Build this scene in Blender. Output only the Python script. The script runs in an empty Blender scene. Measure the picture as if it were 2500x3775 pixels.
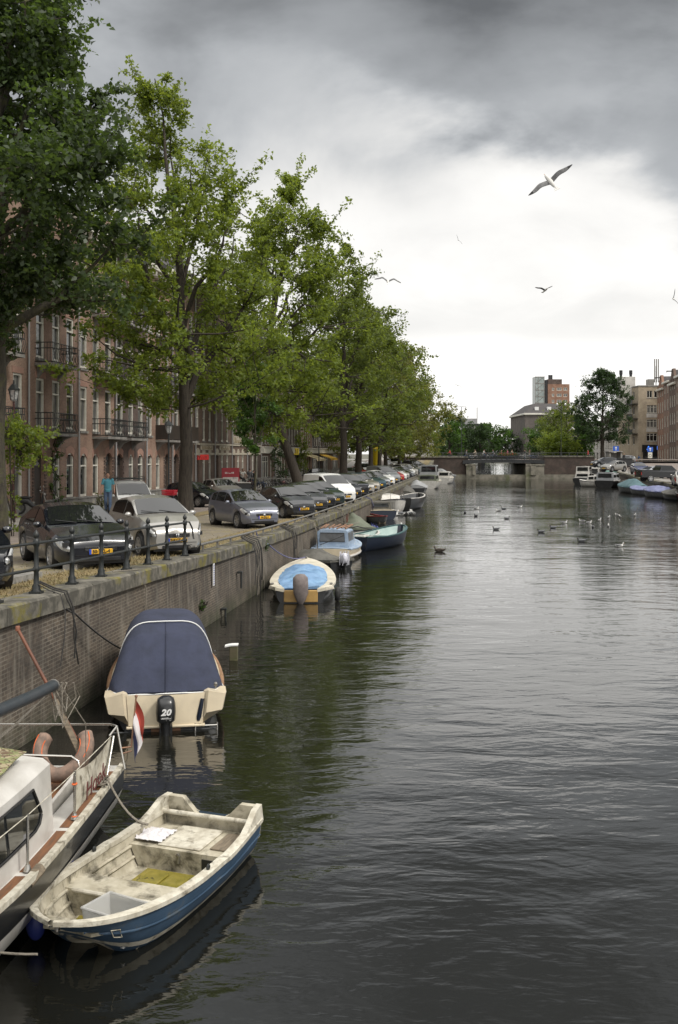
import bpy, bmesh, math, random
import numpy as np
from math import sin, cos, pi, radians as R, sqrt
from mathutils import Vector, Matrix, noise as mn
random.seed(7); rng = np.random.default_rng(7)
S = bpy.context.scene
C = S.collection
# ---------------------------------------------------------------- camera
EYE = 4.6; FP = 3670.0; HX, HY = 1250.0, 1670.0
cd = bpy.data.cameras.new('camera'); cam = bpy.data.objects.new('camera', cd); C.objects.link(cam)
cam.location = (0, 0, EYE); cam.rotation_euler = (R(90), 0, 0)
cd.sensor_fit = 'VERTICAL'; cd.sensor_height = 36.0; cd.lens = 36.0*FP/3775
cd.shift_y = -(1887.5-HY)/3775; cd.clip_start = .1; cd.clip_end = 4000
S.camera = cam
# ---------------------------------------------------------------- sky and sun
SUN_EL, SUN_AZ = R(48), R(118)
W = bpy.data.worlds.new('World'); S.world = W; W.use_nodes = True
nt = W.node_tree; nt.nodes.clear(); N = nt.nodes.new; LK = nt.links.new
out = N('ShaderNodeOutputWorld'); bg1 = N('ShaderNodeBackground'); bg2 = N('ShaderNodeBackground'); mx = N('ShaderNodeMixShader')
sky = N('ShaderNodeTexSky'); sky.sky_type = 'NISHITA'; sky.sun_disc = False; sky.sun_elevation = SUN_EL; sky.sun_rotation = SUN_AZ
LK(sky.outputs[0], bg1.inputs[0]); bg1.inputs[1].default_value = .08
def wmath(op, a, b=None, c=None):
    n = N('ShaderNodeMath'); n.operation = op
    for i, v in enumerate((a, b, c)):
        if v is None: continue
        if isinstance(v, (int, float)): n.inputs[i].default_value = v
        else: LK(v, n.inputs[i])
    return n.outputs[0]
tc = N('ShaderNodeTexCoord'); sp = N('ShaderNodeSeparateXYZ'); LK(tc.outputs['Generated'], sp.inputs[0])
dx, dy, dz = sp.outputs
zz = wmath('MAXIMUM', dz, 0.0); den = wmath('ADD', zz, .34)
cx_ = wmath('DIVIDE', dx, den); cy_ = wmath('DIVIDE', dy, den)
cv = N('ShaderNodeCombineXYZ'); LK(cx_, cv.inputs[0]); LK(cy_, cv.inputs[1])
def wnoise(scale, detail, rough, dist, off):
    mp = N('ShaderNodeMapping'); mp.inputs['Location'].default_value = off; LK(cv.outputs[0], mp.inputs[0])
    n = N('ShaderNodeTexNoise'); n.inputs['Scale'].default_value = scale; n.inputs['Detail'].default_value = detail
    n.inputs['Roughness'].default_value = rough; n.inputs['Distortion'].default_value = dist
    LK(mp.outputs[0], n.inputs['Vector']); return n.outputs[0]
n1 = wnoise(1.5, 7, .52, .35, (3.1, 1.7, 0)); n2 = wnoise(3.4, 8, .55, .3, (7.4, 2.2, 3)); n3 = wnoise(.45, 2, .5, .2, (1.2, 5.2, 1))
n4 = wnoise(6.0, 5, .55, .3, (2.4, 9.2, 5))
# elevation (tan) and azimuth (tan) of the view direction
az = wmath('DIVIDE', dx, wmath('MAXIMUM', wmath('ABSOLUTE', dy), .05)); el = wmath('DIVIDE', dz, wmath('MAXIMUM', wmath('ABSOLUTE', dy), .05))
def mask(lo, hi, v):
    n = N('ShaderNodeMapRange'); n.interpolation_type = 'SMOOTHERSTEP'
    n.inputs['From Min'].default_value = lo; n.inputs['From Max'].default_value = hi; LK(v, n.inputs['Value']); return n.outputs[0]
wob = wmath('ADD', wmath('MULTIPLY', wmath('SUBTRACT', n1, .5), .20), wmath('MULTIPLY', wmath('SUBTRACT', n2, .5), .10))
wob = wmath('ADD', wob, wmath('MULTIPLY', wmath('SUBTRACT', n4, .5), .035))
elw = wmath('ADD', el, wob)
# the dark shelf of cloud, lower towards the right
edge = wmath('SUBTRACT', elw, wmath('MULTIPLY', az, -.30))
dark = mask(.325, .39, edge)
dark = wmath('MULTIPLY', dark, mask(-.45, .25, wmath('ADD', az, wmath('MULTIPLY', wob, 1.5))))
high = mask(.16, .40, wmath('ADD', elw, wmath('MULTIPLY', az, -.30)))
elh = wmath('ADD', el, wmath('MULTIPLY', wob, .35))
band = wmath('MULTIPLY', mask(.10, .135, elh), wmath('SUBTRACT', 1.0, mask(.14, .26, elw)))
low = wmath('SUBTRACT', 1.0, mask(.09, .125, elh))
val = wmath('MULTIPLY', .84, wmath('SUBTRACT', 1.0, wmath('MULTIPLY', dark, wmath('ADD', .34, wmath('MULTIPLY', n2, .26)))))
val = wmath('MULTIPLY', val, wmath('SUBTRACT', 1.0, wmath('MULTIPLY', high, wmath('ADD', .24, wmath('MULTIPLY', n1, .62)))))
val = wmath('MULTIPLY', val, wmath('SUBTRACT', 1.0, wmath('MULTIPLY', band, .13)))
val = wmath('ADD', val, wmath('MULTIPLY', low, .08))
val = wmath('SUBTRACT', val, wmath('MULTIPLY', wmath('MULTIPLY', mask(.43, .62, wmath('ADD', n1, wmath('MULTIPLY', n2, .12))), mask(.12, .35, el)), .10))
val = wmath('MULTIPLY', val, wmath('ADD', .84, wmath('MULTIPLY', n2, .32)))
val = wmath('MAXIMUM', val, .12)
# overhead and behind the camera: unseen overcast with brightness added to light the scene
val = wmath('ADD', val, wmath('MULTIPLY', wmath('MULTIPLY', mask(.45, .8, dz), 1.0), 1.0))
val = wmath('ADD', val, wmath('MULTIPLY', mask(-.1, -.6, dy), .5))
tint = N('ShaderNodeMix'); tint.data_type = 'RGBA'; tint.inputs['A'].default_value = (.93, .965, 1.0, 1); tint.inputs['B'].default_value = (1.0, .985, .955, 1)
LK(mask(.25, .8, val), tint.inputs['Factor'])
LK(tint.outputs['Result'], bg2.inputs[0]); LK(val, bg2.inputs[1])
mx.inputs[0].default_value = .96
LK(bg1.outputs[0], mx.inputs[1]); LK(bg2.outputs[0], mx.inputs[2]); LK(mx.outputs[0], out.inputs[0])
sd = bpy.data.lights.new('sun', 'SUN'); sd.energy = 1.9; sd.angle = R(14); sd.color = (1, .95, .88)
so = bpy.data.objects.new('sun', sd); C.objects.link(so)
_d = Vector((sin(SUN_AZ)*cos(SUN_EL), cos(SUN_AZ)*cos(SUN_EL), sin(SUN_EL)))
so.rotation_euler = _d.to_track_quat('Z', 'Y').to_euler(); so.location = (0, 0, 60)
S.view_settings.view_transform = 'Standard'; S.view_settings.look = 'None'; S.view_settings.exposure = 0.42; S.view_settings.gamma = 1
S.render.engine = 'CYCLES'; S.cycles.max_bounces = 6; S.cycles.transparent_max_bounces = 8; S.cycles.caustics_reflective = False; S.cycles.caustics_refractive = False
S.cycles.use_denoising = True
# ---------------------------------------------------------------- helpers
def at(px, py, z=0.0):
    D = (EYE-z)*FP/(py-HY); return Vector(((px-HX)*D/FP, D, z))
def pt(px, D, z=0.0): return Vector(((px-HX)*D/FP, D, z))
def lerp(a, b, t): return a+(b-a)*t
def interp(tab, x):
    if x <= tab[0][0]: return tab[0][1]
    for (a, va), (b, vb) in zip(tab, tab[1:]):
        if x <= b: return va+(vb-va)*(x-a)/(b-a)
    return tab[-1][1]
def sm(t): t = max(0., min(1., t)); return t*t*(3-2*t)
def tag(o, label=None, cat=None, group=None, kind=None):
    if label: o['label'] = label
    if cat: o['category'] = cat
    if group: o['group'] = group
    if kind: o['kind'] = kind
    return o
def empty(name, loc=(0, 0, 0), rz=0.0, label=None, cat=None, group=None):
    o = bpy.data.objects.new(name, None); C.objects.link(o); o.location = loc; o.rotation_euler = (0, 0, rz); o.empty_display_size = .2
    return tag(o, label, cat, group)
def kids(o): return [c for c in bpy.data.objects if c.parent == o]
def copy_tree(o, loc=None, rz=None, label=None, kd=None):
    c = o.copy(); C.objects.link(c)
    if loc is not None: c.location = loc
    if rz is not None: c.rotation_euler = (0, 0, rz)
    if label: c['label'] = label
    for ch in o.children:
        d = ch.copy(); C.objects.link(d); d.parent = c
        for g in ch.children:
            e = g.copy(); C.objects.link(e); e.parent = d
    return c
class MB:
    def __init__(s): s.v = []; s.f = []; s.m = []; s.cm = 0
    def add(s, vs, fs, M=None):
        n = len(s.v)
        if M is not None: vs = [M @ Vector(v) for v in vs]
        s.v += [tuple(v) for v in vs]; s.f += [tuple(i+n for i in f) for f in fs]; s.m += [s.cm]*len(fs); return s
    def box(s, x0, x1, y0, y1, z0, z1, M=None):
        return s.add([(x0,y0,z0),(x1,y0,z0),(x1,y1,z0),(x0,y1,z0),(x0,y0,z1),(x1,y0,z1),(x1,y1,z1),(x0,y1,z1)],
                     [(0,3,2,1),(4,5,6,7),(0,1,5,4),(1,2,6,5),(2,3,7,6),(3,0,4,7)], M)
    def cbox(s, x0, x1, y0, y1, z0, z1, c=.02, M=None):      # box with chamfered edges
        c = min(c, (x1-x0)*.45, (y1-y0)*.45, (z1-z0)*.45)
        def ring(z, i): return [(x0+i, y0+c*(i < c), z)]
        vs = []
        for z, k in ((z0, c), (z0+c, 0), (z1-c, 0), (z1, c)):
            X0, X1, Y0, Y1 = x0+k, x1-k, y0+k, y1-k
            vs += [(X0+c-k*0, Y0, z), (X1-c, Y0, z), (X1, Y0+c, z), (X1, Y1-c, z), (X1-c, Y1, z), (X0+c, Y1, z), (X0, Y1-c, z), (X0, Y0+c, z)]
        fs = [tuple(range(7, -1, -1)), tuple(range(24, 32))]
        for r in range(3):
            for i in range(8): j = (i+1) % 8; fs.append((r*8+i, r*8+j, r*8+8+j, r*8+8+i))
        return s.add(vs, fs, M)
    def tube(s, pts, r, n=6, M=None, cap=True, closed=False):
        pts = [Vector(p) for p in pts]; k = len(pts)
        rs = r if isinstance(r, (list, tuple)) else [r]*k
        vs = []; fs = []; up = None
        for i, p in enumerate(pts):
            a = pts[i-1] if (i > 0 or closed) else p; b = pts[(i+1) % k] if (i < k-1 or closed) else p
            t = (b-a)
            t = t.normalized() if t.length > 1e-9 else Vector((0, 0, 1))
            if up is None: up = Vector((0, 0, 1)) if abs(t.z) < .9 else Vector((1, 0, 0))
            u = t.cross(up)
            if u.length < 1e-6: u = t.cross(Vector((0, 1, 0)))
            u.normalize(); w = u.cross(t).normalized(); up = w
            for j in range(n):
                an = 2*pi*j/n; vs.append(p+u*cos(an)*rs[i]+w*sin(an)*rs[i])
        for i in range(k if closed else k-1):
            i2 = (i+1) % k
            for j in range(n): j2 = (j+1) % n; fs.append((i*n+j, i*n+j2, i2*n+j2, i2*n+j))
        if cap and not closed: fs += [tuple(range(n-1, -1, -1)), tuple(range((k-1)*n, k*n))]
        return s.add(vs, fs, M)
    def lathe(s, prof, n=16, M=None, capends=True):          # prof: (r,z)
        vs = []; fs = []
        for r, z in prof:
            for j in range(n): a = 2*pi*j/n; vs.append((r*cos(a), r*sin(a), z))
        for i in range(len(prof)-1):
            for j in range(n): j2 = (j+1) % n; fs.append((i*n+j, i*n+j2, (i+1)*n+j2, (i+1)*n+j))
        if capends:
            if prof[0][0] > 1e-4: fs.append(tuple(range(n-1, -1, -1)))
            if prof[-1][0] > 1e-4: fs.append(tuple(range((len(prof)-1)*n, len(prof)*n)))
        return s.add(vs, fs, M)
    def grid(s, rows, M=None, closed=False, flip=False):
        k = len(rows[0]); vs = [p for r in rows for p in r]; fs = []
        for i in range(len(rows)-1):
            for j in range(k if closed else k-1):
                j2 = (j+1) % k; q = (i*k+j, i*k+j2, (i+1)*k+j2, (i+1)*k+j); fs.append(q[::-1] if flip else q)
        return s.add(vs, fs, M)
    def slab(s, rows, t, M=None):                            # grid given thickness t downwards
        n = len(rows); k = len(rows[0])
        a = [[Vector(p) for p in r] for r in rows]; b = [[Vector(p)-Vector((0, 0, t)) for p in r] for r in rows]
        s.grid(a, M); s.grid(b, M, flip=True)
        per = [(0, j) for j in range(k)]+[(i, k-1) for i in range(1, n)]+[(n-1, j) for j in range(k-2, -1, -1)]+[(i, 0) for i in range(n-2, 0, -1)]
        top = [a[i][j] for i, j in per]; bot = [b[i][j] for i, j in per]
        return s.grid([top, bot], M, closed=True)
    def prism(s, poly, z0, z1, M=None):
        n = len(poly); vs = [(x, y, z0) for x, y in poly]+[(x, y, z1) for x, y in poly]
        fs = [tuple(range(n-1, -1, -1)), tuple(range(n, 2*n))]+[(i, (i+1) % n, n+(i+1) % n, n+i) for i in range(n)]
        return s.add(vs, fs, M)
    def ell(s, c, r, n=12, m=8, M=None):
        vs = []; fs = []
        for i in range(m+1):
            ph = pi*i/m
            for j in range(n): a = 2*pi*j/n; vs.append((c[0]+r[0]*sin(ph)*cos(a), c[1]+r[1]*sin(ph)*sin(a), c[2]+r[2]*cos(ph)))
        for i in range(m):
            for j in range(n): j2 = (j+1) % n; fs.append((i*n+j, (i+1)*n+j, (i+1)*n+j2, i*n+j2))
        return s.add(vs, fs, M)
    def mesh(s, name, mats, smooth=None):
        me = bpy.data.meshes.new(name); me.from_pydata(s.v, [], s.f)
        for m in (mats if isinstance(mats, (list, tuple)) else [mats]): me.materials.append(m)
        if max(s.m, default=0) > 0: me.polygons.foreach_set('material_index', s.m)
        bm = bmesh.new(); bm.from_mesh(me); bmesh.ops.remove_doubles(bm, verts=bm.verts, dist=1e-5); bmesh.ops.recalc_face_normals(bm, faces=bm.faces); bm.to_mesh(me); bm.free()
        if smooth is not None:
            me.polygons.foreach_set('use_smooth', [True]*len(me.polygons)); me.set_sharp_from_angle(angle=R(smooth))
        me.update(); return me
    def build(s, name, mats, parent=None, smooth=None, off=None):
        if off is not None: o_ = Vector(off); s.v = [tuple(Vector(v)-o_) for v in s.v]
        o = bpy.data.objects.new(name, s.mesh(name, mats, smooth)); C.objects.link(o)
        if parent: o.parent = parent
        return o
def inst(name, me, parent, loc=(0, 0, 0), rot=(0, 0, 0), sc=None):
    o = bpy.data.objects.new(name, me); C.objects.link(o); o.parent = parent; o.location = loc; o.rotation_euler = rot
    if sc: o.scale = sc
    return o
def text_mesh(txt, size, mat, bold=.0, ext=.002, shear=0, sx=1.0):
    cu = bpy.data.curves.new('t', 'FONT'); cu.body = txt; cu.size = size; cu.align_x = 'CENTER'; cu.align_y = 'CENTER'; cu.extrude = ext; cu.offset = bold; cu.shear = shear; cu.resolution_u = 2
    o = bpy.data.objects.new('t', cu); C.objects.link(o); bpy.context.view_layer.update()
    me = bpy.data.meshes.new_from_object(o.evaluated_get(bpy.context.evaluated_depsgraph_get())); bpy.data.objects.remove(o); bpy.data.curves.remove(cu)
    if sx != 1: me.transform(Matrix.Diagonal((sx, 1, 1, 1)))
    me.materials.clear(); me.materials.append(mat); return me
# ---------------------------------------------------------------- materials
def newmat(name):
    m = bpy.data.materials.new(name); m.use_nodes = True; t = m.node_tree; return m, t, t.nodes['Principled BSDF']
def nn(t, kind, **kw):
    n = t.nodes.new(kind)
    for k, v in kw.items():
        if k in n.inputs: n.inputs[k].default_value = v
        else: setattr(n, k, v)
    return n
def mixc(t, fac, a, b, mode='MIX'):
    n = t.nodes.new('ShaderNodeMix'); n.data_type = 'RGBA'; n.blend_type = mode
    for key, v in (('Factor', fac), ('A', a), ('B', b)):
        if isinstance(v, (int, float)): n.inputs[key].default_value = v
        elif isinstance(v, tuple): n.inputs[key].default_value = (*v[:3], 1)
        else: t.links.new(v, n.inputs[key])
    return n.outputs['Result']
def tnoise(t, vec, scale, detail=5, rough=.55, dist=0, lo=.35, hi=.65, stretch=None):
    if stretch:
        mp = nn(t, 'ShaderNodeMapping'); mp.inputs['Scale'].default_value = stretch; t.links.new(vec, mp.inputs[0]); vec = mp.outputs[0]
    n = nn(t, 'ShaderNodeTexNoise', Scale=scale, Detail=detail, Roughness=rough, Distortion=dist); t.links.new(vec, n.inputs['Vector'])
    r = nn(t, 'ShaderNodeMapRange'); r.inputs['From Min'].default_value = lo; r.inputs['From Max'].default_value = hi
    t.links.new(n.outputs[0], r.inputs['Value']); return r.outputs[0], n.outputs[0]
def bump(t, b, h, strength, dist=.02):
    n = nn(t, 'ShaderNodeBump'); n.inputs['Strength'].default_value = strength; n.inputs['Distance'].default_value = dist
    t.links.new(h, n.inputs['Height']); t.links.new(n.outputs[0], b.inputs['Normal']); return n
def pm(name, c1, c2=None, rough=.6, metal=0, scale=4, lo=.4, hi=.65, bs=0, bscale=30, coat=0, c3=None, s3=1.5, lo3=.55, hi3=.7, stretch=None, st3=None, spec=None, bdist=.01):
    m, t, b = newmat(name); co = nn(t, 'ShaderNodeTexCoord').outputs['Object']
    b.inputs['Roughness'].default_value = rough; b.inputs['Metallic'].default_value = metal; b.inputs['Coat Weight'].default_value = coat
    if spec is not None: b.inputs['Specular IOR Level'].default_value = spec
    b.inputs['Coat Roughness'].default_value = .05
    col = None
    if c2:
        f, _ = tnoise(t, co, scale, 6, .6, .2, lo, hi, stretch); col = mixc(t, f, c1, c2)
        if c3: f3, _ = tnoise(t, co, s3, 6, .65, .3, lo3, hi3, st3); col = mixc(t, f3, col, c3)
        t.links.new(col, b.inputs['Base Color'])
    else: b.inputs['Base Color'].default_value = (*c1, 1)
    if bs:
        _, h = tnoise(t, co, bscale, 4, .6); bump(t, b, h, bs, bdist)
    return m
def brickmat(name, c1, c2, mortar, bw=.21, bh=.062, ms=.010, dirt=None, dirtlo=.5, dirthi=.75, moss=None, rough=.85, vscale=1.0, bs=.5, streak=None):
    m, t, b = newmat(name); tcn = nn(t, 'ShaderNodeTexCoord'); co = tcn.outputs['Object']
    s = nn(t, 'ShaderNodeSeparateXYZ'); t.links.new(co, s.inputs[0])
    a = nn(t, 'ShaderNodeMath', operation='ADD'); t.links.new(s.outputs[0], a.inputs[0]); t.links.new(s.outputs[1], a.inputs[1])
    cb = nn(t, 'ShaderNodeCombineXYZ'); t.links.new(a.outputs[0], cb.inputs[0]); t.links.new(s.outputs[2], cb.inputs[1])
    bt = nn(t, 'ShaderNodeTexBrick'); t.links.new(cb.outputs[0], bt.inputs['Vector'])
    for k, v in (('Scale', 1.0), ('Mortar Size', ms), ('Brick Width', bw), ('Row Height', bh), ('Mortar Smooth', .3), ('Bias', 0)): bt.inputs[k].default_value = v
    bt.inputs['Color1'].default_value = (*c1, 1); bt.inputs['Color2'].default_value = (*c2, 1); bt.inputs['Mortar'].default_value = (*mortar, 1)
    col = bt.outputs['Color']
    f, _ = tnoise(t, co, .6*vscale, 6, .6, .3, .35, .7); col = mixc(t, f, col, tuple(x*.62 for x in c2))
    f, _ = tnoise(t, co, 9*vscale, 4, .6, 0, .45, .8)
    fm = nn(t, 'ShaderNodeMath', operation='MULTIPLY'); fm.inputs[1].default_value = .45; t.links.new(f, fm.inputs[0]); col = mixc(t, fm.outputs[0], col, tuple(min(1, x*1.5) for x in c1))
    if streak:
        f, _ = tnoise(t, co, 1.6, 5, .7, .1, .52, .72, (2.2, 2.2, .18)); col = mixc(t, f, col, streak)
    if dirt:
        f, _ = tnoise(t, co, .9, 7, .7, .2, dirtlo, dirthi); col = mixc(t, f, col, dirt)
    if moss:
        r = nn(t, 'ShaderNodeMapRange'); t.links.new(s.outputs[2], r.inputs['Value']); r.inputs['From Min'].default_value = .55; r.inputs['From Max'].default_value = .0
        f, _ = tnoise(t, co, 2.5, 5, .7, 0, .3, .6); mm = nn(t, 'ShaderNodeMath', operation='MULTIPLY'); t.links.new(r.outputs[0], mm.inputs[0]); t.links.new(f, mm.inputs[1]); col = mixc(t, mm.outputs[0], col, moss)
    t.links.new(col, b.inputs['Base Color']); b.inputs['Roughness'].default_value = rough
    bump(t, b, bt.outputs['Fac'], -bs, .008); return m
G_ = {}
def glass(name='window_glass', c=(.012, .014, .015), rough=.04):
    if name in G_: return G_[name]
    m, t, b = newmat(name); b.inputs['Base Color'].default_value = (*c, 1); b.inputs['Roughness'].default_value = rough; b.inputs['IOR'].default_value = 1.6; b.inputs['Coat Weight'].default_value = .3; b.inputs['Coat Roughness'].default_value = .02
    G_[name] = m; return m
M = {}
M['glass'] = glass(); M['carglass'] = glass('car_glass', (.01, .011, .011), .03)
M['white_paint'] = pm('white_paint', (.62, .6, .53), (.45, .43, .37), .5, scale=3, lo=.45, hi=.8)
M['cream_stone'] = pm('cream_stone', (.42, .38, .30), (.30, .27, .22), .8, scale=3, bs=.2)
M['grey_stone'] = pm('grey_stone', (.22, .21, .195), (.13, .125, .115), .85, scale=2.5, bs=.3, c3=(.28, .26, .2))
M['dark_paint'] = pm('dark_paint', (.012, .013, .014), None, .4)
M['dark_wood'] = pm('dark_wood', (.035, .024, .018), (.02, .016, .013), .5, scale=6, stretch=(1, 1, .1))
M['iron'] = pm('railing_iron', (.014, .017, .017), (.03, .028, .024), .42, scale=12, lo=.5, hi=.8, bs=.2, bscale=60)
M['steel'] = pm('galvanised_steel', (.28, .27, .25), (.16, .14, .12), .42, .7, scale=14, lo=.45, hi=.75)
M['stainless'] = pm('stainless_tube', (.5, .48, .44), None, .25, .9)
M['rope'] = pm('rope', (.26, .235, .19), (.14, .12, .1), .9, scale=60, bs=.6, bscale=140)
M['dark_rope'] = pm('dark_rope', (.03, .03, .03), (.05, .045, .04), .9, scale=40)
M['blue_rope'] = pm('blue_rope', (.09, .09, .19), (.16, .16, .24), .85, scale=30)
M['rubber'] = pm('rubber', (.016, .016, .016), (.028, .027, .025), .7, scale=20)
M['rim'] = pm('alloy_rim', (.42, .42, .42), None, .35, .8)
M['plastic_black'] = pm('black_plastic', (.014, .014, .015), None, .45)
M['chrome'] = pm('chrome', (.62, .62, .62), None, .12, 1)
M['plate'] = pm('plate_yellow', (.72, .40, .02), None, .5)
M['plate_blue'] = pm('plate_blue', (.02, .07, .45), None, .5)
M['ink'] = pm('black_ink', (.01, .01, .01), None, .6)
M['whiteink'] = pm('white_ink', (.75, .75, .73), None, .6)
M['lens'] = pm('lamp_lens', (.62, .62, .60), (.25, .26, .27), .12, .25, scale=9, coat=1)
M['amber'] = pm('amber_lens', (.65, .22, .02), None, .2, coat=1)
M['redlens'] = pm('red_lens', (.42, .015, .012), None, .2, coat=1)
# ================================================================ ground, quays, water, bridge
def XQ(D): return -7.12+.135*D
def XR(D): return 18+.155*D
GT = [(-40, 2.45), (14, 2.32), (17.5, 2.2), (22, 2.08), (26, 1.94), (31, 1.80), (39, 1.65), (50, 1.55), (62, 1.47), (150, 1.45), (168, 2.6), (178, 3.35), (192, 3.35), (210, 2.2), (240, 1.6), (1500, 1.6)]
GRT = [(-40, 1.5), (110, 1.5), (125, 1.6), (152, 2.0), (172, 2.6), (186, 3.0), (196, 3.0), (215, 2.1), (240, 1.8), (1500, 1.6)]
def GL(D, off=0): return interp(GT, D)-.06*sm((off-6)/3)
def GRr(D): return interp(GRT, D)
DS = [-40, 0, 8, 14, 17.5, 20, 22, 24, 26, 28.5, 31, 35, 39, 44, 50, 56, 62, 75, 90, 105, 120, 135, 150, 159, 168, 173, 178, 185, 192, 201, 210, 225, 240, 300, 400, 470]
def qp(off, D, dz=0): return Vector((XQ(D)-off, D, GL(D, off)+dz))
def rp(off, D, dz=0): return Vector((XR(D)+off, D, GRr(D)+dz))
def strip(name, offs, mats, dz=0, side='L', ds=DS, kind='structure', t=None):
    mb = MB(); f = qp if side == 'L' else rp
    rows = [[f(o, D, dz) for o in offs] for D in ds]
    if t: mb.slab(rows, t)
    else: mb.grid(rows, flip=(side == 'L'))
    o = mb.build(name, mats); o['kind'] = kind; return o
m_cope = pm('mossy_coping_stone', (.20, .185, .15), (.075, .07, .056), .9, scale=3.5, lo=.33, hi=.57, bs=.5, bscale=25, c3=(.16, .14, .03), s3=1.4, lo3=.53, hi3=.64)
m_wall = brickmat('quay_brick', (.138, .108, .080), (.070, .056, .044), (.25, .225, .18), .22, .066, .010, dirt=(.03, .027, .024), dirtlo=.50, dirthi=.8, moss=(.030, .036, .014), streak=(.22, .2, .165))
m_dirt = pm('dry_grass_soil', (.24, .18, .085), (.16, .125, .07), .95, scale=5, bs=.6, bscale=30, c3=(.10, .11, .04), s3=2, lo3=.5, hi3=.7)
m_pave = brickmat('parking_paving', (.27, .225, .175), (.19, .155, .125), (.13, .14, .06), .21, .105, .012, dirt=(.22, .19, .09), dirtlo=.5, dirthi=.72, bs=.3)
m_road = brickmat('road_brick', (.25, .20, .17), (.19, .16, .14), (.13, .12, .1), .2, .1, .008, dirt=(.13, .12, .11), dirtlo=.5, dirthi=.8, bs=.2)
m_walk = brickmat('pavement_slabs', (.30, .28, .25), (.25, .235, .21), (.13, .12, .1), .3, .3, .01, dirt=(.16, .15, .13), bs=.2)
m_kerb = pm('kerb_stone', (.27, .26, .24), (.17, .165, .15), .85, scale=6, bs=.3)
m_field = pm('ground_cover', (.10, .10, .07), (.14, .13, .11), .95, scale=.05)
def flatfix(m):   # brick texture in the ground plane instead of a wall
    t = m.node_tree
    for n in t.nodes:
        if n.type == 'COMBXYZ':
            s = next(x for x in t.nodes if x.type == 'SEPXYZ')
            for l in list(t.links):
                if l.to_node == n: t.links.remove(l)
            t.links.new(s.outputs[1], n.inputs[0]); t.links.new(s.outputs[0], n.inputs[1])
for m in (m_pave, m_road, m_walk): flatfix(m)
# ---- left bank: coping, verge, parking, road, pavement
strip('verge', [.56, 1.55], m_dirt, -.02)
strip('parking_bays', [1.56, 4, 6.2], m_pave, -.03)
strip('tree_verge', [6.2, 7.3], m_dirt, -.02)
strip('road', [7.3, 9.5, 12.0], m_road, -.05)
strip('kerb', [11.95, 12.1], m_kerb, .06, t=.3)
strip('pavement', [12.1, 14.4], m_walk, .055)
strip('ground', [14.4, 30, 120, 900], m_field, .0)
for D0, D1, gap in [(14.0, 16.4, 'in front of the car cut by the left edge'), (17.6, 19.8, 'left of the black car'), (21.5, 23.6, 'in front of the black car'), (27.5, 30.2, 'right of the silver hatchback')]:     # low concrete wheel stops with dry grass between
    mb = MB(); P = [qp(o, D) for D in (D0, D1) for o in (1.45, 1.75)]
    mb.add([P[0]-Vector((0,0,.05)), P[1]-Vector((0,0,.05)), P[3]-Vector((0,0,.05)), P[2]-Vector((0,0,.05)), P[0]+Vector((0,0,.1)), P[1]+Vector((0,0,.1)), P[3]+Vector((0,0,.1)), P[2]+Vector((0,0,.1))], [(0,3,2,1),(4,5,6,7),(0,1,5,4),(1,2,6,5),(2,3,7,6),(3,0,4,7)])
    tag(mb.build('wheel_stop', m_kerb), 'low mossy concrete wheel stop '+gap, 'wheel stop', 'concrete wheel stops along the verge')
# painted bay lines on the parking and road
mb = MB()
for i in range(30):
    D = 41.5+i*4.3 if i else 30.5
    if D > 150: break
    a = qp(2.2, D-1.4, -.022); b = qp(6.1, D+3.2, -.022); w = Vector((0, .12, 0)); mb.add([a, a+w, b+w, b], [(0, 1, 2, 3)])
for i in range(5):
    a = qp(7.4+.4*i, 46+.3*i, -.044); mb.add([a, a+Vector((-.25, 0, 0)), a+Vector((-.1, 4.5, -.02)), a+Vector((.12, 4.5, -.02))], [(0, 1, 2, 3)])
o = mb.build('road_marking', M['white_paint']); o['kind'] = 'structure'
# dry grass tufts on the verge : stuff
mb = MB(); gm = pm('straw', (.29, .225, .115), (.20, .17, .075), .9, scale=3)
for i in range(9000):
    D = 13.5+abs(random.gauss(0, 1))*11 if i % 3 else random.uniform(13, 60)
    if D > 75: continue
    o_ = random.uniform(.5, 1.6) if random.random() < .75 else random.uniform(1.5, 3.8)
    if o_ > 1.7 and random.random() < .5: continue
    p = qp(o_, D, -.03); h = random.uniform(.02, .085)*(1 if o_ < 1.6 else .6); a = random.uniform(0, pi); w = .012; lx, ly = random.gauss(0, .04), random.gauss(0, .04)
    mb.add([p+Vector((cos(a)*w, sin(a)*w, 0)), p-Vector((cos(a)*w, sin(a)*w, 0)), p+Vector((lx, ly, h))], [(0, 1, 2)])
tag(mb.build('dry_grass', gm), 'yellow dry grass growing on the verge behind the quay coping', 'grass', kind='stuff')
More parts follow.
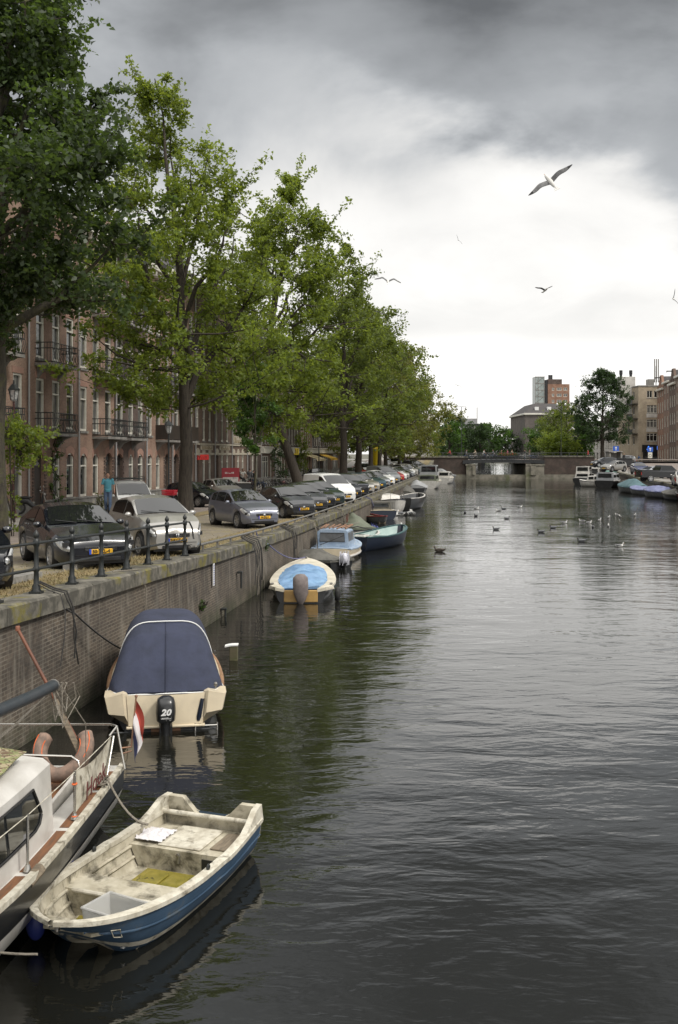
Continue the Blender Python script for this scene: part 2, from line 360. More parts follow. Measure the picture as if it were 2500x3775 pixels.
# quay walls
def quay(side, name, label, D0, D1, mat, copw=.55):
    root = empty(name, (0, 0, 0), 0, label, 'quay wall'); f = qp if side == 'L' else rp; sg = 1 if side == 'L' else -1
    ds = [d for d in DS if D0 < d < D1]; ds = [D0]+ds+[D1]
    mb = MB(); rows = [[f(0, D, -.30), Vector((f(0, D).x+.04*sg, D, -.02)), Vector((f(0, D).x+.04*sg, D, -1.2))] for D in ds]; mb.grid(rows, flip=(side == 'R'))
    mb.build('brick_face', mat, root)
    # coping made of separate looking blocks
    mb = MB(); D = D0
    while D < D1-.1:
        L = random.uniform(.95, 1.35) if D < 90 else 3.0; E2 = min(D+L-.012, D1)
        j = random.uniform(-.008, .008) if D < 90 else 0
        a = f(-.09-j, D, 0); b = f(copw, D, 0); c = f(copw, E2, 0); d = f(-.09-j, E2, 0)
        up = Vector((0, 0, random.uniform(-.006, .006) if D < 90 else 0)); dn = Vector((0, 0, -.30))
        ch = Vector((-.03*sg, 0, 0))
        vs = [a+dn, b+dn, c+dn, d+dn, a+up-Vector((0, 0, .03)), b+up, c+up, d+up-Vector((0, 0, .03)), a+up+ch, d+up+ch]
        mb.add(vs, [(0,3,2,1),(0,4,7,3),(4,8,9,7),(8,5,6,9),(1,2,6,5),(0,1,5,8,4),(3,7,9,6,2)])
        D += L
    mb.build('coping', m_cope, root); return root
quay('L', 'quay_wall', 'brown brick quay wall with mossy stone coping on the left bank below the parked cars', -20, 177.5, m_wall)
m_wallr = brickmat('right_quay_brick', (.15, .12, .09), (.10, .08, .065), (.16, .14, .12), .4, .12, .02, dirt=(.05, .05, .035), moss=(.03, .035, .02))
quay('R', 'quay_wall', 'brick quay wall on the right bank rising towards the bridge', 20, 178, m_wallr)
for f, sg, nm in ((qp, 1, 'quay wall beyond the bridge on the left side of the canal'), (rp, -1, 'quay wall beyond the bridge on the right side of the canal')):
    mb = MB(); mb.grid([[f(0, D, 0)+Vector((0, 0, .004)), Vector((f(0, D).x, D, -1))] for D in (192, 201, 210, 225, 240, 300, 400, 470)], flip=(sg < 0))
    tag(mb.build('quay_wall', m_wallr), 'brick '+nm, 'quay wall')
# right bank ground
strip('pavement', [.5, 2.0], m_walk, 0, 'R'); strip('road', [2.0, 9, 15], m_road, -.03, 'R'); strip('pavement', [15, 19], m_walk, .03, 'R'); strip('ground', [19, 60, 900], m_field, .02, 'R')
strip('kerb', [1.9, 2.02], m_kerb, .02, 'R', t=.2)
mb = MB(); mb.grid([[(-900, 470, 1.6), (900, 470, 1.6)], [(-900, 2500, 1.6), (1500, 2500, 1.6)]]); mb.build('ground', m_field)['kind'] = 'structure'
# ---- water
m, t, b = newmat('canal_water'); M['water'] = m
b.inputs['Base Color'].default_value = (.009, .009, .007, 1); b.inputs['Roughness'].default_value = .04; b.inputs['IOR'].default_value = 1.85
co = nn(t, 'ShaderNodeTexCoord').outputs['Object']
def wn(scale, detail, stretch, dist, rot):
    mp = nn(t, 'ShaderNodeMapping'); mp.inputs['Scale'].default_value = stretch; mp.inputs['Rotation'].default_value = (0, 0, rot); t.links.new(co, mp.inputs[0])
    n = nn(t, 'ShaderNodeTexNoise', Scale=scale, Detail=detail, Roughness=.55, Distortion=dist); t.links.new(mp.outputs[0], n.inputs['Vector']); return n.outputs[0]
a1 = wn(1.35, 3, (.55, 1.25, 1), .5, R(8)); a2 = wn(4.2, 3, (.6, 1.2, 1), .4, R(-14)); a3 = wn(.30, 2, (.8, 1.1, 1), .3, R(20)); a4 = wn(13, 2, (.8, 1.1, 1), .2, 0)
def wm(op, x, y):
    n = nn(t, 'ShaderNodeMath', operation=op)
    for i, v in enumerate((x, y)):
        if isinstance(v, (int, float)): n.inputs[i].default_value = v
        else: t.links.new(v, n.inputs[i])
    return n.outputs[0]
calm, _ = tnoise(t, co, .055, 3, .5, .6, .38, .62)        # patches of calmer and rougher water
h = wm('ADD', wm('MULTIPLY', a1, .075), wm('MULTIPLY', a2, .019)); h = wm('ADD', h, wm('MULTIPLY', a3, .15)); h = wm('ADD', h, wm('MULTIPLY', a4, .0018))
h = wm('MULTIPLY', h, wm('ADD', .55, wm('MULTIPLY', calm, .75)))
bump(t, b, h, 1.0, .29)
mb = MB(); mb.add([(-70, -45, 0), (180, -45, 0), (180, 475, 0), (-70, 475, 0)], [(0, 1, 2, 3)]); o = mb.build('water', M['water']); o['kind'] = 'structure'
# ---- bridge (deck crosses from bank to bank)
m_bb = brickmat('bridge_brick', (.085, .055, .042), (.06, .04, .033), (.10, .085, .07), .4, .12, .02, dirt=(.035, .03, .024), dirtlo=.45, dirthi=.7)
m_bs = pm('bridge_stone', (.23, .21, .17), (.12, .115, .09), .9, scale=1.2, bs=.3, c3=(.10, .11, .05), s3=.5)
br = empty('canal_bridge', (27, 178, 0), 0, 'low brick and steel bridge crossing the canal with a dark railing', 'bridge')
def BX(px): return (px-HX)*178/FP
xa, xp0, xp1, xo1, xs1, xe = BX(1598), BX(1718), BX(1753), BX(1936), BX(2004), BX(2186)
o_ = br.location
mb = MB(); mb.box(xa-5, xp0+.4, 178, 190, -1, 3.75); mb.build('abutment', m_bb, br, off=o_); mb = MB(); mb.box(xs1, xe+.3, 178, 190, -1, 3.85); mb.build('abutment', m_bb, br, off=o_)
mb = MB(); mb.box(xa-5, xp0+.4, 177.85, 190.1, 3.75, 4.0); mb.box(xs1, xe+.35, 177.85, 190.1, 3.85, 4.1); mb.box(xa-5, xe+.4, 177.8, 178.0, -1, .75) ; mb.box(xp1+.02, xo1-.02, 177.7, 178.1, -2, -.1); mb.build('coping', m_bs, br, off=o_)
for x0, x1, d in ((xp0, xp1, 0), (xo1, xs1, 1)):
    mb = MB(); mb.box(x0, x1, 177.4, 190.6, -1, 2.62); mb.box(x0-.15*(d == 0)-.0, x1+.15*d, 177.3, 190.7, 2.35, 2.6)
    mb.cbox(lerp(x0, x1, .62 if d == 0 else .25), lerp(x0, x1, .9 if d == 0 else .55), 177.2, 177.5, .6, 2.2, .05); mb.build('pier', m_bs, br, off=o_)
mb = MB()
n = 16; top = []; bot = []
for i in range(n+1):
    u = i/n; x = lerp(xp0-.6, xs1+.1, u); a = 4*u*(1-u)
    top.append((x, 3.3+.16*a)); bot.append((x, 2.66+.22*a))
poly = bot+top[::-1]; k = len(poly)
mb.add([(x, 177.6, z) for x, z in poly]+[(x, 190.4, z) for x, z in poly], [tuple(range(k)), tuple(range(2*k-1, k-1, -1))]+[(i, i+k, (i+1) % k+k, (i+1) % k) for i in range(k)])
for i in range(2, 15, 2): mb.box(top[i][0]-.04, top[i][0]+.04, 177.5, 177.62, bot[i][1]+.05, top[i][1]-.05)
mb.build('deck_girder', M['dark_paint'], br, off=o_)
mb = MB()
x0, x1 = BX(1600), xe+.4
def deckz(x): u = (x-xp0)/(xs1-xp0); return 3.36+.16*4*max(0, u*(1-u)) if 0 <= u <= 1 else (4.0 if x < xp0 else 4.1)
for yy in (177.75, 190.2):
    mb.tube([(x, yy, (deckz(x) if xp0 < x < xs1 else 3.5)+1.12) for x in np.linspace(x0, x1, 24)], .045, 5)
    mb.tube([(x, yy, (deckz(x) if xp0 < x < xs1 else 3.5)+.62) for x in np.linspace(x0, x1, 24)], .025, 4)
    for x in np.arange(xp0, xs1, .9): mb.box(x-.035, x+.035, yy-.035, yy+.035, deckz(x)-.05, deckz(x)+1.15)
    for x in np.arange(xp0, xs1, .18): mb.box(x-.012, x+.012, yy-.012, yy+.012, deckz(x), deckz(x)+1.05)
    for x in list(np.arange(x0, xp0-.3, 1.5))+list(np.arange(xs1, x1, 1.5)): mb.box(x-.035, x+.035, yy-.035, yy+.035, 3.95, 4.64)
mb.build('railing', M['iron'], br, off=o_)
mb = MB(); mb.box(xa-5, xe+20, 178.3, 189.8, 3.3, 3.42); o = mb.build('road', m_road); o['kind'] = 'structure'
mb = MB(); mb.box(30, 105, 318, 326, 2.3, 3.6); mb.box(30, 105, 317.8, 318, 3.6, 3.75)
for x in (46, 57, 68, 79): mb.box(x-.6, x+.6, 318, 326, -1, 2.4)
for x in np.arange(32, 104, 1.2): mb.box(x-.06, x+.06, 317.85, 317.95, 3.75, 4.7)
mb.box(30, 105, 317.85, 317.95, 4.65, 4.75)
tag(mb.build('far_bridge', M['dark_paint']), 'distant dark bridge seen through the opening under the nearer bridge', 'bridge')
# ---- iron railing on the near quay
def railing():
    root = empty('iron_railing', (0, 0, 0), 0, 'black iron railing with knobbed posts along the near edge of the left quay', 'railing')
    Ds = [11.1, 12.55, 14.0, 15.45, 16.9, 18.4, 19.85, 21.3, 22.7, 24.1, 25.6]
    prof = [(.085, 0), (.085, .05), (.07, .07), (.075, .12), (.05, .16), (.042, .36), (.06, .39), (.062, .43), (.042, .46), (.038, .78), (.055, .81), (.06, .86), (.05, .90), (.03, .93), (.05, .965), (.052, 1.0), (.03, 1.04), (.012, 1.07), (0, 1.08)]
    pb = MB(); pb.lathe(prof, 10); pb.box(-.1, .1, -.1, .1, -.04, .035); me = pb.mesh('post', M['iron'], 45)
    for D in Ds: inst('post', me, root, qp(.3, D, 0))
    for z in (.85, .41):
        mb = MB(); mb.tube([qp(.3, D, z) for D in [9.5]+Ds], .026, 8); mb.build('rail', M['iron'], root, 60)
    mb = MB(); p = qp(.3, 25.6)   # the last post's hooked end
    mb.tube([p+Vector((0, 0, .88)), p+Vector((.10, .12, .86)), p+Vector((.16, .2, .7)), p+Vector((.18, .22, .5)), p+Vector((.2, .2, .42))], .022, 6); mb.build('hook', M['iron'], root)
railing()
root = empty('mooring_rail', (0, 0, 0), 0, 'low rusty steel mooring tube on short brackets along the quay edge past the railing', 'mooring rail')
mb = MB(); mb.tube([qp(.22, D, .22) for D in [25.75]+[float(x) for x in np.arange(28, 150, 4)]], .04, 8); mb.build('rail', M['steel'], root, 60)
bb = MB(); bb.box(-.03, .03, -.03, .03, -.02, .2); bme = bb.mesh('bracket', M['steel'])
for D in list(np.arange(27, 60, 1.55))+list(np.arange(60, 150, 2.6)): inst('bracket', bme, root, qp(.22, float(D), 0))
# ================================================================ houses
bk_red = brickmat('brick_red', (.265, .158, .112), (.19, .113, .082), (.33, .27, .22), .21, .07, .011, dirt=(.15, .09, .07), dirtlo=.55, dirthi=.8)
bk_pink = brickmat('brick_pink', (.31, .195, .14), (.23, .145, .105), (.36, .29, .23), .21, .07, .011, dirt=(.18, .11, .08), dirtlo=.55, dirthi=.8)
bk_dark = brickmat('brick_dark', (.115, .075, .06), (.075, .052, .045), (.16, .13, .11), .21, .07, .010, dirt=(.05, .04, .035), dirtlo=.5, dirthi=.8)
bk_brown = brickmat('brick_brown', (.17, .105, .078), (.12, .08, .06), (.2, .165, .135), .21, .07, .010, dirt=(.07, .055, .045), dirtlo=.5, dirthi=.8)
bk_orange = brickmat('brick_orange', (.31, .165, .105), (.25, .13, .085), (.3, .25, .2), .4, .14, .015)
bk_tan = brickmat('brick_tan', (.46, .38, .27), (.39, .32, .23), (.3, .27, .22), .4, .14, .015, dirt=(.24, .2, .15))
bk_slate = brickmat('brick_greybrown', (.15, .13, .115), (.12, .105, .095), (.19, .17, .15), .4, .14, .015)
m_roof = pm('roof_tiles', (.05, .048, .05), (.075, .065, .06), .8, scale=3, bs=.3)
m_plaster = pm('pale_plaster', (.55, .53, .49), (.42, .40, .37), .8, scale=.8)
m_grey = pm('grey_plaster', (.34, .34, .34), (.27, .27, .27), .8, scale=.6)
m_curt = pm('net_curtain', (.42, .41, .38), (.26, .25, .23), .9, scale=3, stretch=(6, 6, .6))
m_brickarch = pm('brick_lintel', (.33, .20, .15), (.24, .14, .11), .85, scale=8, stretch=(4, 4, .5))
m_ochre = pm('ochre_lettering', (.22, .15, .04), (.10, .08, .05), .7, scale=20)
m_paneC = pm('curtained_glass', (.20, .195, .18), (.07, .07, .068), .12, scale=1.1, lo=.42, hi=.6, stretch=(2.5, 2.5, .4))
WM = {}
def win_meshes(w, h, style, dep=.16):
    key = (round(w, 2), round(h, 2), style)
    if key in WM: return WM[key]
    fr = .10 if style != 'far' else .12; y0, y1 = (.035 if style in ('sash', 'door') else dep-.09), dep
    mb = MB(); bx = mb.box
    bx(0, fr, y0, y1, 0, h); bx(w-fr, w, y0, y1, 0, h); bx(fr, w-fr, y0, y1, h-fr, h); bx(fr, w-fr, y0, y1, 0, fr*1.2)
    if style in ('sash', 'door'): bx(fr, w-fr, y0-.01, y1, h*.70, h*.70+.075)
    if style == 'wide':
        for k in range(1, 3): bx(w*k/3-.05, w*k/3+.05, y0, y1, fr, h-fr)
        bx(fr, w-fr, y0-.01, y1, h*.72, h*.72+.08)
    if style == 'cross': bx(w/2-.05, w/2+.05, y0, y1, fr, h-fr)
    if style == 'door':
        bx(fr, w-fr, y0+.02, y1-.005, fr*1.2, h*.35)
    f = mb.mesh('window', M['white_paint'])
    pb = MB(); pb.add([(fr*.5, y1-.02, .05), (w-fr*.5, y1-.02, .05), (w-fr*.5, y1-.02, h-.05), (fr*.5, y1-.02, h-.05)], [(0, 1, 2, 3)]); p = pb.mesh('pane', M['glass'])
    sb = MB(); sb.box(-.08, w+.08, -.07, dep, -.13, -.002); s = sb.mesh('sill', M['grey_stone'])
    p2 = p.copy(); p2.materials.clear(); p2.materials.append(m_paneC); WM[key] = (f, p, s, p2); return WM[key]
def facade(mb, Wd, H, ops, dep=.16, z0=0, y=0.0):
    xs = sorted({0, Wd, *[a for o in ops for a in (o[0], o[0]+o[2])]}); zs = sorted({z0, H, *[a for o in ops for a in (o[1], o[1]+o[3])]})
    for xa_, xb_ in zip(xs, xs[1:]):
        for za, zb in zip(zs, zs[1:]):
            cx, cz = (xa_+xb_)/2, (za+zb)/2
            if any(o[0] < cx < o[0]+o[2] and o[1] < cz < o[1]+o[3] for o in ops): continue
            mb.add([(xa_, y, za), (xb_, y, za), (xb_, y, zb), (xa_, y, zb)], [(0, 1, 2, 3)])
    for o in ops:
        x, z, w, h = o[:4]; a = [(x, z), (x+w, z), (x+w, z+h), (x, z+h)]
        for i in range(4):
            p, q = a[i], a[(i+1) % 4]; mb.add([(p[0], y, p[1]), (q[0], y, q[1]), (q[0], y+dep, q[1]), (p[0], y+dep, p[1])], [(0, 3, 2, 1)])
def body(mb, Wd, H, Dp, z0=0):
    mb.add([(0, 0, z0), (0, Dp, z0), (0, Dp, H), (0, 0, H)], [(0, 3, 2, 1)]); mb.add([(Wd, 0, z0), (Wd, Dp, z0), (Wd, Dp, H), (Wd, 0, H)], [(0, 1, 2, 3)])
    mb.add([(0, Dp, z0), (Wd, Dp, z0), (Wd, Dp, H), (0, Dp, H)], [(0, 1, 2, 3)]); mb.add([(0, 0, H), (Wd, 0, H), (Wd, Dp, H), (0, Dp, H)], [(0, 1, 2, 3)])
    mb.add([(0, .4, z0), (Wd, .4, z0), (Wd, .4, H), (0, .4, H)], [(0, 1, 2, 3)])   # dark room wall behind the openings
def place_win(root, x, z, w, h, style='sash', sill=True, dep=.16, label=None):
    f, p, s, p2 = win_meshes(w, h, style, dep)
    o = inst('window', f, root, (x, 0, z)); inst('pane', p2 if random.random() < .38 else p, o)
    if sill: inst('sill', s, o)
    if label: o['label'] = label
    return o
BAL = {}
def balcony_mesh(w, kind):
    if (w, kind) in BAL: return BAL[(w, kind)]
    d = .95; mb = MB()
    mb.box(0, w, -d, 0, -.14, 0)
    for x in (.25, w-.45):        # stone brackets
        mb.add([(x, 0, -.14), (x+.2, 0, -.14), (x+.2, 0, -.75), (x, 0, -.75), (x, -d*.8, -.14), (x+.2, -d*.8, -.14), (x+.2, -d*.35, -.32), (x, -d*.35, -.32)], [(0, 1, 5, 4), (0, 4, 7, 3), (1, 2, 6, 5), (3, 7, 6, 2), (4, 5, 6, 7)])
    slab = mb.mesh('balcony', M['grey_stone'])
    rb = MB()
    if kind == 'panel':
        rb.box(0, w, -d, -d+.04, .05, 1.02); rb.box(0, .04, -d, 0, .05, 1.02); rb.box(w-.04, w, -d, 0, .05, 1.02)
    else:
        pth = [(.02, 0), (.02, -d+.02), (w-.02, -d+.02), (w-.02, 0)]
        for z in (.06, .72, 1.0):
            rb.tube([(x, y, z) for x, y in pth], .024, 4)
        n = 15
        for i in range(n+1):
            x = .02+(w-.04)*i/n; b_ = -.05*sin(i*pi/n)
            rb.tube([(x, -d+.02, .06), (x, -d-.06, .34), (x, -d+.02, .72), (x, -d+.02, 1.0)], .016, 4)
        for i in range(1, 6):
            for x in (.02, w-.02): rb.tube([(x, -d*i/6, .06), (x, -d*i/6, 1.0)], .016, 4)
    BAL[(w, kind)] = (slab, rb.mesh('railing', M['iron'] if kind != 'panel' else M['dark_wood'])); return BAL[(w, kind)]
def arch(mb, x, z, w, h, rise=.28, band=.26, y=-.015):   # segmental arch band over an opening plus its infill
    n = 8; lo = []; hi = []
    for i in range(n+1):
        u = i/n; xx = x-.02+(w+.04)*u; a = 4*u*(1-u); lo.append((xx, z+h-rise+rise*a)); hi.append((x-.12+(w+.24)*u, z+h+band*.55+rise*a*.8))
    vs = [(p[0], y, p[1]) for p in lo]+[(p[0], y, p[1]) for p in hi]+[(p[0], y+.12, p[1]) for p in lo]+[(p[0], y+.1, p[1]) for p in hi]; k = n+1
    fs = []
    for i in range(n): fs += [(i, i+1, k+i+1, k+i), (i, 2*k+i, 2*k+i+1, i+1), (k+i, k+i+1, 3*k+i+1, 3*k+i)]
    fs += [(0, k, 3*k, 2*k), (n, 2*k+n, 3*k+n, k+n)]
    mb.add(vs, fs)
    for i in range(n):   # infill between arch underside and the square opening head
        mb.add([(lo[i][0], y+.05, lo[i][1]), (lo[i+1][0], y+.05, lo[i+1][1]), (lo[i+1][0], y+.05, z+h+.05), (lo[i][0], y+.05, z+h+.05)], [(0, 1, 2, 3)])
FL = 3.45
def strokes_mesh(w, h, n, mat, seed=1):
    r = random.Random(seed); q = MB()
    for i in range(n):
        x = -w/2+w*(i+.5)/n; k = r.random(); t = w/n*.22
        q.box(x-t, x+t, -.004, .004, -h/2, h/2) if k < .6 else q.box(x-t, x+t, -.004, .004, -h/2, 0)
        if k > .3: z = r.choice([-h/2+.02, 0, h/2-.05]); q.box(x+t, x+t*2.6, -.003, .003, z, z+h*.16)
    return q.mesh('lettering', mat)
def canal_house(D0, Wd, style, brick, label, group=None, H=None, base=None, flip=False, opts=()):
    ang = math.atan2(1, .135); z0 = GL(D0, 14)
    L0 = 21.5; root = empty('canal_house', (-L0+.135*D0, D0, z0), ang, label, 'house', group)
    H = H or 16.0; ops = []; wins = []; Wd2 = Wd/cos(math.atan(.135)) if 0 else Wd
    sx = lambda u, w: (Wd-u-w) if flip else u
    if style in ('A', 'B'):
        cols = [(.45, .95), (2.25, .95), (4.15, .95)] if style == 'B' else [(.9, 1.15), (3.9, 1.3), (7.3, 1.1)]
        for f in range(1, 4):
            for u, w in cols: wins.append((sx(u, w), .78+FL*f+(.12 if f else 0), w, 2.45, 'sash'))
        if style == 'B':
            wins += [(sx(.45, .95), .75, .95, 2.35, 'sash'), (sx(2.25, .85), .75, .85, 2.35, 'sash')]; doors = [(sx(4.2, 1.1), .15, 1.1, 3.0)]
        else:
            wins += [(sx(.9, 1.15), .75, 1.15, 2.3, 'sash'), (sx(3.7, 1.2), .75, 1.2, 2.3, 'sash')]; doors = [(sx(6.0, 1.05), .15, 1.05, 3.0), (sx(7.7, 1.05), .15, 1.05, 3.0)]
    elif style == 'C':      # narrow brown fronts with three slim windows per floor
        cols = [(.45, .75), (2.35, .75), (4.15, .75)]
        for f in range(1, 4):
            for u, w in cols: wins.append((u, .72+FL*f, w, 2.5, 'sash'))
        wins += [(2.35, .5, .75, 2.7, 'sash'), (4.15, .5, .75, 2.7, 'sash')]; doors = [(.5, .12, .95, 3.1)]
    else:                   # shopfront house
        k = max(2, int(Wd/1.7))
        for f in range(1, 4 if H > 13 else 3):
            for i in range(k): wins.append((.45+i*(Wd-.9)/k, .72+FL*f, .8, 2.3, 'sash'))
        wins += [(.6, .6, Wd*.5, 2.3, 'wide')]; doors = [(Wd*.72, .12, 1.1, 2.9)]
    ops = [w[:4] for w in wins]+doors
    mb = MB(); facade(mb, Wd, H, ops, .16); body(mb, Wd, H, 10, -1.5); mb.add([(0, 0, -1.5), (Wd, 0, -1.5), (Wd, 0, 0), (0, 0, 0)], [(0, 1, 2, 3)])
    mb.build('wall', brick, root)
    for w in wins: place_win(root, w[0], w[1], w[2], w[3], w[4], dep=.16)
    for d in doors:
        db = MB(); x, z, w, h = d; db.box(x+.0, x+w, .16, .22, z, z+h); db.box(x+.12, x+w-.12, .13, .16, z+.2, z+1.0); db.box(x+.12, x+w-.12, .13, .16, z+1.15, z+2.1)
        o = db.build('door', M['dark_wood'] if style != 'D' else M['white_paint'], root)
        kb = MB(); kb.ell((x+w*.85, .12, z+1.05), (.035, .03, .035), 8, 5); kb.build('handle', M['chrome'], o)
        pb = MB(); pb.add([(x+.15, .125, z+2.3), (x+w-.15, .125, z+2.3), (x+w-.15, .125, z+h-.15), (x+.15, .125, z+h-.15)], [(0, 1, 2, 3)]); pb.build('fanlight', M['glass'], o)
    # plinth and trims
    mb = MB(); segs = [0]+sorted([a for d in doors for a in (d[0]-.12, d[0]+d[2]+.12)])+[Wd]
    for a, b2 in zip(segs[::2], segs[1::2]):
        if b2-a > .1: mb.cbox(a, b2, -.08, .05, -.6, .62, .03); mb.cbox(a, b2, -.11, .05, .62, .72, .02)
    mb.build('plinth', M['grey_stone'], root)
    mb = MB()
    if style in ('A', 'B', 'C'):
        for d in doors: arch(mb, *d[:4])
        for w in wins:
            if w[1] < 2: arch(mb, *w[:4])
            else: mb.box(w[0]-.14, w[0]+w[2]+.14, -.02, .1, w[1]+w[3], w[1]+w[3]+.3)
    mb.build('lintels', m_brickarch if style != 'C' else M['cream_stone'], root) if mb.v else None
    if style in ('A', 'B'):
        for d in doors:   # stepped brick piers (quoins) beside the doors
            q = MB(); 
            for i in range(13):
                for x in (d[0]-.26, d[0]+d[2]+.02): q.box(x, x+.24, -.07 if i % 2 else -.03, .05, .75+i*.17, .75+i*.17+.10)
            q.build('quoins', bk_dark, root)
    if style == 'C':
        q = MB(); q.box(-.02, Wd+.02, -.10, .05, FL+.38, FL+.52); q.box(0, Wd, -.05, .05, 3.05-.02, 3.2); q.build('string_course', M['cream_stone'], root)
    if style == 'D':
        q = MB(); q.cbox(0, Wd, -.45, .05, 3.15, 3.75, .04); q.cbox(0, Wd, -.55, .05, 3.75, 3.85, .02); q.build('shop_fascia', M[opts.get('fascia', 'white_paint')] if isinstance(opts, dict) else M['white_paint'], root)
    # cornice, roof
    q = MB(); q.cbox(-.02, Wd+.02, -.5, .1, H-.1, H+.35, .05)
    for i in range(int(Wd/.8)): q.box(.3+i*.8, .45+i*.8, -.42, .02, H-.4, H-.1)
    q.build('cornice', M['white_paint'], root)
    q = MB(); q.add([(0, -.1, H+.3), (Wd, -.1, H+.3), (Wd, 3.2, H+3), (0, 3.2, H+3), (0, 10, H+3), (Wd, 10, H+3), (0, 10, H), (Wd, 10, H)], [(0, 1, 2, 3), (3, 2, 5, 4), (4, 5, 7, 6), (0, 3, 4, 6), (1, 7, 5, 2)])
    rf = q.build('roof', m_roof, root); q = MB(); q.box(Wd*.8, Wd*.8+.6, 4, 4.9, H+2.8, H+4.2); q.build('chimney', brick, rf)
    # rain pipe at the party wall
    q = MB(); q.tube([(.06, -.1, .7), (.06, -.1, H-.2)], .05, 6)
    for z in np.arange(1.5, H, 1.8): q.tube([(.06, -.1, z), (.06, -.1, z+.07)], .065, 6)
    q.build('rain_pipe', pm('zinc', (.30, .30, .30), None, .5) if 'zinc' not in M else M['zinc'], root)
    if style in ('A', 'B') and 'nobal' not in opts:
        bu, bw = (2.15, 3.1) if style == 'B' else (3.3, 3.9)
        for f in (1, 2, 3):
            s, r_ = balcony_mesh(bw, 'panel' if ('panel' in opts and f == 1) else 'bars'); bx_ = (Wd-bu-bw) if flip else bu
            o = inst('balcony', s, root, (bx_, 0, .62+FL*f)); inst('railing', r_, o)
            if f == 1 and 'flowers' in opts:
                o['label'] = 'balcony with green plants and red flowers over its rail'
    return root
M['zinc'] = pm('zinc_pipe', (.30, .30, .30), None, .5)
bulk = [  # D0, width, style, brick, label
 (33.2, 7.4, 'B', bk_red, 'red brick canal house behind the nearest tree, first on the left bank', ('x',)),
 (40.6, 7.3, 'A', bk_pink, 'red brick canal house whose iron balcony is cut by the left picture edge', ('x',)),
 (47.9, 6.1, 'A', bk_red, 'red brick canal house with flowers on its iron balcony, left of the rain pipe', ('flowers',)),
 (54.0, 5.6, 'B', bk_pink, 'pink brick canal house with stacked iron balconies directly behind the walking man', ('x',)),
 (59.6, 5.6, 'B', bk_dark, 'dark brown brick canal house with iron balconies between two pink brick houses', ('flip',)),
 (65.2, 5.6, 'B', bk_pink, 'pink brick canal house with a boarded wooden first floor balcony, behind the second tree', ('panel',)),
 (70.8, 5.9, 'B', bk_brown, 'brown brick canal house with a dark panelled balcony just right of the second tree trunk', ('flip', 'panel')),
 (76.7, 5.8, 'C', bk_brown, 'brown brick house with a cream lettered panel and a red shop sign over its door', ()),
 (82.5, 5.8, 'C', bk_brown, 'brown brick house with a cream lettered panel and a red and white poster board outside', ()),
 (88.3, 6.0, 'C', bk_brown, 'brown brick house with a white arched blind window and a raised cream lettered panel', ()),
 (94.3, 6.2, 'C', bk_dark, 'dark brick house with slim white windows behind the young street tree', ()),
 (100.5, 7.0, 'D', bk_brown, 'brick house with a white shop fascia partly hidden by the leaning tree', ()),
 (107.5, 8.0, 'D', bk_brown, 'brown brick house with arched openings and a long grey fascia right of the leaning trunk', ()),
 (115.5, 8.0, 'D', bk_dark, 'brick shop house with a yellow sign beside the dark shop front', ()),
 (123.5, 9.0, 'D', bk_pink, 'low house with a wide dark shop front and red flowers on the window sill', ()),
 (132.5, 9.0, 'D', bk_dark, 'dark brick shop house seen between the two straight trunks', ()),
 (141.5, 10, 'D', bk_brown, 'white fronted brick house far down the left bank beyond the straight trunks', ()),
 (151.5, 12, 'D', bk_red, 'last brick house before the side street at the far end of the left bank', ()),
]
for D0, Wd, st, bk, lb, op in bulk:
    Wl = Wd*sqrt(1+.135**2)-.01
    if st == 'A': 
        r = canal_house(D0, Wl, 'B', bk, lb, 'houses along the left bank', opts=op, flip=True)
    else: r = canal_house(D0, Wl, st, bk, lb, 'houses along the left bank', opts=op, flip='flip' in op, H=15.9+random.choice([0, .3, .6, -.5]) if D0 < 100 else 14.5+random.choice([0, 1, -.8]))
    if st == 'C':   # cream lettered panel
        txt = {76.7: 11, 82.5: 10, 88.3: 9}.get(D0)
        if txt:
            q = MB(); q.cbox(1.7, 5.2, -.07, .02, 3.42 if D0 < 88 else 4.05, 3.80 if D0 < 88 else 4.6, .01) if D0 < 88 else q.cbox(.7, 4.8, -.07, .02, 4.02, 4.72, .01)
            pn = q.build('name_panel', M['cream_stone'], r)
            inst('lettering', strokes_mesh(3.1 if D0 < 88 else 3.6, .26 if D0 < 88 else .5, txt, m_ochre, int(D0)), pn, (3.45 if D0 < 88 else 2.75, -.075, 3.61 if D0 < 88 else 4.37))
def sign(name, label, D, off, z, w, h, mat, rz=None, thick=.06, cat='sign', texts=()):
    root = empty(name, qp(off, D, z), math.atan2(1, .135) if rz is None else rz, label, cat)
    q = MB(); q.cbox(-w/2, w/2, -thick/2, thick/2, 0, h, .015); q.build('panel', mat, root)
    for tx, sz, zz_, mt, xx in texts: inst('lettering', text_mesh(tx, sz, mt, .01), root, (xx, -thick/2-.003, zz_), (R(90), 0, 0))
    return root
m_redsign = pm('red_sign', (.75, .03, .02), None, .4); m_yel = pm('yellow_sign', (.75, .55, .02), None, .4)
sign('shop_sign', 'bright red shop sign on the brown brick wall over a narrow doorway', 78.3, 14.25, 2.65, 1.25, .42, m_redsign, rz=R(35), texts=[])
inst('lettering', strokes_mesh(.9, .2, 5, pm('dark_red_ink', (.35, .01, .01), None, .5), 5), bpy.data.objects['shop_sign'], (0, -.034, .2))
sign('poster_board', 'dark red poster board with a white lower half standing on the pavement', 80, 12.4, 0.1, 1.5, 1.9, pm('dark_red', (.32, .02, .03), None, .5), rz=R(25))
o = bpy.data.objects['poster_board']; q = MB(); q.box(-.65, .65, -.04, -.032, .1, 1.15); q.build('poster', pm('poster_paper', (.6, .57, .53), (.12, .08, .08), .6, scale=5, lo=.5, hi=.7), o)
